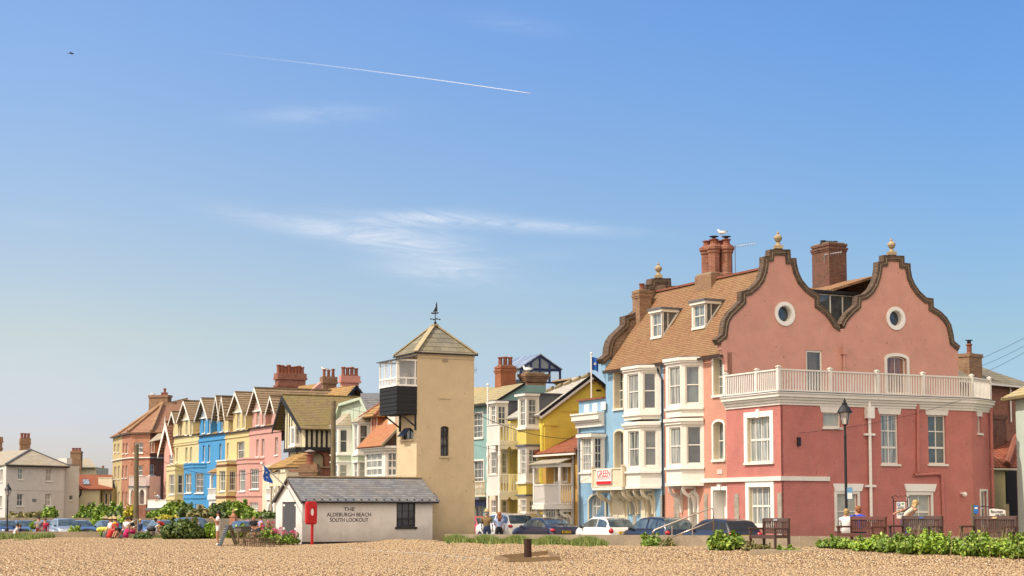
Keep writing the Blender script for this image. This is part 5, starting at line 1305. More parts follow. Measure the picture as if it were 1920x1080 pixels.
# white fence balcony at its foot with a man leaning on it
hb = thing('corner_building', 'red brick and buff stone corner block with a fan shaped hipped tile roof', 'hotel', at(260, 960, 174))
pl = [V((*XY(209, 186), 0)), V((*XY(226.5, 179), 0)), V((*XY(243, 175), 0)), V((*XY(279, 174), 0)), V((*XY(312, 177), 0))]
BUFF = plain('buff_stone', (.50,.40,.20), .85, .12, .2, grime=.35)
FC = [Fac(pl[i], pl[i+1]) for i in range(4)]
zhe = FC[2].Zp(260, 811)
hs = [[], [], [], []]
for i, mm, ws in ((0, BUFF, [(214, 833, 217, 848), (220.5, 832, 223.5, 848), (214, 875, 217.5, 898), (221, 874, 224, 898), (213.5, 922, 216.5, 946), (221, 922, 224, 946)]),
                  (1, BRICKO, [(230.5, 831, 233.5, 850), (236.5, 831, 240, 850), (229.5, 873, 232.5, 896), (235.5, 873, 238.5, 896), (229, 922, 232, 950), (235.5, 922, 238.5, 950)]),
                  (2, BRICKO, [(251, 830, 268, 849), (250.5, 872.5, 267, 892)]),
                  (3, BRICK, [(281, 871, 290.5, 891)])):
    for r in ws: win(hb, FC[i], r, 2 if i == 2 else 1, 2, GGREY if i >= 2 else GCURT, hs[i], fw=.07, dep=.12, sill=.05, mat=WHITE2, surmat=mm)
    f = FC[i]; m = MB(); m.sheet(f, [(0, -.1), (f.L, -.1), (f.L, zhe), (0, zhe)], hs[i], edge=0, depth=.25); m.build('wall', mm, hb)
m = MB(); band(m, pl, FC[2].Zp(260, 859), FC[2].Zp(260, 857), -.05, .14); m.build('string_course', WHITE, hb)
m = MB(); band(m, pl, zhe-.12, zhe+.02, -.05, .30); m.build('gutter', LEAD, hb)
A_ = at(305, 757, 181); R0 = [V((p.x, p.y, zhe)) for p in plan_off(pl, .35)]; Bk = at(346, 746, 190)
m = MB(); m.slab([R0[1], R0[2], A_], .1); m.slab([R0[0], R0[1], A_], .1); m.slab([R0[2], R0[3], A_], .1)
m.slab([R0[3], R0[3]+V((8, 6.0, 0)), at(352, 748, 186), A_], .1); r = m.build('roof', TILEH, hb)
m = MB(); m.slab([A_, at(352, 745.5, 186.2), at(352, 800, 182), at(285, 800, 181)], .1); m.build('rear_slope', TILEM, r)
m = MB()
for p in R0[1:4]: m.tube([p+V((0,0,.12)), A_+V((0,0,.1))], .16, 6)
m.build('hip_tiles', plain('hip_clay', (.36,.21,.11), .85, .2), r)
pch = at(284, 768, 183); fc_ = Fac((pch.x, 183), (pch.x+1, 182.7)); c0, c1_ = fc_.U(279, 755), fc_.U(314, 755); zz0, zz1 = fc_.Zp(290, 770), fc_.Zp(290, 741)
m = MB(); m.box(fc_, c0, c1_, zz0-2, zz1, -.9, 0); m.box(fc_, c0-.08, c1_+.08, zz1-.25, zz1, -.98, .08); s_ = m.build('chimney', BRICKY, hb)
for uu in (.62, .75, .84): pot(s_, fc_.P(c0+(c1_-c0)*uu, zz1, -.4), .15, .75 if uu == .75 else .3)
# lower link with slate mansard at its right
m = MB(); m.slab([at(278, 829, 172), at(306, 822, 172), at(312, 812, 174), at(296, 813, 174)], .08); m.build('mansard_roof', SLATEB, hb)
lf_ = Fac(XY(280, 172.6), XY(309, 172.8)); m = MB(); m.prism(lf_, [lf_.uz(281, 850), lf_.uz(307, 850), lf_.uz(307, 824), lf_.uz(284, 829)], -.4, 0); m.build('tile_hung_wall', RTH, hb)
win(hb, lf_, (283, 830, 290, 849), 2, 1, GPALE, None, fw=.06, dep=-.03, sill=0)
# balcony block with arches in front of the brick
bk4 = thing('arched_loggia', 'pale pink and white arched loggia with boarded balcony before the red brick block', 'porch', at(270, 960, 170))
LF = Fac(XY(241, 170.5), XY(273, 170)); LS = Fac(XY(273, 170), XY(279, 172)); LR = Fac(XY(279, 170.5), XY(300, 172))
zd = LF.Zp(255, 911); zt4 = LF.Zp(255, 892); holes = []
for x0_, x1_ in ((244, 251.5), (260, 270)):
    a0, a1 = LF.U(x0_), LF.U(x1_); holes.append(rect_arch(a0, a1, LF.Zp(250, 945), LF.Zp(250, 918), .5))
m = MB(); m.sheet(LF, [(0, LF.Zp(250, 946)), (LF.L, LF.Zp(250, 946)), (LF.L, zd), (0, zd)], holes, edge=.3, depth=.3)
hs2 = [rect_arch(.15, LS.L+.0-.0, 1.5, zd-.3, .4)] if False else []
m.sheet(LS, [(0, 0), (LS.L, 0), (LS.L, zd), (0, zd)], hs2, edge=0); m.build('arches', WHITE, bk4)
m = MB(); m.box(LF, 0, LF.L, -.1, LF.Zp(250, 946), -.3, .0); m.build('base', BRICK, bk4)
m = MB(); m.poly([LF.P(0, 0, -1.2), LF.P(LF.L, 0, -1.2), LF.P(LF.L, zd, -1.2), LF.P(0, zd, -1.2)]); m.build('recess_wall', BRICK, bk4)
balustrade(bk4, LF, 0, LF.L, zd, zt4, 0, closed=True, mat=plain('pale_pink_boards', (.58,.48,.44), .8), name='balcony')
m = MB(); m.box(LF, -.1, LF.L+.1, zd-.14, zd-.003, -1.0, .12); m.build('balcony_floor', LEAD, bk4)
m = MB(); m.box(LR, 0, LR.L, -.1, LR.Zp(290, 893), -1.2, 0); m.build('screen_wall', plain('pale_pink_render', (.60,.46,.42), .85), bk4)
wf = thing('white_fence', 'white boarded balcony front beside the leaning figure, at the foot of the pink gable', 'fence', at(295, 955, 165))
WF = Fac(XY(277, 165), XY(312, 163)); balustrade(wf, WF, 0, WF.L, WF.Zp(295, 952), WF.Zp(295, 937), 0, closed=True, mat=WHITE2, name='panels')
m = MB(); m.box(WF, -.2, WF.L, WF.Zp(295, 957), WF.Zp(295, 952), -1.5, .1); m.build('floor', LEAD, wf); m = MB(); m.box(WF, 0, WF.L, 0, WF.Zp(295, 957), -1.5, 0); m.build('base', PINK, wf)

# ---- bay window conservatory wing at the left of the buff stone
cw = thing('window_wing', 'low buff wing with arched windows and white boarded balcony left of the corner block', 'building', at(197, 950, 182))
CWF = Fac(XY(183.5, 183), XY(210, 182)); zb4 = CWF.Zp(195, 915); holes = []
for x0_, x1_ in ((186, 191.5), (194, 200.5), (203, 209)): win(cw, CWF, (x0_, 922, x1_, 946), 1, 1, GDARK, holes, fw=.08, dep=.15, arch=.4, sill=.05)
simple_box(cw, CWF, 0, CWF.L, -.1, zb4, 3, BUFF, holes=holes)
balustrade(cw, CWF, 0, CWF.L, zb4, CWF.Zp(195, 895), 0, closed=True, mat=CREAM, name='balcony'); m = MB(); m.box(CWF, -.1, CWF.L, zb4-.12, zb4, -.5, .12); m.build('cornice', WHITE, cw)

# ============================================================= white house at the far left
WP = plain('white_painted_brick', (.64,.615,.56), .8, .1, brick=True, grime=.35)
wh = thing('white_house', 'large white painted brick house with pale hipped roof at the far left', 'house', at(64, 960, 176))
WS = Fac(XY(9.7, 171), XY(119.5, 177)); WE = Fac(XY(-45, 190), XY(9.7, 171)); ze = WS.Zp(60, 872); holes = []; hs2 = []
for r, p_ in (((33.5, 878, 44.5, 899), GPALE), ((86, 878, 98, 902), GBLIND), ((32, 926, 44, 949), GGREY), ((84.5, 926, 96.5, 948), GBLIND)): win(wh, WS, r, 2, 2, p_, holes, fw=.07, dep=.12, sill=.06, mat=WHITE2)
for r in ((1, 880, 5.5, 903), (0, 930, 4, 951)): win(wh, WE, r, 1, 2, GGREY, hs2, fw=.07, dep=.1, sur=.08, sill=.06, mat=WHITE2)
m = MB(); m.sheet(WS, [(0, -.1), (WS.L, -.1), (WS.L, ze), (0, ze)], holes, edge=.2); m.sheet(WE, [(0, -.1), (WE.L, -.1), (WE.L, ze), (0, ze)], hs2, edge=0)
m.box(WS, 0.3, WS.L-.3, WS.Zp(60, 920), WS.Zp(60, 918), 0, .03); m.build('walls', WP, wh)
m = MB(); pa = at(57, 843, 177); pb_ = at(-12, 868, 186); e_l = WS.P(-.35, ze, .35); e_r = WS.P(WS.L+.35, ze, .35); e_b = WE.P(0, ze, .35); bb_ = e_r+(WE.A-WS.A)*1.0
m.slab([e_l, e_r, pa], .12); m.slab([e_b, e_l, pa, pa+V((-6.0, 7.0, 0))], .12); m.slab([e_r, e_r+V((-3,9,0)), pa+V((-6,7,0)), pa], .12); r = m.build('roof', SLATEB, wh)
m = MB()
for p in (e_l, e_r): m.strip(p+V((0,0,.1)), pa+V((0,0,.1)), .2, .12)
m.build('hip_tiles', LEAD, r); m = MB(); m.strip(e_l-V((0,0,.08)), e_r-V((0,0,.08)), .14, .12); m.build('gutter', BLACK, r)
m = MB(); nt_ = WS.uz(64, 938); m.box(WS, nt_[0]-.25, nt_[0]+.25, nt_[1]-.15, nt_[1]+.15, 0, .03); m.build('wall_sign', plain('sign_grey', (.2,.2,.2), .8), wh)
t, fe, zt, du, ds = free_chimney('short brick chimney with three terracotta pots on the white house roof', 36.5, 57, 38.5, 822, 850, 182, BRICKY, 3, .55, .06, potr=.17, name='chimney_stack')
free_chimney('tall thin brick chimney cut by the left picture edge', -8, 4, -6, 819, 872, 184, BRICKY, 0, name='chimney_stack')
we = thing('white_annex', 'plain white painted block with one small window, right of the white house', 'building', at(133, 970, 180))
AF = Fac(XY(119.6, 178.5), XY(147, 180)); holes = []
win(we, AF, (130, 929, 137, 938), 1, 1, GDARK, holes, fw=.06, dep=.1, sill=.05)
simple_box(we, AF, 0, AF.L, -.1, AF.Zp(130, 872), 5, WP, holes=holes, name='walls')
m = MB(); m.box(AF, AF.U(130), AF.U(140), AF.Zp(135, 873), AF.Zp(135, 859), -2, -.6); m.build('parapet_block', WP, we)
m = MB(); m.box(AF, -.05, AF.L+.05, AF.Zp(130, 872), AF.Zp(130, 871), -5, .08); m.build('coping', LEAD, we)
sh_ = thing('slate_cottage', 'small cream cottage with stone slate roof and three-pot chimney behind the white annex', 'house', at(150, 880, 200))
SFc = Fac(XY(100, 200), XY(180, 200)); ze = SFc.Zp(150, 876)
m = MB(); m.box(SFc, SFc.U(105), SFc.U(179), 0, ze, -6, 0); m.build('walls', STUC, sh_); win(sh_, SFc, (163, 884, 169.5, 889), 1, 1, GDARK, None, fw=.05, dep=-.03, sill=0)
m = MB(); m.slab([at(100, 876, 199.5), at(180, 876, 199.5), at(170, 860, 203), at(100, 860, 203)], .12); m.build('roof', SLATEB, sh_)
m = MB(); cf = Fac(XY(129.5, 198), XY(149, 198)); m.box(cf, 0, cf.L, cf.Zp(140, 880), cf.Zp(140, 846), -.9, 0); m.box(cf, -.05, cf.L+.05, cf.Zp(140, 849), cf.Zp(140, 847), -.95, .05); s_ = m.build('chimney', BRICKY, sh_)
for k in (.2, .5, .8): pot(s_, cf.P(cf.L*k, cf.Zp(140, 846), -.4), .18, .4)
yc = thing('cream_cottage', 'cream rendered cottage with red pantiled roof, skylight and small white window', 'house', at(165, 970, 182))
YF = Fac(XY(146.5, 182), XY(186, 182)); holes = []
win(yc, YF, (162.5, 942, 180, 959), 3, 2, GGREY, holes, fw=.07, dep=.1, sill=.05)
simple_box(yc, YF, 0, YF.L, -.1, YF.Zp(160, 916), 5, STUC, holes=holes)
m = MB(); m.slab([at(146, 916.5, 181.6), at(212, 916.5, 181.6), at(210, 890, 186), at(146, 890, 186)], .12); r = m.build('roof', TILER, yc)
m = MB(); m.slab([at(156.5, 909, 182.6), at(168.5, 909, 182.6), at(166, 900, 184.2), at(155, 900, 184.2)], -.08); m.build('skylight', GPALE, yc)
pipe(yc, [YF.P(YF.U(152), YF.Zp(150, 916), .1), YF.P(YF.U(151), YF.Zp(150, 927), .1), YF.P(YF.U(145.5), YF.Zp(150, 935), .1), YF.P(YF.U(145.5), 0, .1)], .08, BLACK)
free_chimney('tiny distant red brick chimney above the pantiled cottage', 190, 196, 191, 881, 890, 205, BRICK, 1, .5, .04, steps=False, name='chimney_stack')
free_chimney('slim brick chimney between white house and slate cottage', 151, 153, 151.4, 864, 880, 196, BRICKY, 0, steps=False)

# ============================================================= buildings at the right edge
rb = thing('red_brick_house', 'red brick house with mossy slate roof and capped chimney behind the pink gables at right', 'house', XY(1850, 100)+(0,))
RF = Fac(XY(1760, 97), XY(1935, 104)); ze = RF.Zp(1880, 722)
m = MB(); m.box(RF, RF.U(1790), RF.U(1935)+2, 0, ze, -6, 0); m.build('walls', BRICK, rb)
m = MB(); m.slab([RF.P(RF.U(1770), ze, .5), RF.P(RF.L+2, ze, .5), at(1960, 735, 108), at(1800, 668, 108), at(1760, 700, 104)][:3]+[at(1798, 671, 106)], .15)
r = m.build('roof', SLATEG, rb)
m = MB(); m.strip(RF.P(RF.U(1770), ze-.02, .5), RF.P(RF.L+2, ze-.02, .5), .16, .12); m.build('gutter', WHITE, r)
cf = Fac(XY(1823, 101), XY(1848, 102)); z0_, z1_ = cf.Zp(1835, 700), cf.Zp(1835, 664)
m = MB(); m.box(cf, .05, cf.L, z0_-2, z1_, -.8, 0); m.box(cf, 0, cf.L+.06, z1_-.2, z1_, -.86, .06); c = m.build('chimney', BRICKY, rb)
pp_ = pot(c, cf.P(cf.L*.5, z1_, -.4), .17, .62); m = MB(); m.lathe(cf.P(cf.L*.5, z1_+.6, -.4), [(.12,0),(.12,.2),(.22,.21),(.22,.25),(.02,.27)], 10); m.build('cowl', BLACK, pp_)
m = MB(); u = RF.U(1896); m.tube([RF.P(u, ze-.1, .15), RF.P(u, ze-2.2, .15)], .05, 6); m.build('downpipe', WHITE2, rb)
yb_ = thing('cream_brick_outhouse', 'cream painted brick outhouse with pantiled lean-to roof and a capped brick chimney', 'building', XY(1880, 92)+(0,))
YB = plain('cream_painted_brick', (.60,.50,.23), .8, .1, brick=True, grime=.3)
OF = Fac(XY(1856, 91), XY(1907, 92)); ze = OF.Zp(1880, 876)
m = MB(); m.box(OF, 0, OF.L, 0, ze, -4, 0); m.build('walls', YB, yb_)
m = MB(); m.slab([OF.P(-.2, ze, .25), OF.P(OF.L+.1, ze, .25), at(1920, 825, 94.5), at(1850, 826, 94.5)], .12); r = m.build('roof', TILER, yb_)
m = MB(); m.tube([at(1888, 872, 91.2), at(1906, 818, 94.0)], .2, 8); m.build('ridge_tiles', TERRA, r)
m = MB(); m.strip(OF.P(-.2, ze-.06, .25), OF.P(OF.L+.1, ze-.06, .25), .12, .1); m.tube([OF.P(OF.L*.6, ze-.2, .2), OF.P(OF.L*.72, ze-.5, .08), OF.P(OF.L*.74, .3, .08)], .05, 6); m.build('gutter', CREAM, r)
cf = Fac(XY(1861, 93), XY(1893, 94)); z0_, z1_ = cf.Zp(1875, 828), cf.Zp(1875, 778)
m = MB(); m.box(cf, .05, cf.L-.1, z0_-1.2, z1_, -.7, 0); m.box(cf, 0, cf.L-.04, z1_-.25, z1_, -.75, .05); c = m.build('chimney', BRICKD, yb_); pp_ = pot(c, cf.P(.4, z1_, -.35), .15, .55)
dk = thing('pale_blue_house', 'edge of a pale green-blue house with yellowish eaves at the right picture edge', 'house', XY(1925, 84)+(0,))
DF_ = Fac(XY(1909, 84), XY(1980, 80)); PBL = plain('duck_egg_render', (.50,.57,.50), .8)
m = MB(); m.box(DF_, 0, DF_.L, 0, DF_.Zp(1915, 742), -5, 0); m.build('walls', PBL, dk)
m = MB(); m.slab([DF_.P(-.6, DF_.Zp(1915, 744), .5), DF_.P(DF_.L, DF_.Zp(1915, 744), .5), DF_.P(DF_.L, DF_.Zp(1915, 744)+1.9, -2.5), DF_.P(2.0, DF_.Zp(1915, 744)+1.9, -2.5)], .15); m.slab([DF_.P(-.6, DF_.Zp(1915, 744), .5), DF_.P(2.0, DF_.Zp(1915, 744)+1.9, -2.5), DF_.P(-.6, DF_.Zp(1915, 744), -5.5)], .15); m.slab([DF_.P(-.6, DF_.Zp(1915, 744), -5.5), DF_.P(2.0, DF_.Zp(1915, 744)+1.9, -2.5), DF_.P(DF_.L, DF_.Zp(1915, 744)+1.9, -2.5), DF_.P(DF_.L, DF_.Zp(1915, 744), -5.5)], .15); m.build('roof', TILEC, dk)
ga_ = thing('dark_gate', 'tall black timber gate between the cream outhouse and pale blue house', 'gate', XY(1900, 90)+(0,))
GF = Fac(XY(1888.5, 90.4), XY(1908, 90.6)); m = MB(); m.box(GF, 0, GF.L, 0, GF.Zp(1897, 883), -.1, .0); m.build('boards', boards('black_gate_boards', (.02,.02,.022), .15, True), ga_)
# ============================================================= lookout: shed and tower
LWH = plain('lime_white_render', (.64,.615,.58), .85, .06, .5, grime=.3, base=.4)
SAND = plain('sand_yellow_render', (.57,.45,.28), .85, .09, .35, grime=.42, base=.45)
sf_a = V((*XY(567, 86), 0)); SHD = Fac(sf_a, sf_a+D2*7.6); sL = SHD.U(811)
se = thing('lookout_shed', 'low white rendered beach lookout hut with slate roof and painted black lettering', 'hut', SHD.P(3.5, 0, -2))
zE_ = SHD.Zp(567, 941.5)+.20; GD = 4.1
GE = Fac(SHD.P(0, 0, -GD), SHD.P(0, 0, 0)); apz = GE.uz(543, 894); zr_ = apz[1]
holes = []
w0_, w1_ = SHD.U(743), SHD.U(779)
win(se, SHD, (743.5, 943, 779, 988), 3, 3, GDARK, holes, fw=.07, dep=.05, sill=.05, mat=BLACK, bar=.03)
m = MB(); m.sheet(SHD, [(0, -.1), (sL, -.1), (sL, zE_), (0, zE_)], holes, edge=0, depth=.15)
d0, d1 = GE.U(529, 970), GE.U(554.6, 970); dz = GE.Zp(542, 941)
m.sheet(GE, [(0, -.1), (GD, -.1), (GD, zE_), (GD/2, zr_-.12), (0, zE_)], [rect_arch(d0, d1, .0, dz)], edge=0, depth=.12)
GW = Fac(SHD.P(sL, 0, 0), SHD.P(sL, 0, -GD)); m.cap([[GW.P(0, -.1), GW.P(GD, -.1), GW.P(GD, zE_), GW.P(GD/2, zr_-.12), GW.P(0, zE_)]])
m.build('walls', LWH, se)
m = MB(); m.box(SHD, -.02, sL+.02, -.1, .16, -.02, .025); m.build('black_plinth', plain('bitumen', (.02,.02,.022), .8), se)
m = MB(); m.box(GE, d0+.01, d1-.01, 0, dz-.01, -.10, -.05); dr = m.build('door', boards('grey_door_boards', (.075,.075,.08), .16, True, gapc=.3), se)
m = MB()
for zz in (.75, 1.95):
    if zz+.1 < dz or zz > 1: 
        z_ = min(zz, dz-.22); m.box(GE, d0+.02, d0+.30, z_, z_+.10, -.05, -.035); m.box(GE, d1-.30, d1-.02, z_, z_+.10, -.05, -.035)
m.build('hinge', WHITE2, dr)
m = MB(); ov = .28; dzr = (zr_-zE_)/(GD/2)*ov; th = .07
m.slab([SHD.P(-.12, zE_-dzr, ov), SHD.P(sL+.25, zE_-dzr, ov), SHD.P(sL+.25, zr_, -GD/2), SHD.P(-.12, zr_, -GD/2)], th)
m.slab([SHD.P(-.12, zE_-dzr, -GD-ov), SHD.P(sL+.25, zE_-dzr, -GD-ov), SHD.P(sL+.25, zr_, -GD/2), SHD.P(-.12, zr_, -GD/2)], th)
r = m.build('roof', SLATE, se)
m = MB()
k = 0; u = -.14
while u < sL+.25:
    m.strip(SHD.P(u, zr_+.05+.008*(k % 2), -GD/2), SHD.P(min(u+.44, sL+.26), zr_+.05+.008*(k % 2), -GD/2), .26, .07); u += .45; k += 1
m.build('ridge_tiles', plain('buff_ridge', (.42,.33,.20), .85, .2), r)
m = MB(); m.box(SHD, -.1, sL+.22, zE_-dzr-.10, zE_-dzr-.02, ov-.05, ov+.04); m.build('gutter', BLACK, r)
m = MB()
for k in range(18): u = .1+k*.42; m.box(SHD, u, u+.07, zE_-.13, zE_-.04, 0, .2)
m.build('rafter_end', BLACK, r)
m = MB()
m.strip(SHD.P(-.13, zE_-dzr-.03, ov), SHD.P(-.13, zr_-.04, -GD/2), .04, .12); m.strip(SHD.P(-.13, zE_-dzr-.03, -GD-ov), SHD.P(-.13, zr_-.04, -GD/2), .04, .12); m.build('bargeboard', plain('verge_dark', (.08,.07,.06), .8), r)
LT = plain('black_lettering', (.02,.02,.022), .7, 0, 0, grime=0)
uT = (SHD.U(613, 964)+SHD.U(696, 964))/2; wT = SHD.U(696, 964)-SHD.U(613, 964)
for s_, yy, wd in (('THE', 958, .25), ('ALDEBURGH BEACH', 968.3, 1.0), ('SOUTH LOOKOUT', 978.2, .865)):
    z_ = SHD.Zp(655, yy); t = text(se, s_, SHD, uT, z_, .27, .004, LT, bold=.003)
    xs_ = [v.co.dot(SHD.D) for v in t.data.vertices]; wcur = max(xs_)-min(xs_)
    c0_ = SHD.P(uT, 0, 0)-V(se.location); c0d = c0_.dot(SHD.D)
    k = wT*wd/wcur
    for v in t.data.vertices: v.co += SHD.D*((v.co.dot(SHD.D)-c0d)*(k-1))
    # small serifs on the strokes
t_ = thing('lookout_flagpole', 'angled white pole with a blue flag on the hut gable', 'flag', GE.P(GD/2, zr_-.6, .1))
a_ = GE.P(GE.uz(542, 917)[0], GE.uz(542, 917)[1], .05); tip = at(490.5, 869, 84.5); 
m = MB(); m.cyl(a_, tip, .035, .03); m.ball(tip, .07); m.build('pole', WHITE2, t_)
dn = (a_-tip).normalized(); fm = MB(); LF_ = 8
A = tip+dn*.15; B = tip+dn*1.15
N_ = 8; g = []
for i in range(N_+1):
    s = i/N_; rr = []
    for j in range(7):
        q = j/6; b0 = A.lerp(B, q); rr.append(b0+V((.10*s+.05*sin(6*s+3*q), .05*sin(7*s+2*q), -.78*s*(1-.25*q)-.02)))
    g.append(rr)
for i in range(N_):
    for j in range(6): fm.poly([g[i][j], g[i+1][j], g[i+1][j+1], g[i][j+1]])
fl = fm.build('flag', FBLUE, t_, smooth=True)
m = MB()
for k in range(4):
    c = g[2+k % 2][2+k % 3]+V((.0, -.03, -.05-.11*k)); m.wbox(c.x-.05, c.x+.05, c.y-.03, c.y-.02, c.z-.06, c.z+.02)
m.build('flag_lettering', WHITE2, fl)

tw = thing('lookout_tower', 'tall sand yellow square lookout tower with pyramid slate roof beside the white hut', 'tower')
ta = V((*XY(780.5, 91.2), 0)); TS = Fac(ta, ta+D2*3.4); tLn = TS.U(888.5); TE = Fac(ta+W1*2.75, ta); tw.location = TS.P(1.6, 0, -1.4)
zt = TS.Zp(782, 660); zst = TS.Zp(830, 889)
tD = TE.L
holes = []; win(tw, TS, (826, 799, 842, 855), 2, 3, GDARK, holes, fw=.05, dep=.16, arch=.12, sill=.05, mat=BLACK, sillmat=SAND)
hE = []; win(tw, TE, (753, 803, 775, 824), 2, 1, GDARK, hE, fw=.05, dep=.12, arch=.2, sill=.05, mat=BLACK, sillmat=SAND)
m = MB(); q = .02
for (a, b_, n_, hh) in ((-.1, zst, .035, []), (zst, zt, 0, None)):
    m.sheet(TS, [(-n_, a), (tLn+n_, a), (tLn+n_, b_), (-n_, b_)], [] if hh == [] else holes, n=n_, edge=0)
    m.sheet(TE, [(-n_, a), (tD+n_, a), (tD+n_, b_), (-n_, b_)], [] if hh == [] else hE, n=n_, edge=0)
    for f1, f2 in ((TS.P(tLn+n_, a, n_), TS.P(tLn+n_, a, -tD-n_)), (TS.P(tLn+n_, a, -tD-n_), TS.P(-n_, a, -tD-n_))): m.poly([f1, f2, f2+V((0,0,b_-a)), f1+V((0,0,b_-a))])
pl4 = [TE.P(0, 0, 0), TS.A.copy(), TS.P(tLn, 0, 0)]
m.build('walls', SAND, tw)
m = MB(); band(m, pl4, zst-.04, zst, -.02, .04); m.build('offset_course', SAND, tw)
m = MB(); prof_band(m, pl4, [(zt-.30, zt-.16, .04), (zt-.16, zt-.06, .09), (zt-.06, zt+.02, .14)]); m.build('eaves_moulding', SAND, tw)
m = MB(); v_ = TS.uz(834.5, 676); m.box(TS, v_[0]-.16, v_[0]+.16, v_[1]-.08, v_[1]+.08, 0, .03); m.build('air_vent', CONC, tw)
m = MB(); v_ = TS.uz(833, 746); m.box(TS, v_[0]-.38, v_[0]+.38, v_[1]-.05, v_[1]+.05, 0, .05); m.build('ledge', SAND, tw)
ap0 = at(812, 610, 92.8); ap1 = at(824, 610, 92.9); zA = ap0.z
cA = TS.P(tLn/2-.16, zA, -tD/2); cB = TS.P(tLn/2+.12, zA, -tD/2)
o_ = .15; K = [TS.P(-o_, zt, o_), TS.P(tLn+o_, zt, o_), TS.P(tLn+o_, zt, -tD-o_), TS.P(-o_, zt, -tD-o_)]
m = MB(); m.slab([K[0], K[1], cB, cA], .08); m.slab([K[3], K[0], cA], .08); m.slab([K[1], K[2], cB], .08); m.slab([K[2], K[3], cA, cB], .08); r = m.build('roof', SLATEG, tw)
m = MB()
for k_, c_ in ((K[0], cA), (K[1], cB), (K[3], cA)): m.strip(k_+V((0,0,.06)), c_+V((0,0,.06)), .26, .06)
m.strip(cA+V((0,0,.1)), cB+V((0,0,.1)), .3, .1); m.build('hip_tiles', plain('stone_hip', (.40,.33,.20), .85, .2), r)
m = MB()
for (a, b_) in ((K[0], K[1]), (K[3], K[0])): m.strip(a-V((0,0,.02)), b_-V((0,0,.02)), .10, .07)
m.build('gutter', BLACK, r)
# weather vane
vn = thing('weather_vane', 'black sailing boat weather vane on the tower roof', 'weather vane', cA.lerp(cB, .5))
c = cA.lerp(cB, .5); m = MB(); m.cyl(c, c+V((0,0,.9)), .03, .02); m.ball(c+V((0,0,.18)), .08)
for an in range(4):
    d = V((cos(an*pi/2+.4), sin(an*pi/2+.4), 0)); m.cyl(c+V((0,0,.38)), c+V((0,0,.38))+d*.26, .018, n=5); m.ball(c+V((0,0,.38))+d*.26, .045, 6)
m.build('spindle', BLACK, vn)
vf_ = Fac((c.x-.5, c.y-.1), (c.x+.5, c.y+.1)); zz = c.z; m = MB()
m.prism(vf_, [(.32, zz+.66), (.66, zz+.68), (.72, zz+.76), (.26, zz+.74)], -.02, .02); m.prism(vf_, [(.50, zz+.78), (.63, zz+.80), (.60, zz+1.38), (.54, zz+1.2)], -.015, .015); m.prism(vf_, [(.38, zz+.78), (.48, zz+.78), (.55, zz+1.1)], -.015, .015); m.build('boat', BLACK, vn)
# projecting cabin
cabin = thing('lookout_cabin', 'white glazed viewing cabin over a black boarded box projecting from the lookout tower', 'cabin', TE.P(tD/2, 6, .5))
pw_ = 1.17; zc0_, zc1_, zc2_ = TE.off(0).Zp(779, 777), TS.Zp(779, 724), TS.Zp(779, 674)
cs = Fac(TS.P(-pw_, 0, 0)-TS.N*.0, TS.P(0, 0, 0)); ce = Fac(TS.P(-pw_, 0, -tD*.86), TS.P(-pw_, 0, 0))
m = MB(); m.box(TS, -pw_, -.003, zc0_, zc1_, -tD*.86, .03); bx = m.build('boarded_box', BLKW, cabin)
m = MB()
nb = 7
for k in range(nb):
    za_ = zc0_+(zc1_-zc0_)*k/nb; m.prism(Fac(cs.A, cs.A+cs.D), [(0, za_)]*1+[(pw_, za_), (pw_, za_+.03), (0, za_+.03)], .03, .055); m.box(ce, 0, ce.L+.03, za_, za_+.03, 0, .03)
m.build('lap_edges', BLACK, bx)
m = MB()
def frame_face(f, L, cols, z0, z1, zm, n0=-.04, n1=.02):
    for u in cols: m.box(f, u-.028, u+.028, z0, z1, n0, n1)
    for z_ in (z0+.04, zm, z1-.04): m.box(f, 0, L, z_-.04, z_+.04, n0+.006, n1-.006)
    for u in [c_+(cols[1]-cols[0])/2 for c_ in cols[:-1]]: m.box(f, u-.025, u+.025, z0, zm, n0+.01, n1-.01)
zmid = zc1_+(zc2_-zc1_)*.30
frame_face(ce, ce.L, [0, ce.L/3, ce.L*2/3, ce.L-.03], zc1_, zc2_, zmid); frame_face(cs, pw_, [.03, pw_*.92], zc1_, zc2_, zmid)
cb = Fac(TS.P(0, 0, -tD*.86), TS.P(-pw_, 0, -tD*.86)); frame_face(cb, pw_, [0, pw_], zc1_, zc2_, zmid)
m.box(TS, -pw_-.05, 0, zc1_-.02, zc1_+.05, -tD*.86-.03, .06); m.build('window_frame', WHITE2, cabin)
TG_ = NT('clear_cabin_glass'); TG_.fin((.9,.95,.97), .02, .5); TG_.b.inputs['Alpha'].default_value = .18; TG_ = TG_.m
m = MB(); m.poly([ce.P(0, zc1_, -.02), ce.P(ce.L, zc1_, -.02), ce.P(ce.L, zc2_, -.02), ce.P(0, zc2_, -.02)]); m.poly([cs.P(0, zc1_, -.02), cs.P(pw_, zc1_, -.02), cs.P(pw_, zc2_, -.02), cs.P(0, zc2_, -.02)]); m.poly([cb.P(0, zc1_, -.02), cb.P(pw_, zc1_, -.02), cb.P(pw_, zc2_, -.02), cb.P(0, zc2_, -.02)]); m.build('pane', TG_, cabin)
m = MB(); m.box(TS, -.02, -.005, zc1_, zc2_, -tD*.86, -.05); m.box(TS, -.35, -.08, zc1_+.05, zc1_+.75, -1.2, -.7); m.build('interior', plain('cabin_interior', (.30,.28,.25), .8), cabin)
m = MB(); m.slab([TS.P(-pw_-.18, zc2_-.02, .16), TS.P(0, zc2_+.26, .16), TS.P(0, zc2_+.26, -tD*.9), TS.P(-pw_-.18, zc2_-.02, -tD*.9)], .06); m.build('roof', LEAD, cabin)
m = MB(); 
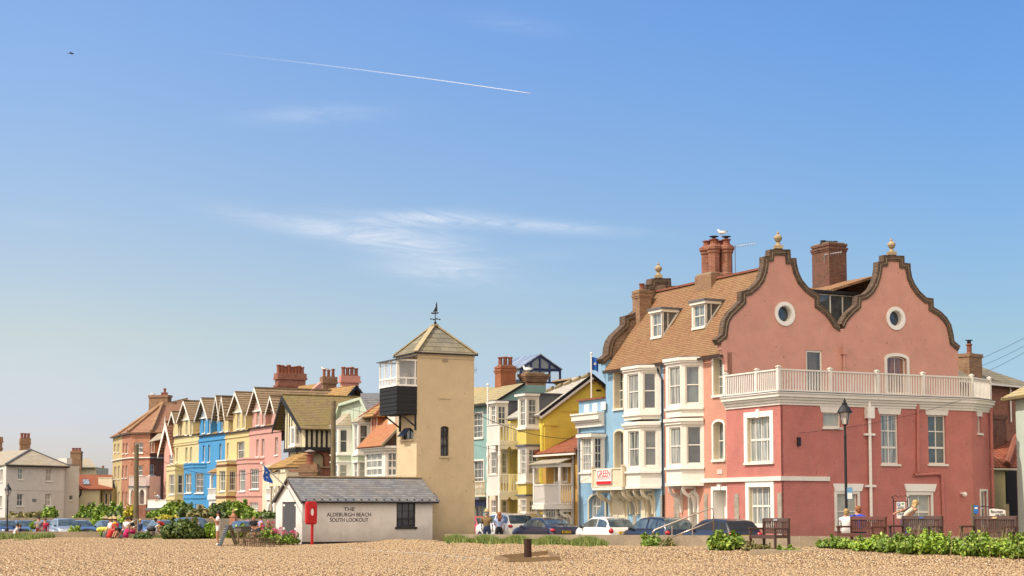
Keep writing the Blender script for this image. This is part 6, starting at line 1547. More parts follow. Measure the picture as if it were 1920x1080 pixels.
for n_ in (-.06, -tD*.8): m.strip(TS.P(-pw_*.75, zc0_, n_), TS.P(-.02, zc0_-.62, n_), .07, .07); m.box(TS, -.09, -.003, zc0_-.85, zc0_, n_-.05, n_+.05)
m.build('bracket', BLACK, cabin)
ow = TE.uz(764, 806); m = MB(); m.slab([TE.P(ow[0]-.45, ow[1]+.1, 0), TE.P(ow[0]+.45, ow[1]+.1, 0), TE.P(ow[0]+.45, ow[1]-.35, .42), TE.P(ow[0]-.45, ow[1]-.35, .42)], .03); m.build('open_window', BLACK, tw)
m = MB(); m.slab([TS.P(.05, zE_+.32, .02), TS.P(1.05, zE_+.32, .02), TS.P(1.05, zE_-.1, .75), TS.P(.05, zE_-.1, .75)], .05); m.build('lean_to_roof', SLATE, tw)
aerial(tw, TS, tLn+.05, zt-1.1, -.3, .3, .5, 3, .35, 1)

# life ring post
lr = thing('life_ring_housing', 'red life ring housing on a red post in front of the white hut', 'life ring', V((*XY(585.5, 85), 0)))
LRf = Fac(XY(580, 84.9), XY(592, 85.1)); RP = plain('red_plastic', (.50,.02,.02), .45, .1, .05, grime=.15); up_ = LRf.U(585.5)
m = MB(); m.box(LRf, up_-.055, up_+.055, -.05, 1.2, -.05, .05); m.build('post', RP, lr)
zl0, zl1 = LRf.Zp(581, 983.5), LRf.Zp(581, 940); ux0, ux1 = LRf.U(571), LRf.U(591)
def rrect(u0, u1, z0, z1, r, N=5):
    o = []
    for cx, cz, a0 in ((u1-r, z0+r, -90), (u1-r, z1-r, 0), (u0+r, z1-r, 90), (u0+r, z0+r, 180)):
        for k in range(N+1): a = radians(a0+90*k/N); o.append((cx+r*cos(a), cz+r*sin(a)))
    return o
m = MB(); m.prism(LRf, rrect(ux0, ux1, zl0, zl1, .14), .05, .20); m.prism(LRf, rrect(ux0+.05, ux1-.05, zl0+.06, zl1-.05, .1), .20, .26); h_ = m.build('housing', RP, lr)
m = MB(); cu, cz = (ux0+ux1)/2-.01, zl0+(zl1-zl0)*.54
m.ring(LRf, ell(cu, cz, .20, .34), ell(cu, cz, .13, .25), .255, .30); m.ring(LRf, ell(cu, cz, .125, .24), ell(cu, cz, .09, .19), .258, .285); m.build('ring', RP, h_)
m = MB(); m.cap([[LRf.P(u, z, .262) for u, z in ell(cu+.01, cz, .085, .18)]]); m.build('ring_face', WHITE2, h_)

# ============================================================= ground
def lerp_tab(x, tab):
    for k in range(len(tab)-1):
        if x <= tab[k+1][0]:
            t = max(0, (x-tab[k][0])/(tab[k+1][0]-tab[k][0])); return [a+(b-a)*t for a, b in zip(tab[k][1:], tab[k+1][1:])]
    return list(tab[-1][1:])
WT = [(-700, 104, .10, .47), (520, 100, .12, .49), (700, 95, .20, .60), (835, 77.5, .30, .66), (1190, 66, .34, .78), (1500, 60, .43, .82), (1960, 57, .50, .86), (2600, 56, .55, .9)]
def colpx(x, y): return CX+F*x/(y*cos(TH))
def gz(x, y):
    Yb, zb, zt = lerp_tab(colpx(x, max(y, 20)), WT); s = min(1, max(0, (y-(Yb-(8.5 if Yb < 70 else 14)))/(5.5 if Yb < 70 else 12))); s = s*s*(3-2*s)
    return zb*s + (.045*sin(x*.31+y*.19)+.03*sin(x*.9-y*.43)+.02*sin(y*1.3+x*.2))*(1-s)
SHG = NT('shingle_base'); n1 = SHG.noise(22, 5); n2 = SHG.noise(.25, 3)
vo = SHG.N('ShaderNodeTexVoronoi'); vo.inputs['Scale'].default_value = 16; SHG.set(vo.inputs['Vector'], SHG.obj())
c_ = SHG.mix(SHG.xyz(vo.outputs['Color'])[0], (.16,.105,.06), (.24,.165,.095)); c_ = SHG.mix(SHG.math('MULTIPLY', n2, .3), c_, (.30,.20,.11)); SHG.bump(vo.outputs[0], -.8, .05); SHG = SHG.fin(c_, .9, .2)
nx_, ny_ = 90, 80; m = MB(); gv = []
for j in range(ny_+1):
    Y_ = 3+(107-3)*(j/ny_)
    for i in range(nx_+1): 
        X_ = -60+120*i/nx_; gv.append((X_, Y_, gz(X_, Y_)-.035))
fs_ = []
for j in range(ny_):
    for i in range(nx_):
        a = j*(nx_+1)+i; X_, Y_ = gv[a][0], gv[a][1]; Yb = lerp_tab(colpx(X_, max(Y_, 20)), WT)[0]
        if Y_ < Yb+.0: fs_.append((a, a+1, a+nx_+2, a+nx_+1))
me = bpy.data.meshes.new('beach'); me.from_pydata(gv, [], fs_); me.materials.append(SHG); be = bpy.data.objects.new('beach', me); COL.objects.link(be); be['kind'] = 'structure'; be['label'] = 'tan shingle beach sloping gently to the sea wall'
me.polygons.foreach_set('use_smooth', [True]*len(me.polygons))
m = MB(); m.poly([(-6000, -300, -.5), (6000, -300, -.5), (6000, 9000, -.5), (-6000, 9000, -.5)]); g_ = m.build('ground', plain('far_ground', (.20,.17,.11), .9, .2), None); g_['kind'] = 'structure'
ASPH = plain('asphalt', (.075,.073,.07), .9, .2, .4); PAV = plain('paving', (.34,.30,.24), .9, .15, .3)
rd = MB()
for k in range(len(WT)-1):
    (xa, Ya, _, _), (xb, Yb, _, _) = WT[k], WT[k+1]
    a, b_ = XY(xa, Ya+.3), XY(xb, Yb+.3); f_ = lambda px: -.40 if px < 560 else (-.40+(px-560)/280*.34 if px < 840 else -.06)
    za_, zb_ = f_(xa), f_(xb)
    a2, b2 = XY(xa*1.0, Ya+130), XY(xb, Yb+130); rd.poly([(a[0], a[1], za_), (b_[0], b_[1], zb_), (b2[0], b2[1], zb_), (a2[0], a2[1], za_)])
rdo = rd.build('road', ASPH, None); rdo['kind'] = 'structure'
m = MB(); m.box(E1, 5, T0+1, -.3, .05, -.5, 1.6); pvo = m.build('pavement', PAV, None); pvo['kind'] = 'structure'

# sea wall (two stretches)
def seawall(name, pxs, label, th=.38):
    m = MB()
    for a_px, b_px in zip(pxs[:-1], pxs[1:]):
        Ya, za, ta_ = lerp_tab(a_px, WT); Yb, zb_, tb_ = lerp_tab(b_px, WT); A = V((*XY(a_px, Ya), 0)); B = V((*XY(b_px, Yb), 0)); f = Fac(A, B); L = f.L
        A2, B2 = f.P(0, 0, -th), f.P(L, 0, -th)
        m.hexa([(A.x, A.y, -.5), (B.x, B.y, -.5), (B2.x, B2.y, -.5), (A2.x, A2.y, -.5)], [(A.x, A.y, ta_), (B.x, B.y, tb_), (B2.x, B2.y, tb_), (A2.x, A2.y, ta_)])
    return tag(m.build(name, CONC, None), label, 'sea wall')
seawall('sea_wall', [835, 1000, 1190, 1345], 'low weathered concrete sea wall behind the grass, right of the lookout')
seawall('sea_wall', [1346.5, 1500, 1700, 1960, 2400], 'low concrete sea wall behind the row of benches')
seawall('sea_wall', [-500, 100, 330, 515], 'long low concrete sea wall at the left where people sit')
# paved strip under the benches
m = MB()
PB_ = [(1405, 56.2), (1990, 53.6)]; PC_ = [(1405, 61.6), (1990, 56.6)]
a, b_ = XY(*PB_[0]), XY(*PB_[1]); c, d = XY(*PC_[1]), XY(*PC_[0]); m.hexa([(*a, -.1), (*b_, -.1), (*c, -.1), (*d, -.1)], [(*a, .42), (*b_, .50), (*c, .50), (*d, .42)]); pv = m.build('paved_strip', CONC, None); pv['kind'] = 'structure'

# pebbles: one object, a 2 m tile of stones repeated with quarter turns by geometry nodes
PEB = NT('pebble_stone'); at_ = PEB.N('ShaderNodeAttribute', attribute_name='pc'); 
c_ = PEB.ramp(at_.outputs['Fac'], [(0, (.05,.04,.032)), (.08, (.12,.075,.045)), (.3, (.25,.16,.085)), (.55, (.335,.225,.115)), (.75, (.41,.29,.16)), (.93, (.50,.39,.25)), (1, (.68,.60,.48))]); PEB = PEB.fin(c_, .75, .35)
pts = []
yy = 40.
while yy < 106:
    xx = -44.
    while xx < 44:
        Yb = lerp_tab(colpx(xx+1, yy+1), WT)[0]
        if yy+1 < Yb-.1 and abs(xx+1) < (yy+1)*.34+2: pts.append((xx+1, yy+1, gz(xx+1, yy+1)))
        xx += 1.
    yy += 1.
me = bpy.data.meshes.new('shingle_pebbles'); me.from_pydata(pts, [], []); na = me.attributes.new('nrm', 'FLOAT_VECTOR', 'POINT'); na.data.foreach_set('vector', [c for x, y, z in pts for c in (-(gz(x+.5, y)-gz(x-.5, y)), -(gz(x, y+.5)-gz(x, y-.5)), 1.)]); po = bpy.data.objects.new('shingle_pebbles', me); COL.objects.link(po)
tag(po, 'loose tan and brown shingle pebbles covering the beach', 'pebbles', kind='stuff')
ng = bpy.data.node_groups.new('pebble_scatter', 'GeometryNodeTree'); ng.interface.new_socket('Geometry', in_out='INPUT', socket_type='NodeSocketGeometry'); ng.interface.new_socket('Geometry', in_out='OUTPUT', socket_type='NodeSocketGeometry')
def gn(t, **kw):
    n = ng.nodes.new(t)
    for k, v in kw.items(): setattr(n, k, v)
    return n
L_ = ng.links.new; gi, go = gn('NodeGroupInput'), gn('NodeGroupOutput')
grd = gn('GeometryNodeMeshGrid'); grd.inputs[0].default_value = 1.02; grd.inputs[1].default_value = 1.02; grd.inputs[2].default_value = 2; grd.inputs[3].default_value = 2
dp = gn('GeometryNodeDistributePointsOnFaces'); L_(grd.outputs[0], dp.inputs['Mesh']); dp.inputs['Density'].default_value = 620
ico = gn('GeometryNodeMeshIcoSphere'); ico.inputs['Radius'].default_value = .029; ico.inputs['Subdivisions'].default_value = 1
sm = gn('GeometryNodeSetMaterial'); sm.inputs['Material'].default_value = PEB; L_(ico.outputs[0], sm.inputs[0])
ss = gn('GeometryNodeSetShadeSmooth'); L_(sm.outputs[0], ss.inputs[0])
def rv(dt, a, b, seed):
    n = gn('FunctionNodeRandomValue', data_type=dt); i = 0 if dt == 'FLOAT_VECTOR' else 2
    n.inputs[i].default_value = a; n.inputs[i+1].default_value = b; n.inputs['Seed'].default_value = seed; return n.outputs[0 if dt == 'FLOAT_VECTOR' else 1]
ip = gn('GeometryNodeInstanceOnPoints'); L_(dp.outputs[0], ip.inputs['Points']); L_(ss.outputs[0], ip.inputs['Instance'])
L_(rv('FLOAT_VECTOR', (-.5, -.5, 0), (.5, .5, 6.28), 3), ip.inputs['Rotation']); L_(rv('FLOAT_VECTOR', (.5, .45, .35), (1.9, 1.35, .95), 5), ip.inputs['Scale'])
sa = gn('GeometryNodeStoreNamedAttribute', data_type='FLOAT', domain='INSTANCE'); sa.inputs['Name'].default_value = 'pc'; L_(ip.outputs[0], sa.inputs[0])
L_(rv('FLOAT', 0., 1., 9), sa.inputs['Value'])
tr = gn('GeometryNodeTranslateInstances'); L_(sa.outputs[0], tr.inputs[0]); L_(rv('FLOAT_VECTOR', (0, 0, -.012), (0, 0, .03), 12), tr.inputs['Translation'])
rl = gn('GeometryNodeRealizeInstances'); L_(tr.outputs[0], rl.inputs[0])
i2_ = gn('GeometryNodeInstanceOnPoints'); L_(gi.outputs[0], i2_.inputs['Points']); L_(rl.outputs[0], i2_.inputs['Instance'])
ri = gn('FunctionNodeRandomValue', data_type='INT'); ri.inputs[4].default_value = 0; ri.inputs[5].default_value = 3
mt = gn('ShaderNodeMath', operation='MULTIPLY'); L_(ri.outputs[2], mt.inputs[0]); mt.inputs[1].default_value = pi/2
cx_ = gn('ShaderNodeCombineXYZ'); L_(mt.outputs[0], cx_.inputs[2]); al_ = gn('FunctionNodeAlignRotationToVector', axis='Z'); L_(cx_.outputs[0], al_.inputs['Rotation']); nv_ = gn('GeometryNodeInputNamedAttribute', data_type='FLOAT_VECTOR'); nv_.inputs[0].default_value = 'nrm'; L_(nv_.outputs[0], al_.inputs['Vector']); L_(al_.outputs[0], i2_.inputs['Rotation']); L_(i2_.outputs[0], go.inputs[0])
md = po.modifiers.new('scatter', 'NODES'); md.node_group = ng
# ============================================================= foliage
def leafmat(name, c1, c2, c3=None):
    if name in MATS: return MATS[name]
    t = NT(name); g = t.N('ShaderNodeNewGeometry'); c = t.ramp(g.outputs['Random Per Island'], [(0, c1), (.6, c2), (1, c3 or mul(c2, 1.5))])
    t.fin(c, .55, .4); t.b.inputs['Subsurface Weight'].default_value = 0
    t.b.inputs['Transmission Weight'].default_value = 0
    MATS[name] = t.m; return t.m
LF1 = leafmat('fresh_leaf', (.06,.12,.012), (.16,.26,.025), (.32,.40,.06))
LF2 = leafmat('dark_leaf', (.03,.06,.012), (.08,.13,.025), (.16,.20,.05))
LF3 = leafmat('bright_leaf', (.10,.19,.01), (.20,.32,.02), (.34,.44,.06))
LF4 = leafmat('olive_leaf', (.08,.09,.025), (.17,.16,.05), (.30,.25,.09))
LF5 = leafmat('yellow_flower', (.35,.28,.02), (.48,.40,.03), (.20,.26,.03))
LF6 = leafmat('pink_flower', (.42,.04,.10), (.55,.08,.16), (.62,.16,.24))
LFG = leafmat('grass_blade', (.07,.12,.02), (.16,.22,.04), (.32,.32,.10))
def leaves(name, blobs, n, size, mat, parent=None, flat=.35, stretch=1.6, seed=1):
    """leaf-sized faces filling overlapping lobes. blobs: (center, (rx,ry,rz))"""
    r = np.random.default_rng(seed); vol = np.array([b[1][0]*b[1][1]*b[1][2] for b in blobs])**.7; vol /= vol.sum()
    k = r.choice(len(blobs), n, p=vol); C = np.array([b[0] for b in blobs])[k]; Rr = np.array([b[1] for b in blobs])[k]
    d = r.normal(size=(n, 3)); d /= np.linalg.norm(d, axis=1)[:, None]; rad = r.uniform(.25, 1, n)**.45*(1+.16*np.sin(d[:, 0]*7+k)*np.cos(d[:, 2]*6+k*2))
    p = C+d*Rr*rad[:, None]
    nn = d*.8+r.normal(size=(n, 3))*.7; nn[:, 2] += .3; nn /= np.linalg.norm(nn, axis=1)[:, None]
    t = np.cross(nn, r.normal(size=(n, 3))); t /= np.linalg.norm(t, axis=1)[:, None]; b = np.cross(nn, t); s = size*r.uniform(.6, 1.4, n)[:, None]
    fold = nn*s*.25
    a0 = p-t*s*stretch*.5; a1 = p+b*s*.45+fold; a2 = p+t*s*stretch*.5; a3 = p-b*s*.45+fold
    v = np.stack([a0, a1, a2, a3], 1).reshape(-1, 3)
    return raw(name, v, mat, parent)
def raw(name, v, mat, parent, quad=4):
    off = np.zeros(3); q = parent
    while q is not None: off += np.array(q.location); q = q.parent
    v = v-off; n = len(v)//quad; me = bpy.data.meshes.new(name); me.vertices.add(len(v)); me.vertices.foreach_set('co', v.ravel())
    me.loops.add(len(v)); me.loops.foreach_set('vertex_index', np.arange(len(v), dtype=np.int32)); me.polygons.add(n)
    me.polygons.foreach_set('loop_start', np.arange(0, len(v), quad, dtype=np.int32)); me.polygons.foreach_set('loop_total', np.full(n, quad, dtype=np.int32))
    me.update(); me.validate(); me.materials.append(mat); o = bpy.data.objects.new(name, me); COL.objects.link(o); o.parent = parent; return o
SEED = [10]
def row_Y(px, row):
    lo, hi = 44., 104.
    for _ in range(26):
        mid = (lo+hi)/2; q = XY(px, mid); v = V((q[0], q[1], gz(*q)))-EYE
        if CYP-F*v.dot(UPV)/v.dot(FW) > row: lo = mid
        else: hi = mid
    return lo
def bush(px, Y, pyb, pyt, wpx, mat, label, n=900, size=.09, name='shrub', cat='shrub', group=None, stems=True, deep=1.0, z0=None, lobes=6):
    """bush centred at column px, from row pyb (foot) to pyt (top), wpx wide"""
    SEED[0] += 1; r = random.Random(SEED[0]); f = at(px, pyb, Y); t = at(px, pyt, Y); w = wpx*Y/F/2; h = t.z-f.z
    root = thing(name, label, cat, (f.x, f.y, f.z), group)
    bl = []
    for k in range(lobes):
        u = -1+2*(k+.5)/lobes; hh = h*(.62+.38*cos(u*1.3))*r.uniform(.8, 1.05)
        rx = w/lobes*1.9; bl.append(((f.x+u*(w-rx*.6), f.y+r.uniform(-.25, .25)*deep, f.z+hh*.45), (rx*r.uniform(.8, 1.1), deep*r.uniform(.4, .6), hh*.54)))
    if lobes:
        for k in range(5 if h > .3 else 3): rr = r.uniform(.07, .15)*max(.6, min(2.2, h)); bl.append(((f.x+r.uniform(-.95, .95)*w, f.y+r.uniform(-.4, .3)*deep, f.z+h*r.uniform(.8, 1.02)), (rr*.8, rr*.8, rr*1.7)))
    leaves('foliage', bl, n, size, mat, root, seed=SEED[0])
    if group and 'leafy' in group:
        m = MB()
        for k in range(9):
            x = f.x+r.uniform(-.9, .9)*w; y = f.y+r.uniform(-.5, .3)*deep; m.tube([(x, y, f.z), (x+r.uniform(-.08, .08), y, f.z+h*.7), (x+r.uniform(-.2, .2), y, f.z+h*r.uniform(1.05, 1.35))], [.012, .009, .005], 4)
        m.build('dry_stem', plain('dry_stem', (.30,.24,.11), .9), root)
    if stems:
        m = MB()
        for k in range(5):
            x = f.x+r.uniform(-.5, .5)*w; m.tube([(x, f.y, f.z-.1), (x+r.uniform(-.1, .1), f.y, f.z+h*.3), (x+r.uniform(-.25, .25), f.y+r.uniform(-.2, .2), f.z+h*.7)], [.025, .018, .008], 5)
        m.build('stem', MATS.get('stem') or plain('stem', (.12,.09,.04), .9), root)
    return root
# plants in front of the benches
spec = [(1553, 1031, 1015, 30, 'lowest leafy green clump, leftmost in front of the benches'), (1582, 1033, 1010, 48, 'leafy green clump in front of the second bench feet'),
        (1624, 1037, 1012, 56, 'low green clump below the dark armrest of the second bench'), (1668, 1040, 1006, 58, 'green leafy clump between second and third bench'),
        (1706, 1042, 1008, 52, 'green clump in front of the third bench seat'), (1742, 1044, 996, 56, 'tall green clump hiding the right end of the third bench'),
        (1786, 1046, 1006, 58, 'green clump between the third and fourth bench'), (1828, 1049, 1002, 60, 'green clump in front of the fourth bench'),
        (1872, 1051, 1004, 60, 'wide green clump beneath the fourth bench armrest'), (1915, 1053, 1004, 64, 'green leafy clump cut by the right picture edge')]
for i, (px, yb, yt, w_, lab) in enumerate(spec):
    Y_ = row_Y(px, yb)+.9
    bush(px, Y_, yb-6, yt-2, w_*1.25, (LF1, LF1, LF3)[i % 3], lab, 2600, .075, 'leafy_plant', 'plant', 'leafy plants in front of the benches', deep=1.5, lobes=5, stems=False)
bush(1222, 64.8, 1028, 1003, 38, LF1, 'bright green leafy shrub growing against the sea wall near the handrail', 900, .10, deep=.8)
bush(1250, 64.2, 1028, 1012, 34, LF4, 'feathery pale weed right of the shrub under the handrail', 700, .06, 'weed', 'weed', deep=.5)
bush(1362, 58.8, 1030, 996, 66, LF1, 'large round leafy shrub beside the first bench', 2600, .10, deep=1.2)
bush(1420, 57.5, 1034, 1018, 60, LF4, 'low feathery weeds at the feet of the first bench', 1100, .055, 'weed', 'weed', deep=.6)
bush(1480, 56.5, 1034, 1027, 50, LF1, 'low green creeping weed right of the first bench feet', 500, .06, 'weed', 'weed', deep=.4)
bush(618, 93, 1016, 997, 26, LF1, 'never shown', 10, .06) if False else None
# left shrubs
for a in ((342, 96.5, 1010, 975, 84, LF2, 'big rounded green shrub in front of the sea wall left of the seated couple', 3600, .14),
          (393, 97, 1008, 983, 26, LF3, 'bright green round bush between seated couple and standing woman', 1100, .13),
          (432, 98, 1007, 988, 16, LF3, 'small bright bush behind the chalkboard', 400, .12), (451, 98, 1006, 985, 18, LF1, 'small green bush left of the timber table', 500, .12),
          (268, 97, 1010, 999, 34, LF2, 'dark low shrub beside the concrete steps', 900, .11), (140, 102, 1004, 988, 24, LF1, 'leafy green shrub on the sea wall below the silver car', 700, .12),
          (57, 103.5, 1003, 994, 10, LF1, 'tiny shrub by the wall near the two walkers', 200, .1), (71, 103.5, 1003, 996, 14, LF4, 'tiny yellowish shrub by the wall under the two walkers', 200, .1),
          (172, 102, 1004, 997, 9, LF1, 'very small round shrub on the shingle at the left wall', 150, .1), (200, 101, 1004, 998, 22, LF1, 'small weed patch under the yellow bundle', 300, .09),
          (216, 100, 1008, 1001, 10, LF1, 'weed tuft beside the red dress', 120, .09), (65, 112, 990, 978, 12, LF3, 'pale green sapling behind the blue car', 250, .13)):
    bush(*a, deep=1.0)
# hedges and garden shrubs behind the road
for i, a in enumerate(((38, 150, 975, 962, 50, LF4, 'brownish hedge in front of the white house, leftmost', 1500, .2), (68, 150, 972, 959, 44, LF4, 'brown green hedge below the white house window', 1500, .2),
          (92, 149, 972, 952, 30, LF1, 'spiky light green shrub below the white house', 900, .22), (165, 146, 978, 952, 44, LF1, 'light green hedge in front of the cream cottage', 2200, .2),
          (203, 145, 973, 944, 58, LF1, 'long green hedge below the buff stone wing', 2600, .2), (182, 138, 992, 966, 32, LF3, 'bright green bush beside the dark grey car', 1500, .18),
          (226, 140, 972, 956, 40, LF2, 'dull green hedge at the foot of the brick block', 1200, .18), (244, 139, 972, 948, 20, LF5, 'yellow flowering shrub left of the telephone pole', 800, .16),
          (233, 136, 986, 970, 24, LF3, 'yellow green bush behind the crouching man', 900, .16), (297, 140, 975, 953, 40, LF1, 'green hedge right of the telephone pole', 1800, .2),
          (325, 139, 972, 942, 44, LF1, 'tall green hedge below the pale yellow house', 2600, .2), (352, 138, 974, 948, 34, LF2, 'green hedge below the blue bay', 1500, .2),
          (312, 134, 977, 966, 40, LF5, 'orange yellow flowering bush over the garden wall', 1100, .14), (380, 136, 976, 951, 60, LF4, 'olive and russet hedge behind the dark blue car', 3000, .19),
          (420, 134, 972, 944, 46, LF2, 'green hedge behind the standing woman', 2300, .19), (449, 133, 970, 941, 46, LF1, 'rounded green hedge below the rose bay', 2600, .19),
          (476, 131, 976, 958, 40, LF1, 'light green hedge right of the brick gate pier', 1700, .18), (504, 129, 975, 958, 26, LF2, 'green hedge just left of the hut', 900, .18))):
    bush(*a, deep=2.2, name='hedge', cat='hedge', group='garden hedges across the road', stems=False)
gw = MB(); gf_ = Fac(XY(-60, 152), XY(530, 127)); gw.box(gf_, 0, gf_.L, -.6, gf_.Zp(150, 971), -.3, 0); tag(gw.build('garden_wall', plain('rubble_wall', (.22,.18,.13), .95, .3, 1., grime=.5), None), 'long grey brown garden wall behind the parked cars', 'wall')
gp = thing('gate_pier', 'red brick gate pier with pointed cap in front of the hedge', 'gate pier', XY(435, 125)+(-.4,)); pf_ = Fac(XY(430.5, 125), XY(440, 124.8)); m = MB(); m.box(pf_, 0, pf_.L, -.4, pf_.Zp(435, 969), -.35, 0); m.build('pier', BRICKO, gp)
m = MB(); zz = pf_.Zp(435, 969); m.box(pf_, -.04, pf_.L+.04, zz, zz+.08, -.39, .04); c = pf_.P(pf_.L/2, zz+.08, -.17); m.lathe(c, [(.2,0),(.12,.12),(.05,.2),(.09,.3),(.02,.5)], 8); m.build('cap', BRICKO, gp)
for px in (197, 212, 223):
    t = thing('gate_pier', {197: 'leftmost of the three small stone capped brick piers', 212: 'middle one of the three small stone capped brick piers', 223: 'rightmost of the three small stone capped brick piers'}[px], 'gate pier', XY(px, 138)+(-.4,), 'stone capped piers by the hedge')
    f = Fac(XY(px-5, 138), XY(px+5, 138)); z = f.Zp(px, 972); m = MB(); m.box(f, 0, f.L, -.4, z, -.4, 0); m.build('pier', BRICK, t); m = MB(); b_ = [f.P(-.1, z, .1), f.P(f.L+.1, z, .1), f.P(f.L+.1, z, -.5), f.P(-.1, z, -.5)]; c = f.P(f.L/2, z+.28, -.2); 
    for k in range(4): m.poly([b_[k], b_[(k+1) % 4], c])
    m.build('cap', STONE, t)
# grass strips
def grass(name, pts, n, h, label, seed=5, width=1.2):
    r = np.random.default_rng(seed); V_ = []
    segs = [(np.array([*XY(p[0], p[1])]), np.array([*XY(q[0], q[1])])) for p, q in zip(pts[:-1], pts[1:])]
    Ls = np.array([np.linalg.norm(b-a) for a, b in segs]); k = r.choice(len(segs), n, p=Ls/Ls.sum()); t = r.uniform(0, 1, n)
    A = np.array([s[0] for s in segs])[k]; B = np.array([s[1] for s in segs])[k]; p = A+(B-A)*t[:, None]; p[:, 1] += -np.abs(r.normal(0, .5, n))*width*(.5+.5*np.sin(p[:, 0]*1.7)**2)
    z = np.array([gz(x, y) for x, y in p]); hh = h*r.uniform(.4, 1.2, n)*(.6+.5*np.sin(p[:, 0]*2.3+1)**2); ang = r.uniform(0, 2*pi, n); w_ = .018
    dx = np.cos(ang)*w_; dy = np.sin(ang)*w_; lx = r.normal(0, .35, n)*hh; ly = r.normal(0, .35, n)*hh
    a = np.stack([p[:, 0]-dx, p[:, 1]-dy, z], 1); b = np.stack([p[:, 0]+dx, p[:, 1]+dy, z], 1); c = np.stack([p[:, 0]+lx, p[:, 1]+ly, z+hh], 1)
    o = raw(name, np.stack([a, b, c], 1).reshape(-1, 3), LFG, None, 3); return tag(o, label, 'grass', kind='stuff')
grass('grass_verge', [(838, 77), (1000, 72), (1135, 67.4)], 26000, .34, 'strip of uneven green grass along the foot of the sea wall', 5, 2.4)
grass('grass_patch', [(-30, 101), (105, 101)], 16000, .3, 'patch of green grass and weeds on the shingle at far left', 6, 5)
grass('grass_tuft', [(560, 100), (250, 99.5)], 4000, .22, 'thin grass along the foot of the left sea wall', 8, 1.2)

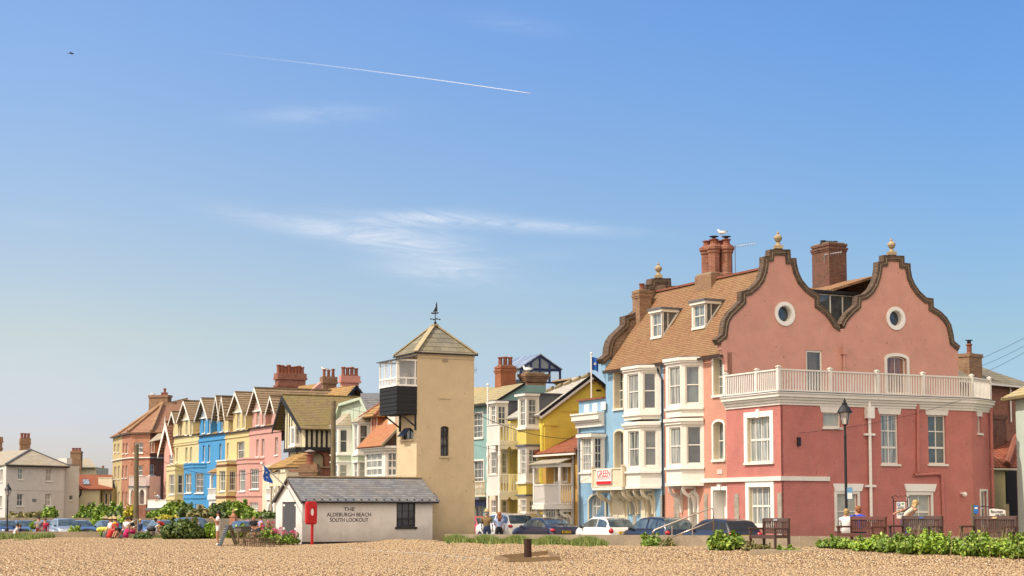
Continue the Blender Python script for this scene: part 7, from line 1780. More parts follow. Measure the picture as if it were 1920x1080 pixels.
# ============================================================= people
SKIN = plain('skin', (.50,.26,.16), .6, .05, .02, grime=0); SKIN2 = plain('tanned_skin', (.40,.19,.11), .6, .05, .02, grime=0)
def cloth(name, c): return plain(name, c, .85, .12, .2, grime=0)
HAIRM = {}
def hairm(c): 
    k = str(c)
    if k not in HAIRM: HAIRM[k] = plain('hair_%d' % len(HAIRM), c, .6, .3, .3, grime=0)
    return HAIRM[k]
def person(label, px, Y, z, H, yaw, pose, top, bottom, hair, sleeve=.5, leg=1.0, skin=None, shoes=None, hat=None, longhair=False, group=None, dress=False, lean=0., arms=None, name='person', head=0.):
    """body grown from a jointed skeleton. yaw: direction faced, degrees from +x; pose: stand / sit / ground / recline"""
    skin = skin or SKIN; shoes = shoes or BLACK; s = H/1.75; x0, y0 = XY(px, Y)
    root = thing(name, label, 'person', (x0, y0, z), group)
    f = V((cos(radians(yaw)), sin(radians(yaw)), 0)); r = V((f.y, -f.x, 0)); up = V((0, 0, 1))
    def P(a, b, c): return V((x0, y0, z))+(f*a+r*b+up*c)*s
    if pose == 'stand':
        hip = .92; la = radians(62)*lean; lp = lambda d, k=1.: P(sin(la*k)*d, 0, hip+cos(la*k)*d); hp = [P(0, 0, hip), lp(.16, .6), lp(.35, .85), lp(.50), lp(.58), lp(.69), lp(.80)]
        legs = [[P(0, sd*.09, .90), P(.03, sd*.10, .50), P(-.02, sd*.10, .09), P(.10, sd*.11, .04)] for sd in (-1, 1)]
    elif pose == 'sit':
        hp = [P(0, 0, .10), P(-.02+lean*.05, 0, .26), P(lean*.15, 0, .45), P(lean*.28, 0, .60), P(lean*.36, 0, .68), P(lean*.42+.02, 0, .78), P(lean*.46+.02, 0, .89)]
        legs = [[P(.0, sd*.09, .08), P(.42, sd*.11, .08), P(.46, sd*.11, -.34), P(.57, sd*.12, -.38)] for sd in (-1, 1)]
    elif pose == 'ground':
        hp = [P(0, 0, .12), P(.02, 0, .28), P(.10+lean*.1, 0, .46), P(.18+lean*.2, 0, .60), P(.22+lean*.25, 0, .68), P(.28+lean*.3, 0, .78), P(.30+lean*.3, 0, .89)]
        legs = [[P(.02, sd*.10, .10), P(.36, sd*.16, .44), P(.50, sd*.14, .10), P(.62, sd*.15, .05)] for sd in (-1, 1)]
    else:
        hp = [P(0, 0, .12), P(-.06, 0, .26), P(-.14, 0, .43), P(-.20, 0, .57), P(-.21, 0, .65), P(-.19, 0, .75), P(-.17, 0, .86)]
        legs = [[P(.05, sd*.09, .10), P(.45, sd*.10, .16), P(.86, sd*.09, .08), P(.90, sd*.09, .19)] for sd in (-1, 1)]
    c = hp[3]; ax = (hp[4]-hp[2]).normalized(); fw = (f-ax*f.dot(ax)).normalized()
    def A(a, b, cc): return c+(fw*a+r*b+ax*cc)*s
    arms = arms or ('down', 'down'); AR = []
    for sd, am in zip((-1, 1), arms):
        sh = A(0, sd*.185, .0)
        AR.append({'down': [sh, A(-.02, sd*.23, -.28), A(.08, sd*.23, -.50)], 'bent': [sh, A(.02, sd*.22, -.27), A(.26, sd*.12, -.22)],
                   'mouth': [sh, A(.10, sd*.20, -.25), A(.28, sd*.06, .0)], 'lap': [sh, A(.04, sd*.22, -.26), A(.26, sd*.08, -.36)], 'back': [sh, A(-.16, sd*.22, -.24), A(-.26, sd*.22, -.46)],
                   'rail': [sh, A(.14, sd*.20, -.22), A(.40, sd*.16, -.26)]}[am])
    verts = []; edges = []; rad = []
    def chain(pts, rr, start=None):
        prev = start
        for p_, q in zip(pts, rr):
            verts.append(p_); rad.append(q*s if not isinstance(q, tuple) else (q[0]*s, q[1]*s)); i = len(verts)-1
            if prev is not None: edges.append((prev, i))
            prev = i
        return prev
    chain(hp, [.150, .135, .160, .14, .058, .088, .072]); segs = []
    for L in legs: chain(L, [.095, .066, .045, .036], 0)
    for L in AR:
        verts.append(L[0]); rad.append(.058*s); i = len(verts)-1; edges.append((3, i)); chain(L[1:], [.042, .032], i)
        w_ = L[2]; d = (L[2]-L[1]).normalized(); pp_ = w_+d*.07*s; i = len(verts)-1; verts.append(pp_); rad.append(.028*s); edges.append((i, len(verts)-1))
    me = bpy.data.meshes.new('body'); me.from_pydata([tuple(v-V(root.location)) for v in verts], edges, []); me.update()
    o = bpy.data.objects.new('body', me); COL.objects.link(o); o.parent = root
    md = o.modifiers.new('skin', 'SKIN'); md.use_smooth_shade = True; sb = o.modifiers.new('sub', 'SUBSURF'); sb.levels = 1; sb.render_levels = 1
    for i, q in enumerate(me.skin_vertices[0].data): q.radius = (rad[i], rad[i]) if i > 3 or True else rad[i]; q.use_root = (i == 0)
    # broaden the torso sideways by scaling after evaluation
    dg = bpy.context.evaluated_depsgraph_get(); dg.update(); nm = bpy.data.meshes.new_from_object(o.evaluated_get(dg))
    o.modifiers.clear(); old = o.data; o.data = nm; bpy.data.meshes.remove(old); nm.name = 'body'
    off = V(root.location)
    tors = [(hp[k], hp[k+1]) for k in range(3)]
    for v in nm.vertices:
        w_ = v.co+off; best = min((w_-p_).length for p_ in hp[:4])
        if best < .24*s:
            q = (w_-hp[2]).dot(r); w_ += r*q*.22; v.co = w_-off
    mats = [skin, top, bottom, shoes]; nm.materials.clear()
    for q in mats: nm.materials.append(q)
    S_ = [(hp[k], hp[k+1], 1 if k < 4 and k > 0 else (2 if k == 0 else 0)) for k in range(6)]; S_[3] = (hp[3], hp[4], 1); S_[4] = (hp[4], hp[5], 0); S_[0] = (hp[0], hp[1], 1 if dress else 2)
    for L in legs:
        kk = L[0].lerp(L[1], min(1, leg*2)); S_ += [(hp[0], L[0], 2), (L[0], kk, 2), (kk, L[1], 2 if leg >= .5 else 0)]
        k2 = L[1].lerp(L[2], max(0, leg*2-1)); S_ += [(L[1], k2, 2 if leg > .5 else 0), (k2, L[2], 2 if leg >= 1 else 0), (L[2].lerp(L[3], .15), L[3], 3)]
    for L in AR:
        kk = L[0].lerp(L[1], min(1, sleeve*2)); k2 = L[1].lerp(L[2], max(0, sleeve*2-1)); S_ += [(hp[3], L[0], 1), (L[0], kk, 1), (kk, L[1], 1 if sleeve >= .5 else 0), (L[1], k2, 1 if sleeve > .5 else 0), (k2, L[2], 0), (L[2], L[2]+(L[2]-L[1])*.3, 0)]
    def dseg(p_, a, b_):
        ab = b_-a; t = 0 if ab.length < 1e-5 else max(0, min(1, (p_-a).dot(ab)/ab.length_squared)); return (p_-a-ab*t).length
    for pl in nm.polygons:
        w_ = pl.center+off; pl.material_index = min(S_, key=lambda q: dseg(w_, q[0], q[1]))[2]; pl.use_smooth = True
    # hands: palm continues into five fingers
    m = MB()
    for sd, L in zip((-1, 1), AR):
        d = (L[2]-L[1]).normalized(); sid = d.cross(up).normalized() if abs(d.z) < .9 else r; w_ = L[2]+d*.06*s; dn_ = sid.cross(d)
        for k in range(4):
            a = w_+sid*(.03-.02*k)*s; ln = (.07, .08, .075, .06)[k]*s; m.tube([a, a+d*ln*.55-dn_*.006, a+d*ln*.9-dn_*.03*s], [.009*s, .008*s, .006*s], 5)
        a = w_+sid*.035*s-d*.02*s; m.tube([a, a+sid*.03*s+d*.02*s, a+sid*.035*s+d*.05*s], [.011*s, .009*s, .007*s], 5)
    m.build('hand_fingers', skin, root, smooth=True)
    hc = (hp[5]+hp[6])/2; hc = hp[5]+(hp[6]-hp[5])*.55; m = MB()
    hf = (Matrix.Rotation(radians(head), 3, 'Z') @ f)
    hr = V((hf.y, -hf.x, 0))
    m.ball(hc+hf*.105*s-up*.015*s, .018*s, 6); m.ball(hc+hr*.098*s-up*.01*s, .022*s, 6, sq=(.6, .9, 1.3)); m.ball(hc-hr*.098*s-up*.01*s, .022*s, 6, sq=(.6, .9, 1.3)); m.build('nose_and_ears', skin, root, smooth=True)
    m = MB()
    for q in (-1, 1): m.ball(hc+hf*.092*s+hr*q*.034*s+up*.015*s, .011*s, 6)
    m.ball(hc+hf*.092*s-up*.055*s, .016*s, 6, sq=(1.2, 1.2, .35)); m.build('eyes_and_mouth', plain('dark_feature', (.05,.03,.03), .5), root)
    if hair is not None:
        m = MB(); m.ball(hc-hf*.022*s+up*.028*s, .112*s, 12, sq=(1, 1, 1.0)); m.ball(hc-hf*.045*s-up*.03*s, .10*s, 10, sq=(.9, .9, 1.0))
        if longhair:
            for k in range(-2, 3): m.tube([hc-hf*.06*s+r*.03*k*s, hc-hf*.10*s+r*.032*k*s-up*.16*s, hc-hf*.11*s+r*.024*k*s-up*(.34+.03*(k % 2))*s], [.045*s, .045*s, .015*s], 6)
        if longhair == 'bun': pass
        m.build('hair', hairm(hair), root, smooth=True)
    if hat:
        hm, kind = hat; m = MB(); c_ = hc+up*.07*s
        if kind == 'brim': m.lathe(c_, [(.165*s, 0), (.17*s, .012), (.105*s, .03), (.10*s, .10*s), (.06*s, .13*s), (.01, .12*s)], 16)
        else: m.lathe(c_-up*.01, [(.118*s, 0), (.115*s, .05*s), (.07*s, .10*s), (.01, .11*s)], 12); m.ball(c_+hf*.13*s, .07*s, 8, sq=(1, 1, .18))
        m.build('hat', hm, root)
    if dress:
        m = MB(); a = hp[1]
        if pose == 'stand': m.lathe(a-up*.55*s, [(.24*s, 0), (.21*s, .25*s), (.16*s, .55*s)], 14)
        else:
            k1 = (legs[0][1]+legs[1][1])/2; k2 = (legs[0][2]+legs[1][2])/2+up*.05
            m.tube([hp[0]-f*.05*s, hp[0].lerp(k1, .5)+up*.02*s, k1+up*.02*s, k1.lerp(k2, .5)+f*.04*s, k2+f*.06*s], [.17*s, .17*s, .15*s, .17*s, .19*s], 10)
        m.build('skirt', bottom, root, smooth=True)
    return root
WHc, NAVc, BLKc = cloth('white_cotton', (.74,.71,.68)), cloth('navy_cloth', (.03,.045,.10)), cloth('black_cloth', (.025,.025,.03))
REDc, GRYc, BRNc, BLUc = cloth('red_cloth', (.50,.035,.03)), cloth('grey_cloth', (.20,.19,.20)), cloth('brown_jacket_cloth', (.20,.13,.055)), cloth('bright_blue_cloth', (.02,.06,.50))
MAGc, LILc, LBLc, JEAN = cloth('magenta_cloth', (.45,.02,.12)), cloth('lilac_cloth', (.34,.32,.56)), cloth('light_blue_cloth', (.34,.42,.62)), cloth('denim', (.05,.09,.24))
CRMc, PLDc, STRAW = cloth('cream_knit', (.66,.56,.42)), cloth('plaid_grey_cloth', (.16,.16,.19)), cloth('straw', (.56,.40,.19))
DK, BR, BL, GI, GY = (.03,.02,.015), (.12,.06,.03), (.50,.34,.14), (.34,.12,.04), (.4,.38,.35)
zg = lambda px, Y: gz(*XY(px, Y))
fig = person('woman in white top and shorts standing beside the chalkboard, eating', 409, 85, zg(409, 85), 1.66, 195, 'stand', WHc, WHc, DK, .3, .22, SKIN2, cloth('white_shoe', (.7,.7,.7)), arms=('mouth', 'mouth'))
m = MB(); hb_ = V(fig.location)+V((.13,.02,1.56)); m.ball(hb_, .055, 8); m.build('hair_bun', hairm(DK), fig)
fd = V(fig.location)+V((-.36, -.1, 1.36)); m = MB(); m.ball(fd, .05, 8, sq=(1.3, 1, .7)); tag(m.build('snack', STRAW, None), 'small bread snack held up by the woman in white', 'food')
hm_ = person('man in straw brimmed hat and brown jacket seen from behind, walking', 913, 80, -.06, 1.74, 80, 'stand', BRNc, NAVc, GY, 1.0, 1, hat=(STRAW, 'brim'), arms=('down', 'down'))
person('woman with long auburn hair and pale blue top seen from behind', 936, 80.5, -.06, 1.66, 100, 'stand', LBLc, BLKc, GI, .35, 1, longhair=True, arms=('bent', 'down'))
person('person with blond hair in white, sitting with back turned beyond the second bench', 1587, 61.0, .84, 1.70, 75, 'sit', WHc, WHc, BL, .6, 1, arms=('lap', 'lap'), longhair=False)
bp_ = person('young man in bright blue top with rucksack straps sitting beyond the second bench', 1608, 61.2, .86, 1.84, 60, 'sit', BLUc, NAVc, GI, 1, 1, arms=('lap', 'lap'), head=60)
m = MB(); l = V(bp_.location); 
for q in (-.13, .13): m.tube([l+V((q+.02, -.13, .30)), l+V((q+.02, -.17, .50)), l+V((q+.01, -.10, .66)), l+V((q, .05, .70))], .022, 6)
m.build('rucksack_straps', BLKc, bp_)
pw = person('woman with long blond hair, cream sleeves and black waistcoat bending over the third bench', 1696, 58.6, .47, 1.72, 20, 'stand', BLKc, JEAN, BL, .0, 1, longhair=True, lean=.62, arms=('back', 'down'))
m = MB(); l = V(pw.location)
m.tube([l+V((.22, -.24, 1.30)), l+V((-.02, -.28, 1.14)), l+V((-.10, -.27, .96)), l+V((.06, -.26, .84))], [.075, .065, .06, .045], 8); m.build('cream_sleeve', CRMc, pw, smooth=True)
# on the left sea wall
person('man in black shirt and sunglasses sitting on the wall beside the woman in lilac', 476, 99.6, .49, 1.72, 280, 'sit', BLKc, GRYc, None, .45, 1, SKIN2, arms=('lap', 'lap'))
person('woman in lilac vest sitting on the wall next to the man in black', 489, 99.2, .49, 1.66, 215, 'sit', LILc, BLKc, DK, .05, .6, SKIN2, arms=('lap', 'lap'))
person('person in blue top and jeans sitting on the wall left of the plaid shirt', 361, 99.8, .42, 1.55, 300, 'sit', BLUc, JEAN, BR, .6, 1, arms=('lap', 'lap'))
person('person in grey plaid shirt and jeans sitting on the wall beside the blue top', 370, 99.8, .42, 1.6, 240, 'sit', PLDc, JEAN, GY, 1, 1, arms=('lap', 'bent'))
person('woman in long red dress and straw hat sitting on the wall', 217, 99.6, .40, 1.62, 235, 'sit', REDc, REDc, BR, .8, 1, hat=(STRAW, 'brim'), dress=True, arms=('lap', 'lap'))
person('person in white top and straw hat sitting left of the red dress', 208, 100.4, .40, 1.6, 225, 'sit', WHc, GRYc, BR, .5, 1, hat=(STRAW, 'brim'), arms=('lap', 'lap'))
person('man in black shirt and shorts crouching on the shingle near the handrail', 229, 97, .12, 1.70, 215, 'ground', BLKc, GRYc, None, .4, .4, SKIN2, hat=(cloth('yellow_cap_cloth', (.60,.46,.05)), 'cap'), lean=.5, arms=('lap', 'lap'))
person('woman in black top and magenta skirt sitting on the wall by the handrail', 252, 99.4, .45, 1.66, 200, 'sit', BLKc, MAGc, DK, .5, 1, dress=True, lean=.6, arms=('lap', 'lap'))
person('dark haired person in white top sitting behind the crouching man', 238, 100.5, .45, 1.6, 250, 'sit', WHc, GRYc, DK, .3, 1, arms=('lap', 'lap'))
person('person in straw hat and dark clothes half hidden right of the handrail', 263, 101.5, -.05, 1.20, 250, 'stand', NAVc, NAVc, BR, 1, 1, hat=(STRAW, 'brim'))
person('person in red top and dark cap bending beside the big shrub', 309, 101.5, .0, 1.5, 200, 'stand', REDc, BLKc, DK, 1, 1, hat=(BLKc, 'cap'), lean=.9, arms=('bent', 'bent'))
person('brown haired child standing left of the red top', 299, 101, -.1, 1.12, 240, 'stand', BRNc, BLKc, BR, .5, 1)
person('elderly person in pale clothes leaning on the white boarded balcony', 299, 164.0, PGF.P(0,0,0).z+at(299, 953, 164).z, 1.7, 225, 'stand', WHc, GRYc, (.5,.3,.15), .5, 1, lean=.8, arms=('rail', 'rail'))
person('reclining person in white top and jeans sitting on the grass at far left', 27, 101, .12, 1.62, 190, 'recline', WHc, JEAN, DK, .2, 1, arms=('back', 'bent'))
person('second sunbather in dark clothes behind the reclining one at far left', 33, 102, .12, 1.5, 175, 'recline', NAVc, NAVc, BR, .5, 1, arms=('back', 'back'))
person('walker in grey shirt and maroon trousers behind the left wall', 73, 106, -.42, 1.74, 265, 'stand', GRYc, cloth('maroon_cloth', (.20,.03,.04)), DK, .5, 1, arms=('down', 'bent'))
person('walker in crimson jacket behind the left wall, right of the grey shirt', 85, 107, -.42, 1.64, 270, 'stand', cloth('crimson_cloth', (.40,.03,.06)), GRYc, BR, 1, 1)

# ============================================================= cars
TYRE = plain('tyre', (.02,.02,.02), .9); RIM = metalm('rim', (.45,.45,.47), .35, .7); TRIMB = plain('black_trim', (.02,.02,.022), .5, .05, .05, grime=0)
TAILM = plain('red_lens', (.45,.01,.02), .2, .05, .02, grime=0, spec=.6); HEADM = plain('clear_lens', (.65,.68,.70), .1, .05, .02, grime=0, spec=.8)
PLY = plain('yellow_plate', (.62,.42,.02), .5, .02, .02, grime=0); CGL = glass('car_glass', (.03,.045,.05), c2=(.08,.11,.12), rough=.02)
CARP = {}
def carpaint(name, c, met=.3):
    if name in CARP: return CARP[name]
    t = NT(name); t.fin(c, .32, .5, met); t.b.inputs['Coat Weight'].default_value = 1; t.b.inputs['Coat Roughness'].default_value = .04; CARP[name] = t.m; return t.m
TYPES = {  # length, width, profile (x, z top), belt, cabin x range, pillars
 'city': (3.55, 1.63, [(0,.62),(.05,.92),(.16,1.02),(.42,1.32),(.8,1.44),(1.4,1.49),(2.0,1.47),(2.45,1.30),(2.85,1.02),(3.2,.94),(3.45,.80),(3.55,.55)], .94, [1.30]),
 'saloon': (4.7, 1.84, [(0,.55),(.05,.92),(.25,1.04),(.7,1.10),(1.3,1.36),(1.9,1.46),(2.5,1.46),(3.0,1.30),(3.45,1.02),(4.1,.92),(4.55,.76),(4.7,.5)], .95, [1.55, 2.35]),
 'mpv': (4.2, 1.77, [(0,.60),(.04,.95),(.12,1.08),(.38,1.45),(.8,1.56),(1.7,1.60),(2.5,1.55),(2.95,1.32),(3.35,1.04),(3.8,.93),(4.1,.78),(4.2,.5)], 1.0, [.95, 1.75]),
 'suv': (4.5, 1.86, [(0,.62),(.04,1.0),(.12,1.12),(.45,1.50),(.9,1.62),(1.9,1.66),(2.7,1.60),(3.15,1.36),(3.5,1.12),(4.0,1.02),(4.4,.86),(4.5,.5)], 1.06, [1.0, 1.95]),
 'hatch': (4.0, 1.76, [(0,.60),(.04,.94),(.14,1.04),(.5,1.36),(.9,1.45),(1.6,1.48),(2.3,1.44),(2.8,1.20),(3.15,1.0),(3.6,.90),(3.9,.76),(4.0,.5)], .95, [.95, 1.75])}
def car(px, Y, z, away, kind, paint, label, plate=None, dx=0, group='cars parked along the sea front', hatch_black=False):
    """stands parallel to the house fronts; column px marks the vertical edge between its visible side and end"""
    L, W, prof, belt, pil = TYPES[kind]
    N = 64; xs = np.array([L*(.5-.5*cos(pi*i/(N-1)))*.35+L*i/(N-1)*.65 for i in range(N)]); pz = np.interp(xs, [p[0] for p in prof], [p[1] for p in prof])
    for _ in range(2): pz[1:-1] = (pz[:-2]+2*pz[1:-1]+pz[2:])/4
    x0, y0 = XY(px, Y); P0 = V((x0, y0, 0)); fw = W1 if away else -W1; lat = D2
    org = P0 if away else P0+W1*L      # rear end on the visible side corner
    if not away: org = P0
    root = thing('car', label, 'car', P0+D2*W/2+W1*L/2+V((0,0,z)), group)
    def T(x, y, zz):               # x from rear, y from left body side to right (-W/2..W/2)
        a = x if away else L-x
        return P0+W1*a+D2*(W/2+y)+V((0,0,z+zz))
    rows = []
    for i in range(N):
        x, zt = xs[i], pz[i]; e = min(x/.35, (L-x)/.55, 1.0); w = W/2*(.80+.20*sqrt(max(0, 1-(1-max(e, 0))**2)))
        zb = min(belt, zt-.03); cab = max(0, zt-belt); wr = w*(.95-.20*min(1, cab/.55)) if cab > .05 else w*.90
        zl = .20+.12*max(0, 1-x/.3)+.10*max(0, 1-(L-x)/.35)
        h = [(w*.90, zl), (w*.97, min(.36, zb-.05)), (w, min(.62, zb-.03)), (w*.985, zb-.04*min(1, (zt-zl))), (w*.945, zb)]
        g0 = h[-1]; h += [(g0[0]+(wr-g0[0])*t, zb+(zt-.07-zb)*t if cab > .05 else zb+(zt-zb)*t*.6) for t in (.08, .5, .92)]
        h += [(wr*.93, zt-.025 if cab > .05 else zb+(zt-zb)*.8), (wr*.6, zt-.004), (0, zt)]
        full = [(-a, b_) for a, b_ in h]+[(a, b_) for a, b_ in reversed(h[:-1])]; rows.append([T(x, a, b_) for a, b_ in full])
    M_ = len(rows[0]); body = MB(); glz = {'side_window': MB(), 'windscreen': MB(), 'rear_window': MB()}
    body.v = [p for r_ in rows for p in r_]
    cabx = [xs[i] for i in range(N) if pz[i] > belt+.12]; cx0, cx1 = min(cabx)+.12, max(cabx)-.10
    for i in range(N-1):
        xm = (xs[i]+xs[i+1])/2; zt = (pz[i]+pz[i+1])/2; sl = (pz[i+1]-pz[i])/(xs[i+1]-xs[i])
        for j in range(M_-1):
            q = (i*M_+j, (i+1)*M_+j, (i+1)*M_+j+1, i*M_+j+1); k = None; jj = j if j < 10 else M_-2-j
            if jj in (5, 6) and cx0 < xm < cx1 and zt > belt+.16 and all(abs(xm-p) > .05 for p in pil): k = 'side_window'
            if jj in (8, 9, 10) and zt > belt+.03:
                if sl < -.30 and xm > L*.45 and zt < max(pz)-.04: k = 'windscreen'
                if sl > .30 and xm < L*.45 and zt < max(pz)-.05: k = 'rear_window'
            if kind == 'tonneau': k = None
            body.f.append(q); body.m.append(1 if (k is not None) else 0)
            if k:
                p = [body.v[a] for a in q]; n_ = (p[1]-p[0]).cross(p[3]-p[0])
                if n_.length > 1e-9:
                    n_.normalize(); c_ = sum(p, V((0,0,0)))/4; ce = T(L/2, 0, .7)
                    if n_.dot(c_-ce) < 0: n_ = -n_
                    glz[k].poly([a+n_*.006 for a in p])
    for r_ in (0, N-1): body.f.append(tuple(r_*M_+j for j in range(M_))); body.m.append(0)
    body.f.append(tuple(i*M_ for i in range(N))+tuple(i*M_+M_-1 for i in reversed(range(N)))) if False else None; 
    b = body.build('body', [paint, TRIMB], root, smooth=True)
    for k, g in glz.items():
        if g.f: g.build(k, CGL if 'domed' not in label else TRIMB, root, smooth=True)
    for x in (L*.19, L*.81):
        for y in (-1, 1):
            m = MB(); m.cyl(T(x, y*(W/2-.20), .31), T(x, y*(W/2+.005), .31), .31, n=18); w_ = m.build('wheel', TYRE, root); m = MB(); m.cyl(T(x, y*(W/2-.02), .31), T(x, y*(W/2+.012), .31), .19, n=12); m.build('rim', RIM, w_)
    zl = belt-.10
    for y in (-1, 1):
        m = MB(); c_ = T(.08, y*(W/2-.17), zl-.04); m.ball(c_, .12, 10, sq=(1.1, 1.1, .8 if kind != 'city' else 1.2)); m.build('tail_light', TAILM, root, smooth=True)
        m = MB(); m.ball(T(L-.22, y*(W/2-.26), .70), .15, 10, sq=(1.1, 1.1, .6)); m.build('headlight', HEADM, root, smooth=True)
        m = MB(); m.ball(T(cx1-.05, y*(W/2+.06), belt+.04), .10, 8, sq=(1., 1., .75)); m.build('mirror', TRIMB if kind != 'saloon' else paint, root, smooth=True)
    f = Fac(T(0, -W/2, 0), T(0, W/2, 0)) if away else Fac(T(L, -W/2, 0), T(L, W/2, 0))
    m = MB(); m.box(f, W/2-.26, W/2+.26, z+.66, z+.78, .02, .05); p = m.build('number_plate', PLY if away else HEADM, root)
    if plate: text(p, plate, f, W/2, z+.685, .105, .052, TRIMB, bold=.003)
    m = MB(); m.box(f, .15, W-.15, z+.36, z+.50, -.02, .06); m.build('bumper', TRIMB if kind == 'hatch' else paint, root)
    if away:
        m = MB(); m.cyl(T(.55, 0, max(pz)-.06), T(.45, 0, max(pz)+.12), .01, n=5); m.build('aerial', TRIMB, root)
    return root
cWH, cNV, cDB, cRD = carpaint('white_car_paint', (.72,.70,.66), 0), carpaint('navy_car_paint', (.007,.012,.05)), carpaint('dark_blue_car_paint', (.007,.010,.024)), carpaint('red_car_paint', (.42,.015,.03), 0)
cLB, cSL, cDG, cMB, cBK = carpaint('light_blue_car_paint', (.09,.16,.30)), carpaint('silver_car_paint', (.42,.44,.48), .6), carpaint('dark_grey_car_paint', (.05,.055,.065)), carpaint('mid_blue_car_paint', (.025,.05,.14)), carpaint('black_car_paint', (.012,.012,.014), 0)
car(1141, 82.5, -.06, True, 'city', cWH, 'small rounded white city car seen from behind, in front of the sky blue house')
car(1247, 78.5, -.16, True, 'mpv', cDB, 'dark blue people carrier parked behind the steel handrail')
car(1032, 88, -.10, True, 'saloon', cNV, 'navy saloon car with yellow rear plate between the two white cars', plate='SM21 UTW')
car(953, 94.5, -.06, True, 'suv', cWH, 'white estate car behind the couple walking')
car(893, 101, -.06, True, 'hatch', cRD, 'red car half hidden behind the lookout tower')
car(1366, 72, -.09, True, 'hatch', cBK, 'black car with a domed roof just left of the first bench')
car(352, 104, -.35, False, 'suv', cMB, 'large dark blue car behind the seated couple on the left wall')
car(451, 112, -.42, True, 'hatch', cMB, 'blue hatchback seen from behind near the hut')
car(465, 116, -.42, False, 'hatch', cSL, 'silver car behind the seated man in black')
car(272, 128, -.45, False, 'hatch', cLB, 'light blue car right of the telephone pole')
car(300, 125, -.42, False, 'hatch', cSL, 'pale silver car between light blue car and big shrub')
car(196, 132, -.50, False, 'hatch', cDG, 'dark grey car behind the red dress')
car(141, 132, -.50, False, 'hatch', cLB, 'blue car right of the silver people carrier')
car(111, 130, -.46, False, 'mpv', cSL, 'silver blue people carrier at the left, tallest of the row')
car(81, 133, -.50, False, 'hatch', cSL, 'white and silver car behind the walker in crimson')
car(33, 134, -.52, False, 'hatch', cLB, 'sky blue car at the far left, second from the edge')
car(2, 134, -.52, False, 'hatch', cMB, 'blue car cut by the left picture edge')

# ============================================================= benches
WOOD = boards('dark_bench_wood', (.085,.048,.038), .09, True, gapc=.7, var=.3)
def bench(px, Y, z, L, label, plaque, lit=1, mat=None):
    mat = mat or WOOD
    root = thing('bench', label, 'bench', (*XY(px, Y), z), 'wooden benches along the sea wall'); p0 = V((*XY(px, Y), z))
    x = -W1; y = D2                   # x along the bench to the right, y towards its back
    def B(a0, a1, b0, b1, c0, c1, nm, mb=None, tilt=0):
        m = mb or MB(); q = lambda a, b_, c: p0+x*a+y*b_+V((0,0,c))
        m.hexa([q(a0, b0, c0), q(a1, b0, c0), q(a1, b1, c0), q(a0, b1, c0)], [q(a0, b0+tilt, c1), q(a1, b0+tilt, c1), q(a1, b1+tilt, c1), q(a0, b1+tilt, c1)])
        if mb is None: return m.build(nm, mat, root, bevel=.006)
        return m
    for a in (-L, -.07):
        B(a, a+.07, 0, .08, 0, .64, 'leg'); B(a, a+.07, .55, .63, 0, 1.0, 'leg', tilt=.0); B(a-.02, a+.09, -.03, .60, .64, .70, 'armrest'); B(a+.01, a+.06, .08, .55, .36, .43, 'side_rail')
    m = MB()
    for k in range(5): B(-L+.07, -.07, .04+.105*k, .13+.105*k, .43, .455, '', m)
    m.build('seat', mat, root); B(-L+.07, -.07, .01, .05, .34, .44, 'front_rail')
    B(-L, -.0, .56, .62, .90, 1.02, 'top_rail', tilt=.03); B(-L+.07, -.07, .56, .60, .50, .56, 'lower_rail')
    m = MB(); n = int((L-.2)/.095)
    for k in range(n): a = -L+.12+(L-.24)*k/(n-1); B(a-.03, a+.03, .57, .59, .55, .91, '', m, tilt=.02)
    m.build('back_slats', mat, root)
    if plaque: 
        m = MB(); q = lambda a, b_, c: p0+x*a+y*b_+V((0,0,c)); a = -L*.5; m.hexa([q(a-.11, .545, .93), q(a+.11, .545, .93), q(a+.11, .56, .93), q(a-.11, .56, .93)], [q(a-.11, .57, .99), q(a+.11, .57, .99), q(a+.11, .585, .99), q(a-.11, .585, .99)]); m.build('plaque', plaque, root)
PLB = plain('blue_plaque', (.04,.08,.20), .5); PLG = plain('grey_plaque', (.25,.27,.28), .5); PLS = plain('brass_plaque', (.40,.28,.12), .5)
bench(1452, 57.0, .44, 1.50, 'small dark wooden bench standing alone left of the street lamp', PLG)
bench(1634, 56.5, .50, 1.86, 'reddish brown wooden bench under the street lamp with two people behind', None, mat=boards('red_brown_bench_wood', (.12,.045,.03), .09, True, gapc=.7, var=.3))
bench(1740, 56.0, .52, 2.02, 'wooden bench with a blue plaque that the blond woman bends over', PLB)
bench(1880, 54.8, .52, 2.02, 'large wooden bench at the right picture edge below the car park sign', PLS)

# ============================================================= lamps, poles, rails, signs
def lamp(px, Y, z, ytop, label, s=1.0):
    x, y = XY(px, Y); root = thing('street_lamp', label, 'street lamp', (x, y, z)); zt = at(px, ytop, Y).z; zb = zt-.95*s
    m = MB(); m.lathe((x, y, z), [(.12,0),(.12,.9),(.07,1.0),(.055,1.1),(.05,zb-z-.5),(.06,zb-z-.45),(.045,zb-z-.35),(.04,zb-z-.05),(.10*s,zb-z)], 12); m.build('post', BLACK, root)
    m = MB(); R = [(.13*s, 0), (.24*s, .42*s)]
    for k in range(4):
        a = k*pi/2+.5; m.tube([(x+R[0][0]*cos(a), y+R[0][0]*sin(a), zb), (x+R[1][0]*cos(a), y+R[1][0]*sin(a), zb+.42*s)], .016*s, 5)
    m.lathe((x, y, zb+.42*s), [(.27*s,0),(.27*s,.03*s),(.17*s,.20*s),(.09*s,.28*s),(.10*s,.34*s),(.03*s,.38*s),(.05*s,.43*s),(.01,.53*s)], 4 if False else 12); m.build('lantern', BLACK, root)
    m = MB(); m.lathe((x, y, zb+.01), [(.115*s, 0), (.22*s, .41*s)], 4); m.build('glass', glass('lamp_glass', (.55,.50,.45), rough=.1), root)
    return root, zb
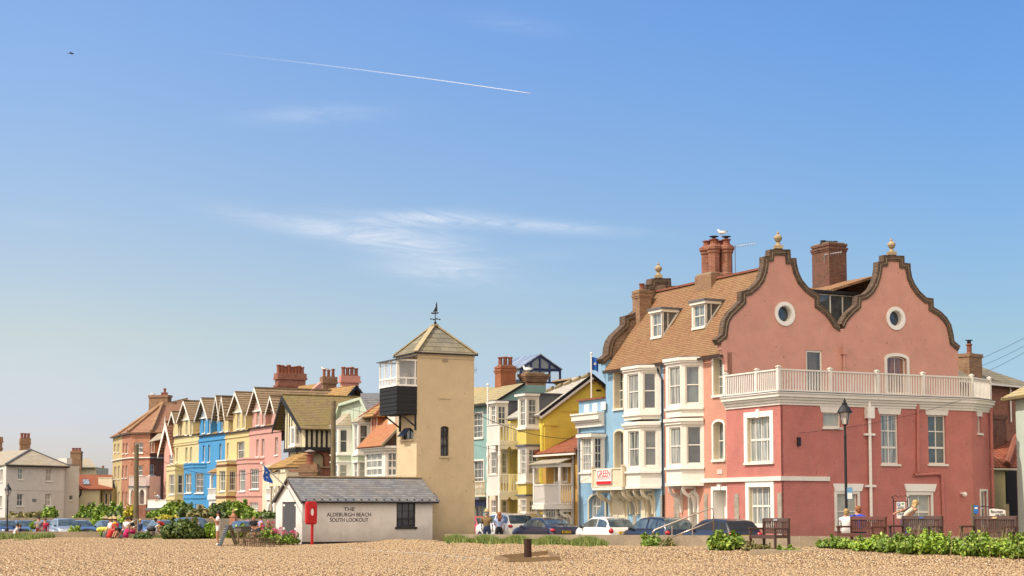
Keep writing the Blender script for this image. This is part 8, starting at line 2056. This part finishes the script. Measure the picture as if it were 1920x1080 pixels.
rt_, zb_ = lamp(1587, 64, -.06, 746, 'tall black street lamp with lantern in front of the red wall', 1.05)
x, y = XY(1587, 64); m = MB(); q = at(1591, 920, 64); m.wbox(x+.02, x+.22, y-.09, y-.07, q.z-.32, q.z+.12); st = m.build('notice', plain('notice_blue', (.15,.32,.52), .6, grime=0), rt_)
m = MB(); m.wbox(x+.035, x+.205, y-.094, y-.091, q.z-.30, q.z-.08); m.build('notice_text', WHITE2, st)
lamp(14, 128, -.5, 905, 'slim black street lamp in front of the white house', 1.0)
POLE = plain('weathered_pole', (.20,.155,.09), .95, .3, .6)
def pole(px, Y, z, ytop, label, r=.15):
    x, y = XY(px, Y); t = at(px, ytop, Y); m = MB(); m.cyl((x, y, z), (t.x+.0, t.y, t.z), r, r*.8, 12); m.cyl((t.x, t.y, t.z), (t.x, t.y, t.z+.06), r*.6, r*.3, 10); o = m.build('telegraph_pole', POLE, None); return tag(o, label, 'pole')
pole(256, 104, -.4, 834, 'old wooden telegraph pole beside the handrail in front of the brick block', .17)
pole(625, 108, -.2, 752, 'old wooden telegraph pole behind the hut roof by the half-timbered house', .19)
STEEL = metalm('brushed_steel', (.50,.42,.34), .3, .9)
def rail(Y, pa, label, posts):
    root = thing('handrail', label, 'handrail', at(*pa[0][0], Y)); 
    for seg in pa:
        m = MB(); m.tube([at(*p, Y) for p in seg], .026, 8); m.build('rail', STEEL, root, smooth=True)
    for a, b_ in posts: m = MB(); m.cyl(at(*a, Y), at(*b_, Y), .024, n=8); m.build('post', STEEL, root)
rail(61.8, [[(1222.5, 1004), (1224, 997), (1229, 993), (1330, 953.5), (1335, 953), (1338, 958), (1337.5, 998)], [(1258, 1008), (1337, 976.5)]], 'sloping brushed steel handrail beside the dark blue people carrier', [((1260, 986), (1260, 1010)), ((1298.5, 969), (1298.5, 1008))])
rail(98, [[(242, 1008), (242, 982), (257.5, 972.8)], [(242, 993), (257.5, 984)]], 'short grey steel handrail by the steps at the left wall', [((257.5, 972.8), (257.5, 1004))])
m = MB()
for k, (a, b_, c, d) in enumerate(((252, 285, .50, 99.6), (247, 268, .30, 98.8), (243, 258, .18, 98.2))):
    p, q = XY(a, d), XY(b_, d); m.hexa([(p[0], p[1], -.3), (q[0], q[1], -.3), (q[0], q[1]+1, -.3), (p[0], p[1]+1, -.3)], [(p[0], p[1], c), (q[0], q[1], c), (q[0], q[1]+1, c), (p[0], p[1]+1, c)])
tag(m.build('steps', CONC, None), 'small concrete steps over the left sea wall beside the handrail', 'steps')
# car park signs
sg = thing('parking_sign', 'white parking tariff sign with blue P square on a wrought iron frame', 'sign', (*XY(1692, 62.5), .0)); f = Fac(XY(1674, 62.5), XY(1703.5, 62.5)); m = MB()
for uu in (.03, f.L-.03): m.tube([f.P(uu, 0), f.P(uu, f.Zp(1690, 935)), f.P(uu+(-.06 if uu < .1 else .06), f.Zp(1690, 931))], .018, 6)
zt_ = f.Zp(1690, 929); m.tube([f.P(-.04, zt_-.08), f.P(.12, zt_-.0), f.P(.22, zt_-.08), f.P(f.L/2, zt_+.0), f.P(f.L-.22, zt_-.08), f.P(f.L-.12, zt_), f.P(f.L+.04, zt_-.08)], .014, 6); m.tube([f.P(0, zt_-.22), f.P(f.L, zt_-.22)], .012, 6)
m.build('frame', BLACK, sg); m = MB(); a0, a1 = f.U(1681), f.U(1697); z1_, z0_ = f.Zp(1690, 941), f.Zp(1690, 972); m.box(f, a0, a1, z0_, z1_, .02, .035); m.build('board', WHITE2, sg)
PBL_ = plain('sign_blue', (.03,.12,.42), .5, grime=0); m = MB(); m.box(f, a0+.03, a0+.13, z1_-.14, z1_-.03, .036, .04); m.build('blue_square', PBL_, sg); text(sg, 'P', f, a0+.08, z1_-.125, .11, .042, WHITE2, bold=.003)
m = MB(); m.prism(f, [(a0+.17, z1_-.04), (a0+.28, z1_-.05), (a0+.22, z1_-.12)], .036, .04); m.build('green_emblem', plain('sign_green', (.05,.25,.08), .6, grime=0), sg)
m = MB()
for k in range(6): m.box(f, a0+.03, a1-.03-.03*(k % 3), z1_-.20-.055*k, z1_-.175-.055*k, .036, .039)
m.build('small_lettering', TRIMB, sg)
ks = thing('car_park_sign', 'white direction sign reading KING STREET CAR PARK between timber posts', 'sign', (*XY(1870, 60), .0)); f = Fac(XY(1855, 60), XY(1885, 60)); z1_, z0_ = f.Zp(1870, 953.5), f.Zp(1870, 968)
m = MB(); m.prism(f, [(0, z0_), (f.L, z0_), (f.L, z1_-.06), (f.L*.85, z1_-.04), (f.L*.3, z1_), (0, z1_-.02)], 0, .03); bd = m.build('board', WHITE2, ks)
text(bd, 'KING STREET', f, .04, z0_+.115, .095, .034, TRIMB, 'LEFT', bold=.002, sx=.75); text(bd, 'CAR PARK', f, f.L-.03, z0_+.015, .095, .034, TRIMB, 'RIGHT', bold=.002, sx=.75)
m = MB(); m.prism(f, [(.03, z1_-.05), (.10, z1_-.05), (.06, z1_-.11)], .031, .034); m.build('green_emblem', MATS['sign_green'], bd)
m = MB(); m.tube([f.P(-.55, z1_+.02), f.P(-.2, z1_+.08), f.P(.1, z1_+.04), f.P(f.L*.7, z1_-.04), f.P(f.L+.15, z1_)], .014, 6); m.build('iron_bracket', BLACK, ks)
m = MB(); a = f.U(1826); m.box(f, a-.075, a+.075, 0, f.Zp(1829, 945), -.08, .07); m.build('timber_post', POLE, ks); m = MB(); a = f.U(1888); m.box(f, a-.06, a+.06, 0, f.Zp(1888, 945), -.08, .07); m.build('timber_post', POLE, ks)
m = MB(); a = f.U(1829); z_ = f.Zp(1829, 963); m.box(f, a-.075, a+.075, z_, z_+.28, .075, .09); nb2 = m.build('blue_notice', plain('bright_blue_notice', (.02,.16,.50), .5, grime=0), ks); m = MB(); m.box(f, a-.05, a+.05, z_+.16, z_+.22, .091, .095); m.build('notice_mark', WHITE2, nb2)

# A-board, table, pots, flowers by the hut
ab = thing('chalkboard', 'leaning grey A-frame chalkboard with chalk lines beside the woman in white', 'chalkboard', (*XY(430, 84), zg(430, 84))); z0_ = zg(430, 84)
bx0, by0 = XY(411.5, 83.6); bx1, by1 = XY(427, 84.2); tz = at(430, 984, 84).z; qx = V((.30, -.62, 0)).normalized()*.34
def panel(A, B, th, mat, nm, w_=.32):
    A, B = V(A), V(B); d = (B-A).normalized(); nrm = d.cross(qx).normalized()*th
    m = MB(); m.hexa([A-qx*w_/.34, A+qx*w_/.34, A+qx*w_/.34+nrm, A-qx*w_/.34+nrm], [B-qx*w_/.34, B+qx*w_/.34, B+qx*w_/.34+nrm, B-qx*w_/.34+nrm]); return m.build(nm, mat, ab)
topp = V((bx1, by1, tz)); p1 = panel((bx0, by0, z0_), topp, .03, plain('slate_board', (.05,.055,.06), .8), 'board'); p2 = panel((*XY(443.5, 85), z0_), topp+V((.06,.1,0)), .03, POLE, 'rear_board')
m = MB(); 
for k in range(9): 
    t = .12+.085*k; c = V((bx0, by0, z0_)).lerp(topp, t)+V((-.03,-.02,.02)); m.tube([c-qx*.7, c+qx*(.2+.4*((k*37) % 5)/5)], .006, 4)
m.build('chalk_lines', WHITE2, p1)
m = MB(); m.tube([V((bx0, by0, z0_+.5)).lerp(topp, .3), V((*XY(438, 84.6), z0_+.5))], .01, 4); m.build('brace', POLE, ab)
tb = thing('timber_table', 'weathered timber trestle table beside the hut', 'table', (*XY(465, 87), 0)); f = Fac(XY(447, 87), XY(497, 88.5)); zt_ = f.Zp(470, 996)
m = MB(); m.box(f, 0, f.L, zt_-.06, zt_, -.7, 0); m.build('top', POLE, tb)
for u in (.08, .48, f.L-.1): m = MB(); m.box(f, u-.05, u+.05, -.1, zt_-.061, -.1, -.02); m.build('leg', POLE, tb)
cr = thing('fish_box', 'grey wooden box standing on the timber table', 'box', f.P(.8, zt_, -.3)); m = MB(); m.box(f, f.U(455)-.0, f.U(474), zt_+.002, f.Zp(465, 988), -.55, -.1); m.build('box', boards('grey_box_boards', (.13,.12,.10), .1), cr); m = MB(); m.box(f, f.U(453.5), f.U(475.5), f.Zp(465, 988)+.001, f.Zp(465, 988)+.03, -.58, -.07); m.build('lid', MATS['grey_box_boards'], cr)
def pot_(px, Y, label, w_=.75, h=.42, sd=0):
    x, y = XY(px, Y); z = zg(px, Y); root = thing('lobster_pot', label, 'lobster pot', (x, y, z), 'lobster pots beside the hut'); r = random.Random(sd); m = MB()
    for k in range(4):
        xx = x-w_/2+w_*k/3; m.tube([(xx, y-.22, z), (xx, y-.2, z+h*.6), (xx, y-.08, z+h), (xx, y+.08, z+h), (xx, y+.2, z+h*.6), (xx, y+.22, z)], .014, 5)
    for a, b_ in ((-.22, 0), (.22, 0), (-.2, h*.6), (0, h)): m.tube([(x-w_/2, y+a, z+b_), (x+w_/2, y+a, z+b_)], .012, 5)
    m.build('frame', plain('rusty_iron', (.14,.08,.045), .9, .4), root); m = MB()
    for k in range(26):
        a = r.uniform(0, pi); b_ = a+r.uniform(-.8, .8); x0, x1 = x+r.uniform(-.5, .5)*w_, x+r.uniform(-.5, .5)*w_
        m.tube([(x0, y-.21*cos(a), z+h*sin(a)), ((x0+x1)/2, y-.18*cos((a+b_)/2), z+h*.95*sin((a+b_)/2)), (x1, y-.21*cos(b_), z+h*sin(b_))], .006, 4)
    m.build('netting', plain('old_net', (.17,.13,.08), .95, .4), root)
for i, (px, Y, lab) in enumerate(((458, 83.8, 'lobster pot at the left end of the row by the chalkboard'), (475, 83.4, 'second lobster pot in the row under the table'), (492, 83.2, 'third lobster pot in front of the pink flowers'), (510, 83.2, 'rusty lobster pot at the right end of the row'), (482, 85.2, 'lobster pot standing higher behind the others under the table'))): pot_(px, Y, lab, sd=i, h=.5 if i == 4 else .42, w_=.8)
def flowers(px, Y, yb, yt, w_, label, n):
    b = bush(px, Y, yb, yt+6, w_, LF1, label, n, .07, 'flowering_plant', 'plant', 'pink valerian by the hut', deep=.7)
    f_ = at(px, yb, Y); h = at(px, yt, Y).z-f_.z; w2 = w_*Y/F/2; SEED[0] += 1; r = random.Random(SEED[0]); bl = [((f_.x+r.uniform(-.8, .8)*w2, f_.y+r.uniform(-.3, .1), f_.z+h*r.uniform(.6, 1)), (.10, .10, .07)) for _ in range(10)]
    leaves('blossom', bl, 420, .035, LF6, b, seed=SEED[0])
flowers(502, 85.6, 1015, 978, 28, 'tall pink valerian against the left side of the hut door', 700); flowers(541, 84.9, 1019, 996, 46, 'low pink valerian growing at the front corner of the hut', 1100); flowers(517, 85.0, 1017, 990, 26, 'pink valerian clump in the middle between lobster pots and hut', 600)
# rusty post in timber frame
bo_ = thing('rusty_bollard', 'thick rusty iron post standing inside the timber frame', 'bollard', (*XY(990, 60.2), gz(*XY(990, 60.2)))); x, y = XY(989.5, 60.4); z_ = gz(x, y); zt_ = at(989.5, 1011, 60.4).z
RUST = plain('rust', (.085,.04,.03), .9, .5, .8, grime=.3); m = MB(); m.cyl((x, y, z_-.1), (x, y, zt_), .135, n=20); m.build('post', RUST, bo_); m = MB(); m.lathe((x, y, zt_-.03), [(.142,0),(.142,.035),(.11,.04),(.11,-.05)], 20); m.build('rim', RUST, bo_)
tf = thing('raised_bed', 'low square timber frame half filled with shingle around the rusty post', 'timber bed', (*XY(990, 59.5), 0)); TW = boards('sleeper_wood', (.27,.185,.10), .2, False, gapc=.7)
cr_ = [(952, 57.6), (1049, 58.0), (1030, 62.4), (929, 61.9)]; zf = [gz(*XY(a, b_)) for a, b_ in cr_]
for k in range(4):
    A = V((*XY(*cr_[k]), zf[k]-.03)); B = V((*XY(*cr_[(k+1) % 4]), zf[(k+1) % 4]-.03)); d = (B-A).normalized(); n_ = V((-d.y, d.x, 0))*.07; A = A+d*(.072 if k % 2 else 0); B = B-d*(.0 if not k % 2 else .002)
    m = MB(); m.hexa([A, B, B+n_, A+n_], [A+V((0,0,.20)), B+V((0,0,.20)), B+n_+V((0,0,.20)), A+n_+V((0,0,.20))]); m.build('sleeper', TW, tf)
# white rope on the shingle
m = MB(); pts_ = []
for k in range(60):
    t = k/59; px = 640+280*t; yy = 1026+21*t**.9+1.0*sin(t*9); 
    lo, hi = 48., 84.
    for _ in range(25):
        mid = (lo+hi)/2; q = XY(px, mid); zz = gz(*q)+.045; v = V((q[0], q[1], zz))-EYE; y_ = CYP-F*v.dot(UPV)/v.dot(FW)
        if y_ > yy: lo = mid
        else: hi = mid
    q = XY(px, lo); pts_.append((q[0], q[1], gz(*q)+.03+.022*sin(k*2.1)))
m.tube(pts_, .013, 6); tag(m.build('rope', plain('bleached_rope', (.45,.43,.40), .8, .1), None), 'thin bleached rope lying across the shingle in front of the hut', 'rope')
# pram, dark hooded carts, yellow bundle
def hood(px, Y, z, w_, h, label, mat, name='covered_trailer', cat='trailer'):
    x, y = XY(px, Y); root = thing(name, label, cat, (x, y, z)); m = MB(); N = 10; out = [(-w_/2, 0), (w_/2, 0)]+[(w_/2*cos(pi*k/N*.5)-.0, h*(.55+.45*sin(pi*k/N*.5))) for k in range(N+1)]+[(-w_*.25, h*.75), (-w_/2, h*.12)]
    f = Fac((x, y), (x+1, y)); m.prism(f, out, -.5, .5); m.build('hood', mat, root); m = MB(); m.box(f, -w_/2-.04, w_/2+.02, -.06, .03, -.52, .52); m.build('rim', TRIMB, root)
    for u in (-w_*.3, w_*.3): m = MB(); m.cyl(f.P(u, -.2, .45), f.P(u, -.2, .52), .18, n=14); m.build('wheel', TYRE, root)
SHB = plain('dark_tarpaulin', (.035,.035,.04), .5, .15, .3, grime=0)
hood(42, 106, -.05, 1.0, .62, 'black wedge shaped cover behind the reclining sunbather', SHB); hood(162, 106, -.05, 1.35, .62, 'black rounded cover in front of the blue car', SHB)
yb2 = thing('yellow_bundle', 'lumpy yellow bundle on the wall left of the straw hat', 'bag', (*XY(193, 101), .48)); m = MB()
for k in range(6): m.ball(V((*XY(186.5+k*3.1, 101), .60+.04*(k % 2))), .17, 10, sq=(1, .8, .8))
m.build('cover', plain('yellow_nylon', (.60,.52,.08), .6, .1, .3, grime=0), yb2, smooth=True)
pr = thing('pram', 'grey framed pushchair with dark hood behind the left wall', 'pushchair', (*XY(285, 101.5), 0)); f = Fac(XY(275, 101.5), XY(296, 101.5)); x = f
m = MB(); m.tube([f.P(-.1, f.Zp(272, 980)), f.P(.55, f.Zp(290, 996))], .018, 6); m.tube([f.P(f.L, f.Zp(294, 985)), f.P(.1, f.Zp(276, 998))], .018, 6); m.build('frame', STEEL, pr); m = MB(); m.ball(f.P(.3, f.Zp(285, 992)), .24, 10, sq=(1.2, .9, .8)); m.build('hood', SHB, pr, smooth=True)
for u in (.1, .6): m = MB(); m.cyl(f.P(u, .12, .2), f.P(u, .12, .25), .14, n=12); m.build('wheel', TYRE, pr)
# gulls
def gull(c, yaw, label, s=1.0):
    c = V(c); root = thing('gull', label, 'bird', c, 'gulls on chimney tops'); f = V((cos(yaw), sin(yaw), 0)); m = MB(); b0 = c+V((0,0,.22*s))
    m.tube([b0-f*.30*s+V((0,0,.02)), b0-f*.16*s, b0, b0+f*.11*s+V((0,0,.03)), b0+f*.15*s+V((0,0,.10*s)), b0+f*.17*s+V((0,0,.16*s)), b0+f*.20*s+V((0,0,.17*s))], [.015*s, .06*s, .095*s, .08*s, .05*s, .05*s, .02*s], 10); m.build('body', plain('gull_white', (.72,.71,.68), .7, grime=0), root, smooth=True)
    m = MB(); m.tube([b0-f*.34*s+V((0,0,.05)), b0-f*.1*s+V((0,0,.07*s)), b0+f*.06*s+V((0,0,.06*s))], [.012*s, .055*s, .03*s], 8); m.build('wings', plain('gull_grey', (.30,.31,.34), .7, grime=0), root, smooth=True)
    m = MB(); m.cyl(b0+f*.20*s+V((0,0,.165*s)), b0+f*.27*s+V((0,0,.155*s)), .014*s, .004, 6)
    for q in (-.03, .03): m.cyl(b0+V((q, 0, -.06)), c+V((q, 0, 0)), .008*s, n=5)
    m.build('beak_and_legs', plain('gull_yellow', (.6,.38,.1), .6, grime=0), root)
gull(at(1353, 444, 88.3), pi*.95, 'white gull standing on the tall chimney pots of the pink house', 1.0)
gull(at(988, 701, 105.5), pi*.9, 'white gull sitting on the flared brick chimney in front of the glass room', 1.25)
gull(at(608, 699, 153), pi, 'white gull perched on the left pot of the mossy chimney', 1.3); gull(at(286, 743.5, 183.5), pi, 'distant gull on the chimney of the corner block', 1.0)
# overhead wires
def wire(a, b_, sag, label, r=.012, group='overhead wires'):
    a, b_ = V(a), V(b_); m = MB(); m.tube([a.lerp(b_, k/24)-V((0,0,sag*4*(k/24)*(1-k/24))) for k in range(25)], r, 4); return tag(m.build('wire', BLACK, None), label, 'wire', group)
p2_ = at(625, 758, 108)
wire(p2_, at(886, 828-58, 104), .6, 'thin cable from the telegraph pole to the lookout tower', .014)
wire(at(870, 763, 100), at(1092, 823, 92), .5, 'upper black cable crossing in front of the yellow house', .02); wire(at(870, 828, 100), at(1092, 845, 91.4), .4, 'lower thin cable crossing in front of the white balconies', .013)
wire(at(256, 838, 104), at(508, 878, 108), 1.0, 'cable sagging from the left telegraph pole towards the verandah', .018)
w0 = S1.P(S1.U(1497), S1.Zp(1497, 812), .15)
wire(w0, S1.P(S1.U(1790, 760), ZC-.1, .5), .25, 'thin cable over the red wall above the street lamp', .012)
for k, (a, b_) in enumerate((((1810, 684), (1960, 612)), ((1830, 690), (1960, 626)), ((1848, 697), (1960, 636)))): wire(at(*a, 96), at(*b_, 80), .1, ['highest', 'middle', 'lowest'][k]+' of the three cables rising to the right edge above the red brick house', .010)
m = MB(); bx_ = S1.uz(1496, 824); m.box(S1, bx_[0]-.06, bx_[0]+.06, bx_[1]-.3, bx_[1]+.1, 0, .16); m.build('cable_box', BLACK, ph)

# aircraft and contrail
ac = thing('aeroplane', 'tiny dark light aircraft high at the upper left', 'aeroplane', at(132, 100, 1500)); c = at(132, 100, 1500); m = MB(); m.tube([c+V((-2.9, 0, .1)), c+V((0, 0, 0)), c+V((2.6, 0, -.1)), c+V((3.2, 0, -.1))], [.12, .45, .5, .1], 8); m.build('fuselage', BLACK, ac); m = MB(); m.box(Fac((c.x-.2, c.y), (c.x+1, c.y)), .4, 1.6, c.z+.1, c.z+.25, -4, 4); m.build('wings', BLACK, ac)
CT = NT('contrail_vapour'); e = CT.N('ShaderNodeEmission'); e.inputs[0].default_value = (1, 1, 1, 1); e.inputs[1].default_value = .8
tp = CT.N('ShaderNodeBsdfTransparent'); mx = CT.N('ShaderNodeMixShader'); oc = CT.uv(); CT.l.new(tp.outputs[0], mx.inputs[1]); CT.l.new(e.outputs[0], mx.inputs[2])
df = CT.N('ShaderNodeBsdfDiffuse'); df.inputs[0].default_value = (.9, .9, .92, 1); CT.l.new(df.outputs[0], mx.inputs[2]); g = CT.N('ShaderNodeNewGeometry'); sx_ = CT.xyz(g.outputs['Position'])[0]
CT.l.new(CT.math('MULTIPLY', CT.math('POWER', CT.step(sx_, at(250, 82, 6000).x, at(930, 175, 6000).x), 2.6), .65), mx.inputs[0]); CT.l.new(mx.outputs[0], CT.n['Material Output'].inputs[0])
m = MB(); P_ = [at(250+745*t, 83+92*t+9*sin(t*pi)*(-1)*.55, 6000) for t in [k/30 for k in range(31)]]; m.tube(P_, [2.2-1.2*k/30 for k in range(31)], 6); tag(m.build('contrail', CT.m, None, smooth=True), 'thin white contrail crossing the upper sky', 'contrail')
# ============================================================= camera, sun, sky
cam = bpy.data.cameras.new('camera'); co = bpy.data.objects.new('camera', cam); COL.objects.link(co)
co.location = EYE; co.rotation_euler = (radians(90)+TH, 0, 0)
cam.sensor_width = 36; cam.lens = F/1920*36; cam.shift_y = (CYP-540)/1920; cam.clip_end = 20000; cam.clip_start = .5
SC.camera = co
SUN_EL = radians(52); PHI = radians(70)
sd_ = V((-sin(PHI)*cos(SUN_EL), -cos(PHI)*cos(SUN_EL), sin(SUN_EL)))     # towards the sun
ld = bpy.data.lights.new('sun', 'SUN'); ld.energy = 3.2; ld.angle = radians(.53); ld.color = (1, .93, .82)
lo_ = bpy.data.objects.new('sun', ld); COL.objects.link(lo_); lo_.rotation_euler = (-sd_).to_track_quat('-Z', 'Y').to_euler()
wd = bpy.data.worlds.new('World'); SC.world = wd; wd.use_nodes = True
nt = wd.node_tree; bg = nt.nodes['Background']; bg.inputs[1].default_value = .15
sk = nt.nodes.new('ShaderNodeTexSky'); sk.sky_type = 'NISHITA'; sk.sun_disc = False; sk.sun_elevation = SUN_EL
sk.sun_rotation = math.atan2(sd_.x, sd_.y); sk.altitude = 0; sk.air_density = 1.0; sk.dust_density = .8; sk.ozone_density = 2.5
nt.links.new(sk.outputs[0], bg.inputs[0])
vs = SC.view_settings; vs.view_transform = 'Standard'; vs.look = 'None'; vs.exposure = .60; vs.gamma = 1; vs.use_curve_mapping = False
# thin cirrus: streaky noise by sky direction, and a slightly bluer air
def wn(t, **kw):
    n = nt.nodes.new(t)
    for k, v in kw.items(): setattr(n, k, v)
    return n
def wm(op, a, b=0., c=0., cl=False):
    n = wn('ShaderNodeMath', operation=op, use_clamp=cl)
    for i, x in enumerate((a, b, c)):
        if hasattr(x, 'links'): nt.links.new(x, n.inputs[i])
        else: n.inputs[i].default_value = x
    return n.outputs[0]
tc = wn('ShaderNodeTexCoord'); sp = wn('ShaderNodeSeparateXYZ'); nt.links.new(tc.outputs['Generated'], sp.inputs[0])
ys_ = wm('MAXIMUM', sp.outputs[1], .05); U_ = wm('MULTIPLY', wm('DIVIDE', sp.outputs[0], ys_), 32.13); V_ = wm('MULTIPLY', wm('DIVIDE', sp.outputs[2], ys_), 32.13)
cbn = wn('ShaderNodeCombineXYZ'); rot = radians(-5)
nt.links.new(wm('MULTIPLY', wm('ADD', U_, wm('MULTIPLY', V_, .09)), .55), cbn.inputs[0]); nt.links.new(wm('MULTIPLY', wm('SUBTRACT', V_, wm('MULTIPLY', U_, -.06)), 3.0), cbn.inputs[1])
nz = wn('ShaderNodeTexNoise'); nz.inputs['Scale'].default_value = 1.; nz.inputs['Detail'].default_value = 11; nz.inputs['Roughness'].default_value = .72; nz.inputs['Distortion'].default_value = 1.1; nt.links.new(cbn.outputs[0], nz.inputs['Vector'])
tot = None
for px, py, sx, sy, rt, am in ((930, 414, 210, 12, -4, .58), (610, 428, 175, 18, -10, .52), (790, 458, 130, 34, -14, .50), (820, 508, 110, 22, -6, .34), (580, 205, 130, 18, 3, .2), (760, 408, 110, 16, 4, .42), (960, 30, 90, 20, -8, .10), (80, 415, 90, 12, -6, .08), (1000, 480, 120, 12, 5, .08), (1060, 545, 110, 14, 3, .06)):
    u0, v0 = (px-960)/100, (958-py)/100; c, s = cos(radians(rt)), sin(radians(rt)); du = wm('SUBTRACT', U_, u0); dv = wm('SUBTRACT', V_, v0)
    a = wm('DIVIDE', wm('ADD', wm('MULTIPLY', du, c), wm('MULTIPLY', dv, s)), sx/100); b = wm('DIVIDE', wm('SUBTRACT', wm('MULTIPLY', dv, c), wm('MULTIPLY', du, s)), sy/100)
    g = wm('MULTIPLY', wm('EXPONENT', wm('MULTIPLY', wm('ADD', wm('MULTIPLY', a, a), wm('MULTIPLY', b, b)), -1.)), am); tot = g if tot is None else wm('ADD', tot, g)
mr = wn('ShaderNodeMapRange'); nt.links.new(nz.outputs[0], mr.inputs[0]); mr.inputs[1].default_value = .34; mr.inputs[2].default_value = .72
mask = wm('MULTIPLY', tot, wm('MULTIPLY_ADD', mr.outputs[0], 1.1, .12), cl=True)
def wmix(f, a, b, bt='MIX'):
    n = wn('ShaderNodeMix', data_type='RGBA', blend_type=bt)
    for i, x in ((0, f), (6, a), (7, b)):
        if hasattr(x, 'links'): nt.links.new(x, n.inputs[i])
        else: n.inputs[i].default_value = x if i == 0 else rgba(x)
    return n.outputs[2]
t1 = wm('MULTIPLY', wm('SUBTRACT', V_, 1.7), 1/1.6, cl=True); t2 = wm('MULTIPLY', wm('SUBTRACT', V_, 3.3), 1/5.9, cl=True)
vt_ = wmix(t2, wmix(t1, (.54,.545,.69), (.60,.58,.57)), (.51,.63,.79))
hl = wm('MULTIPLY_ADD', U_, -1/8.6, 0., cl=True); hr_ = wm('MULTIPLY_ADD', U_, 1/8.6, 0., cl=True)
tint_c = wmix(1.0, vt_, wmix(hr_, wmix(hl, (1, 1, 1), (1.28, 1.12, 1.0)), (.78, .9, .96)), 'MULTIPLY')
hs_ = wn('ShaderNodeHueSaturation'); hs_.inputs['Saturation'].default_value = 1.0; nt.links.new(sk.outputs[0], hs_.inputs['Color'])
tint = wn('ShaderNodeMix', data_type='RGBA', blend_type='MULTIPLY'); tint.inputs[0].default_value = 1; nt.links.new(hs_.outputs[0], tint.inputs[6]); nt.links.new(tint_c, tint.inputs[7])
mxw = wn('ShaderNodeMix', data_type='RGBA'); nt.links.new(mask, mxw.inputs[0]); nt.links.new(tint.outputs[2], mxw.inputs[6]); mxw.inputs[7].default_value = (3.9, 4.05, 4.35, 1)
# warm bright patch added to the sky behind the camera, fills shaded walls
dp_ = wn('ShaderNodeVectorMath', operation='DOT_PRODUCT'); nt.links.new(tc.outputs['Generated'], dp_.inputs[0]); dp_.inputs[1].default_value = V((-.30, -.82, .40)).normalized()
vm = wn('ShaderNodeMapRange', interpolation_type='SMOOTHSTEP'); nt.links.new(dp_.outputs['Value'], vm.inputs[0]); vm.inputs[1].default_value = .05; vm.inputs[2].default_value = .8; vm.inputs[4].default_value = .9
mv = wn('ShaderNodeMix', data_type='RGBA'); nt.links.new(vm.outputs[0], mv.inputs[0]); nt.links.new(mxw.outputs[2], mv.inputs[6]); mv.inputs[7].default_value = (11.2, 9.4, 7.6, 1)
nt.links.new(mv.outputs[2], bg.inputs[0])
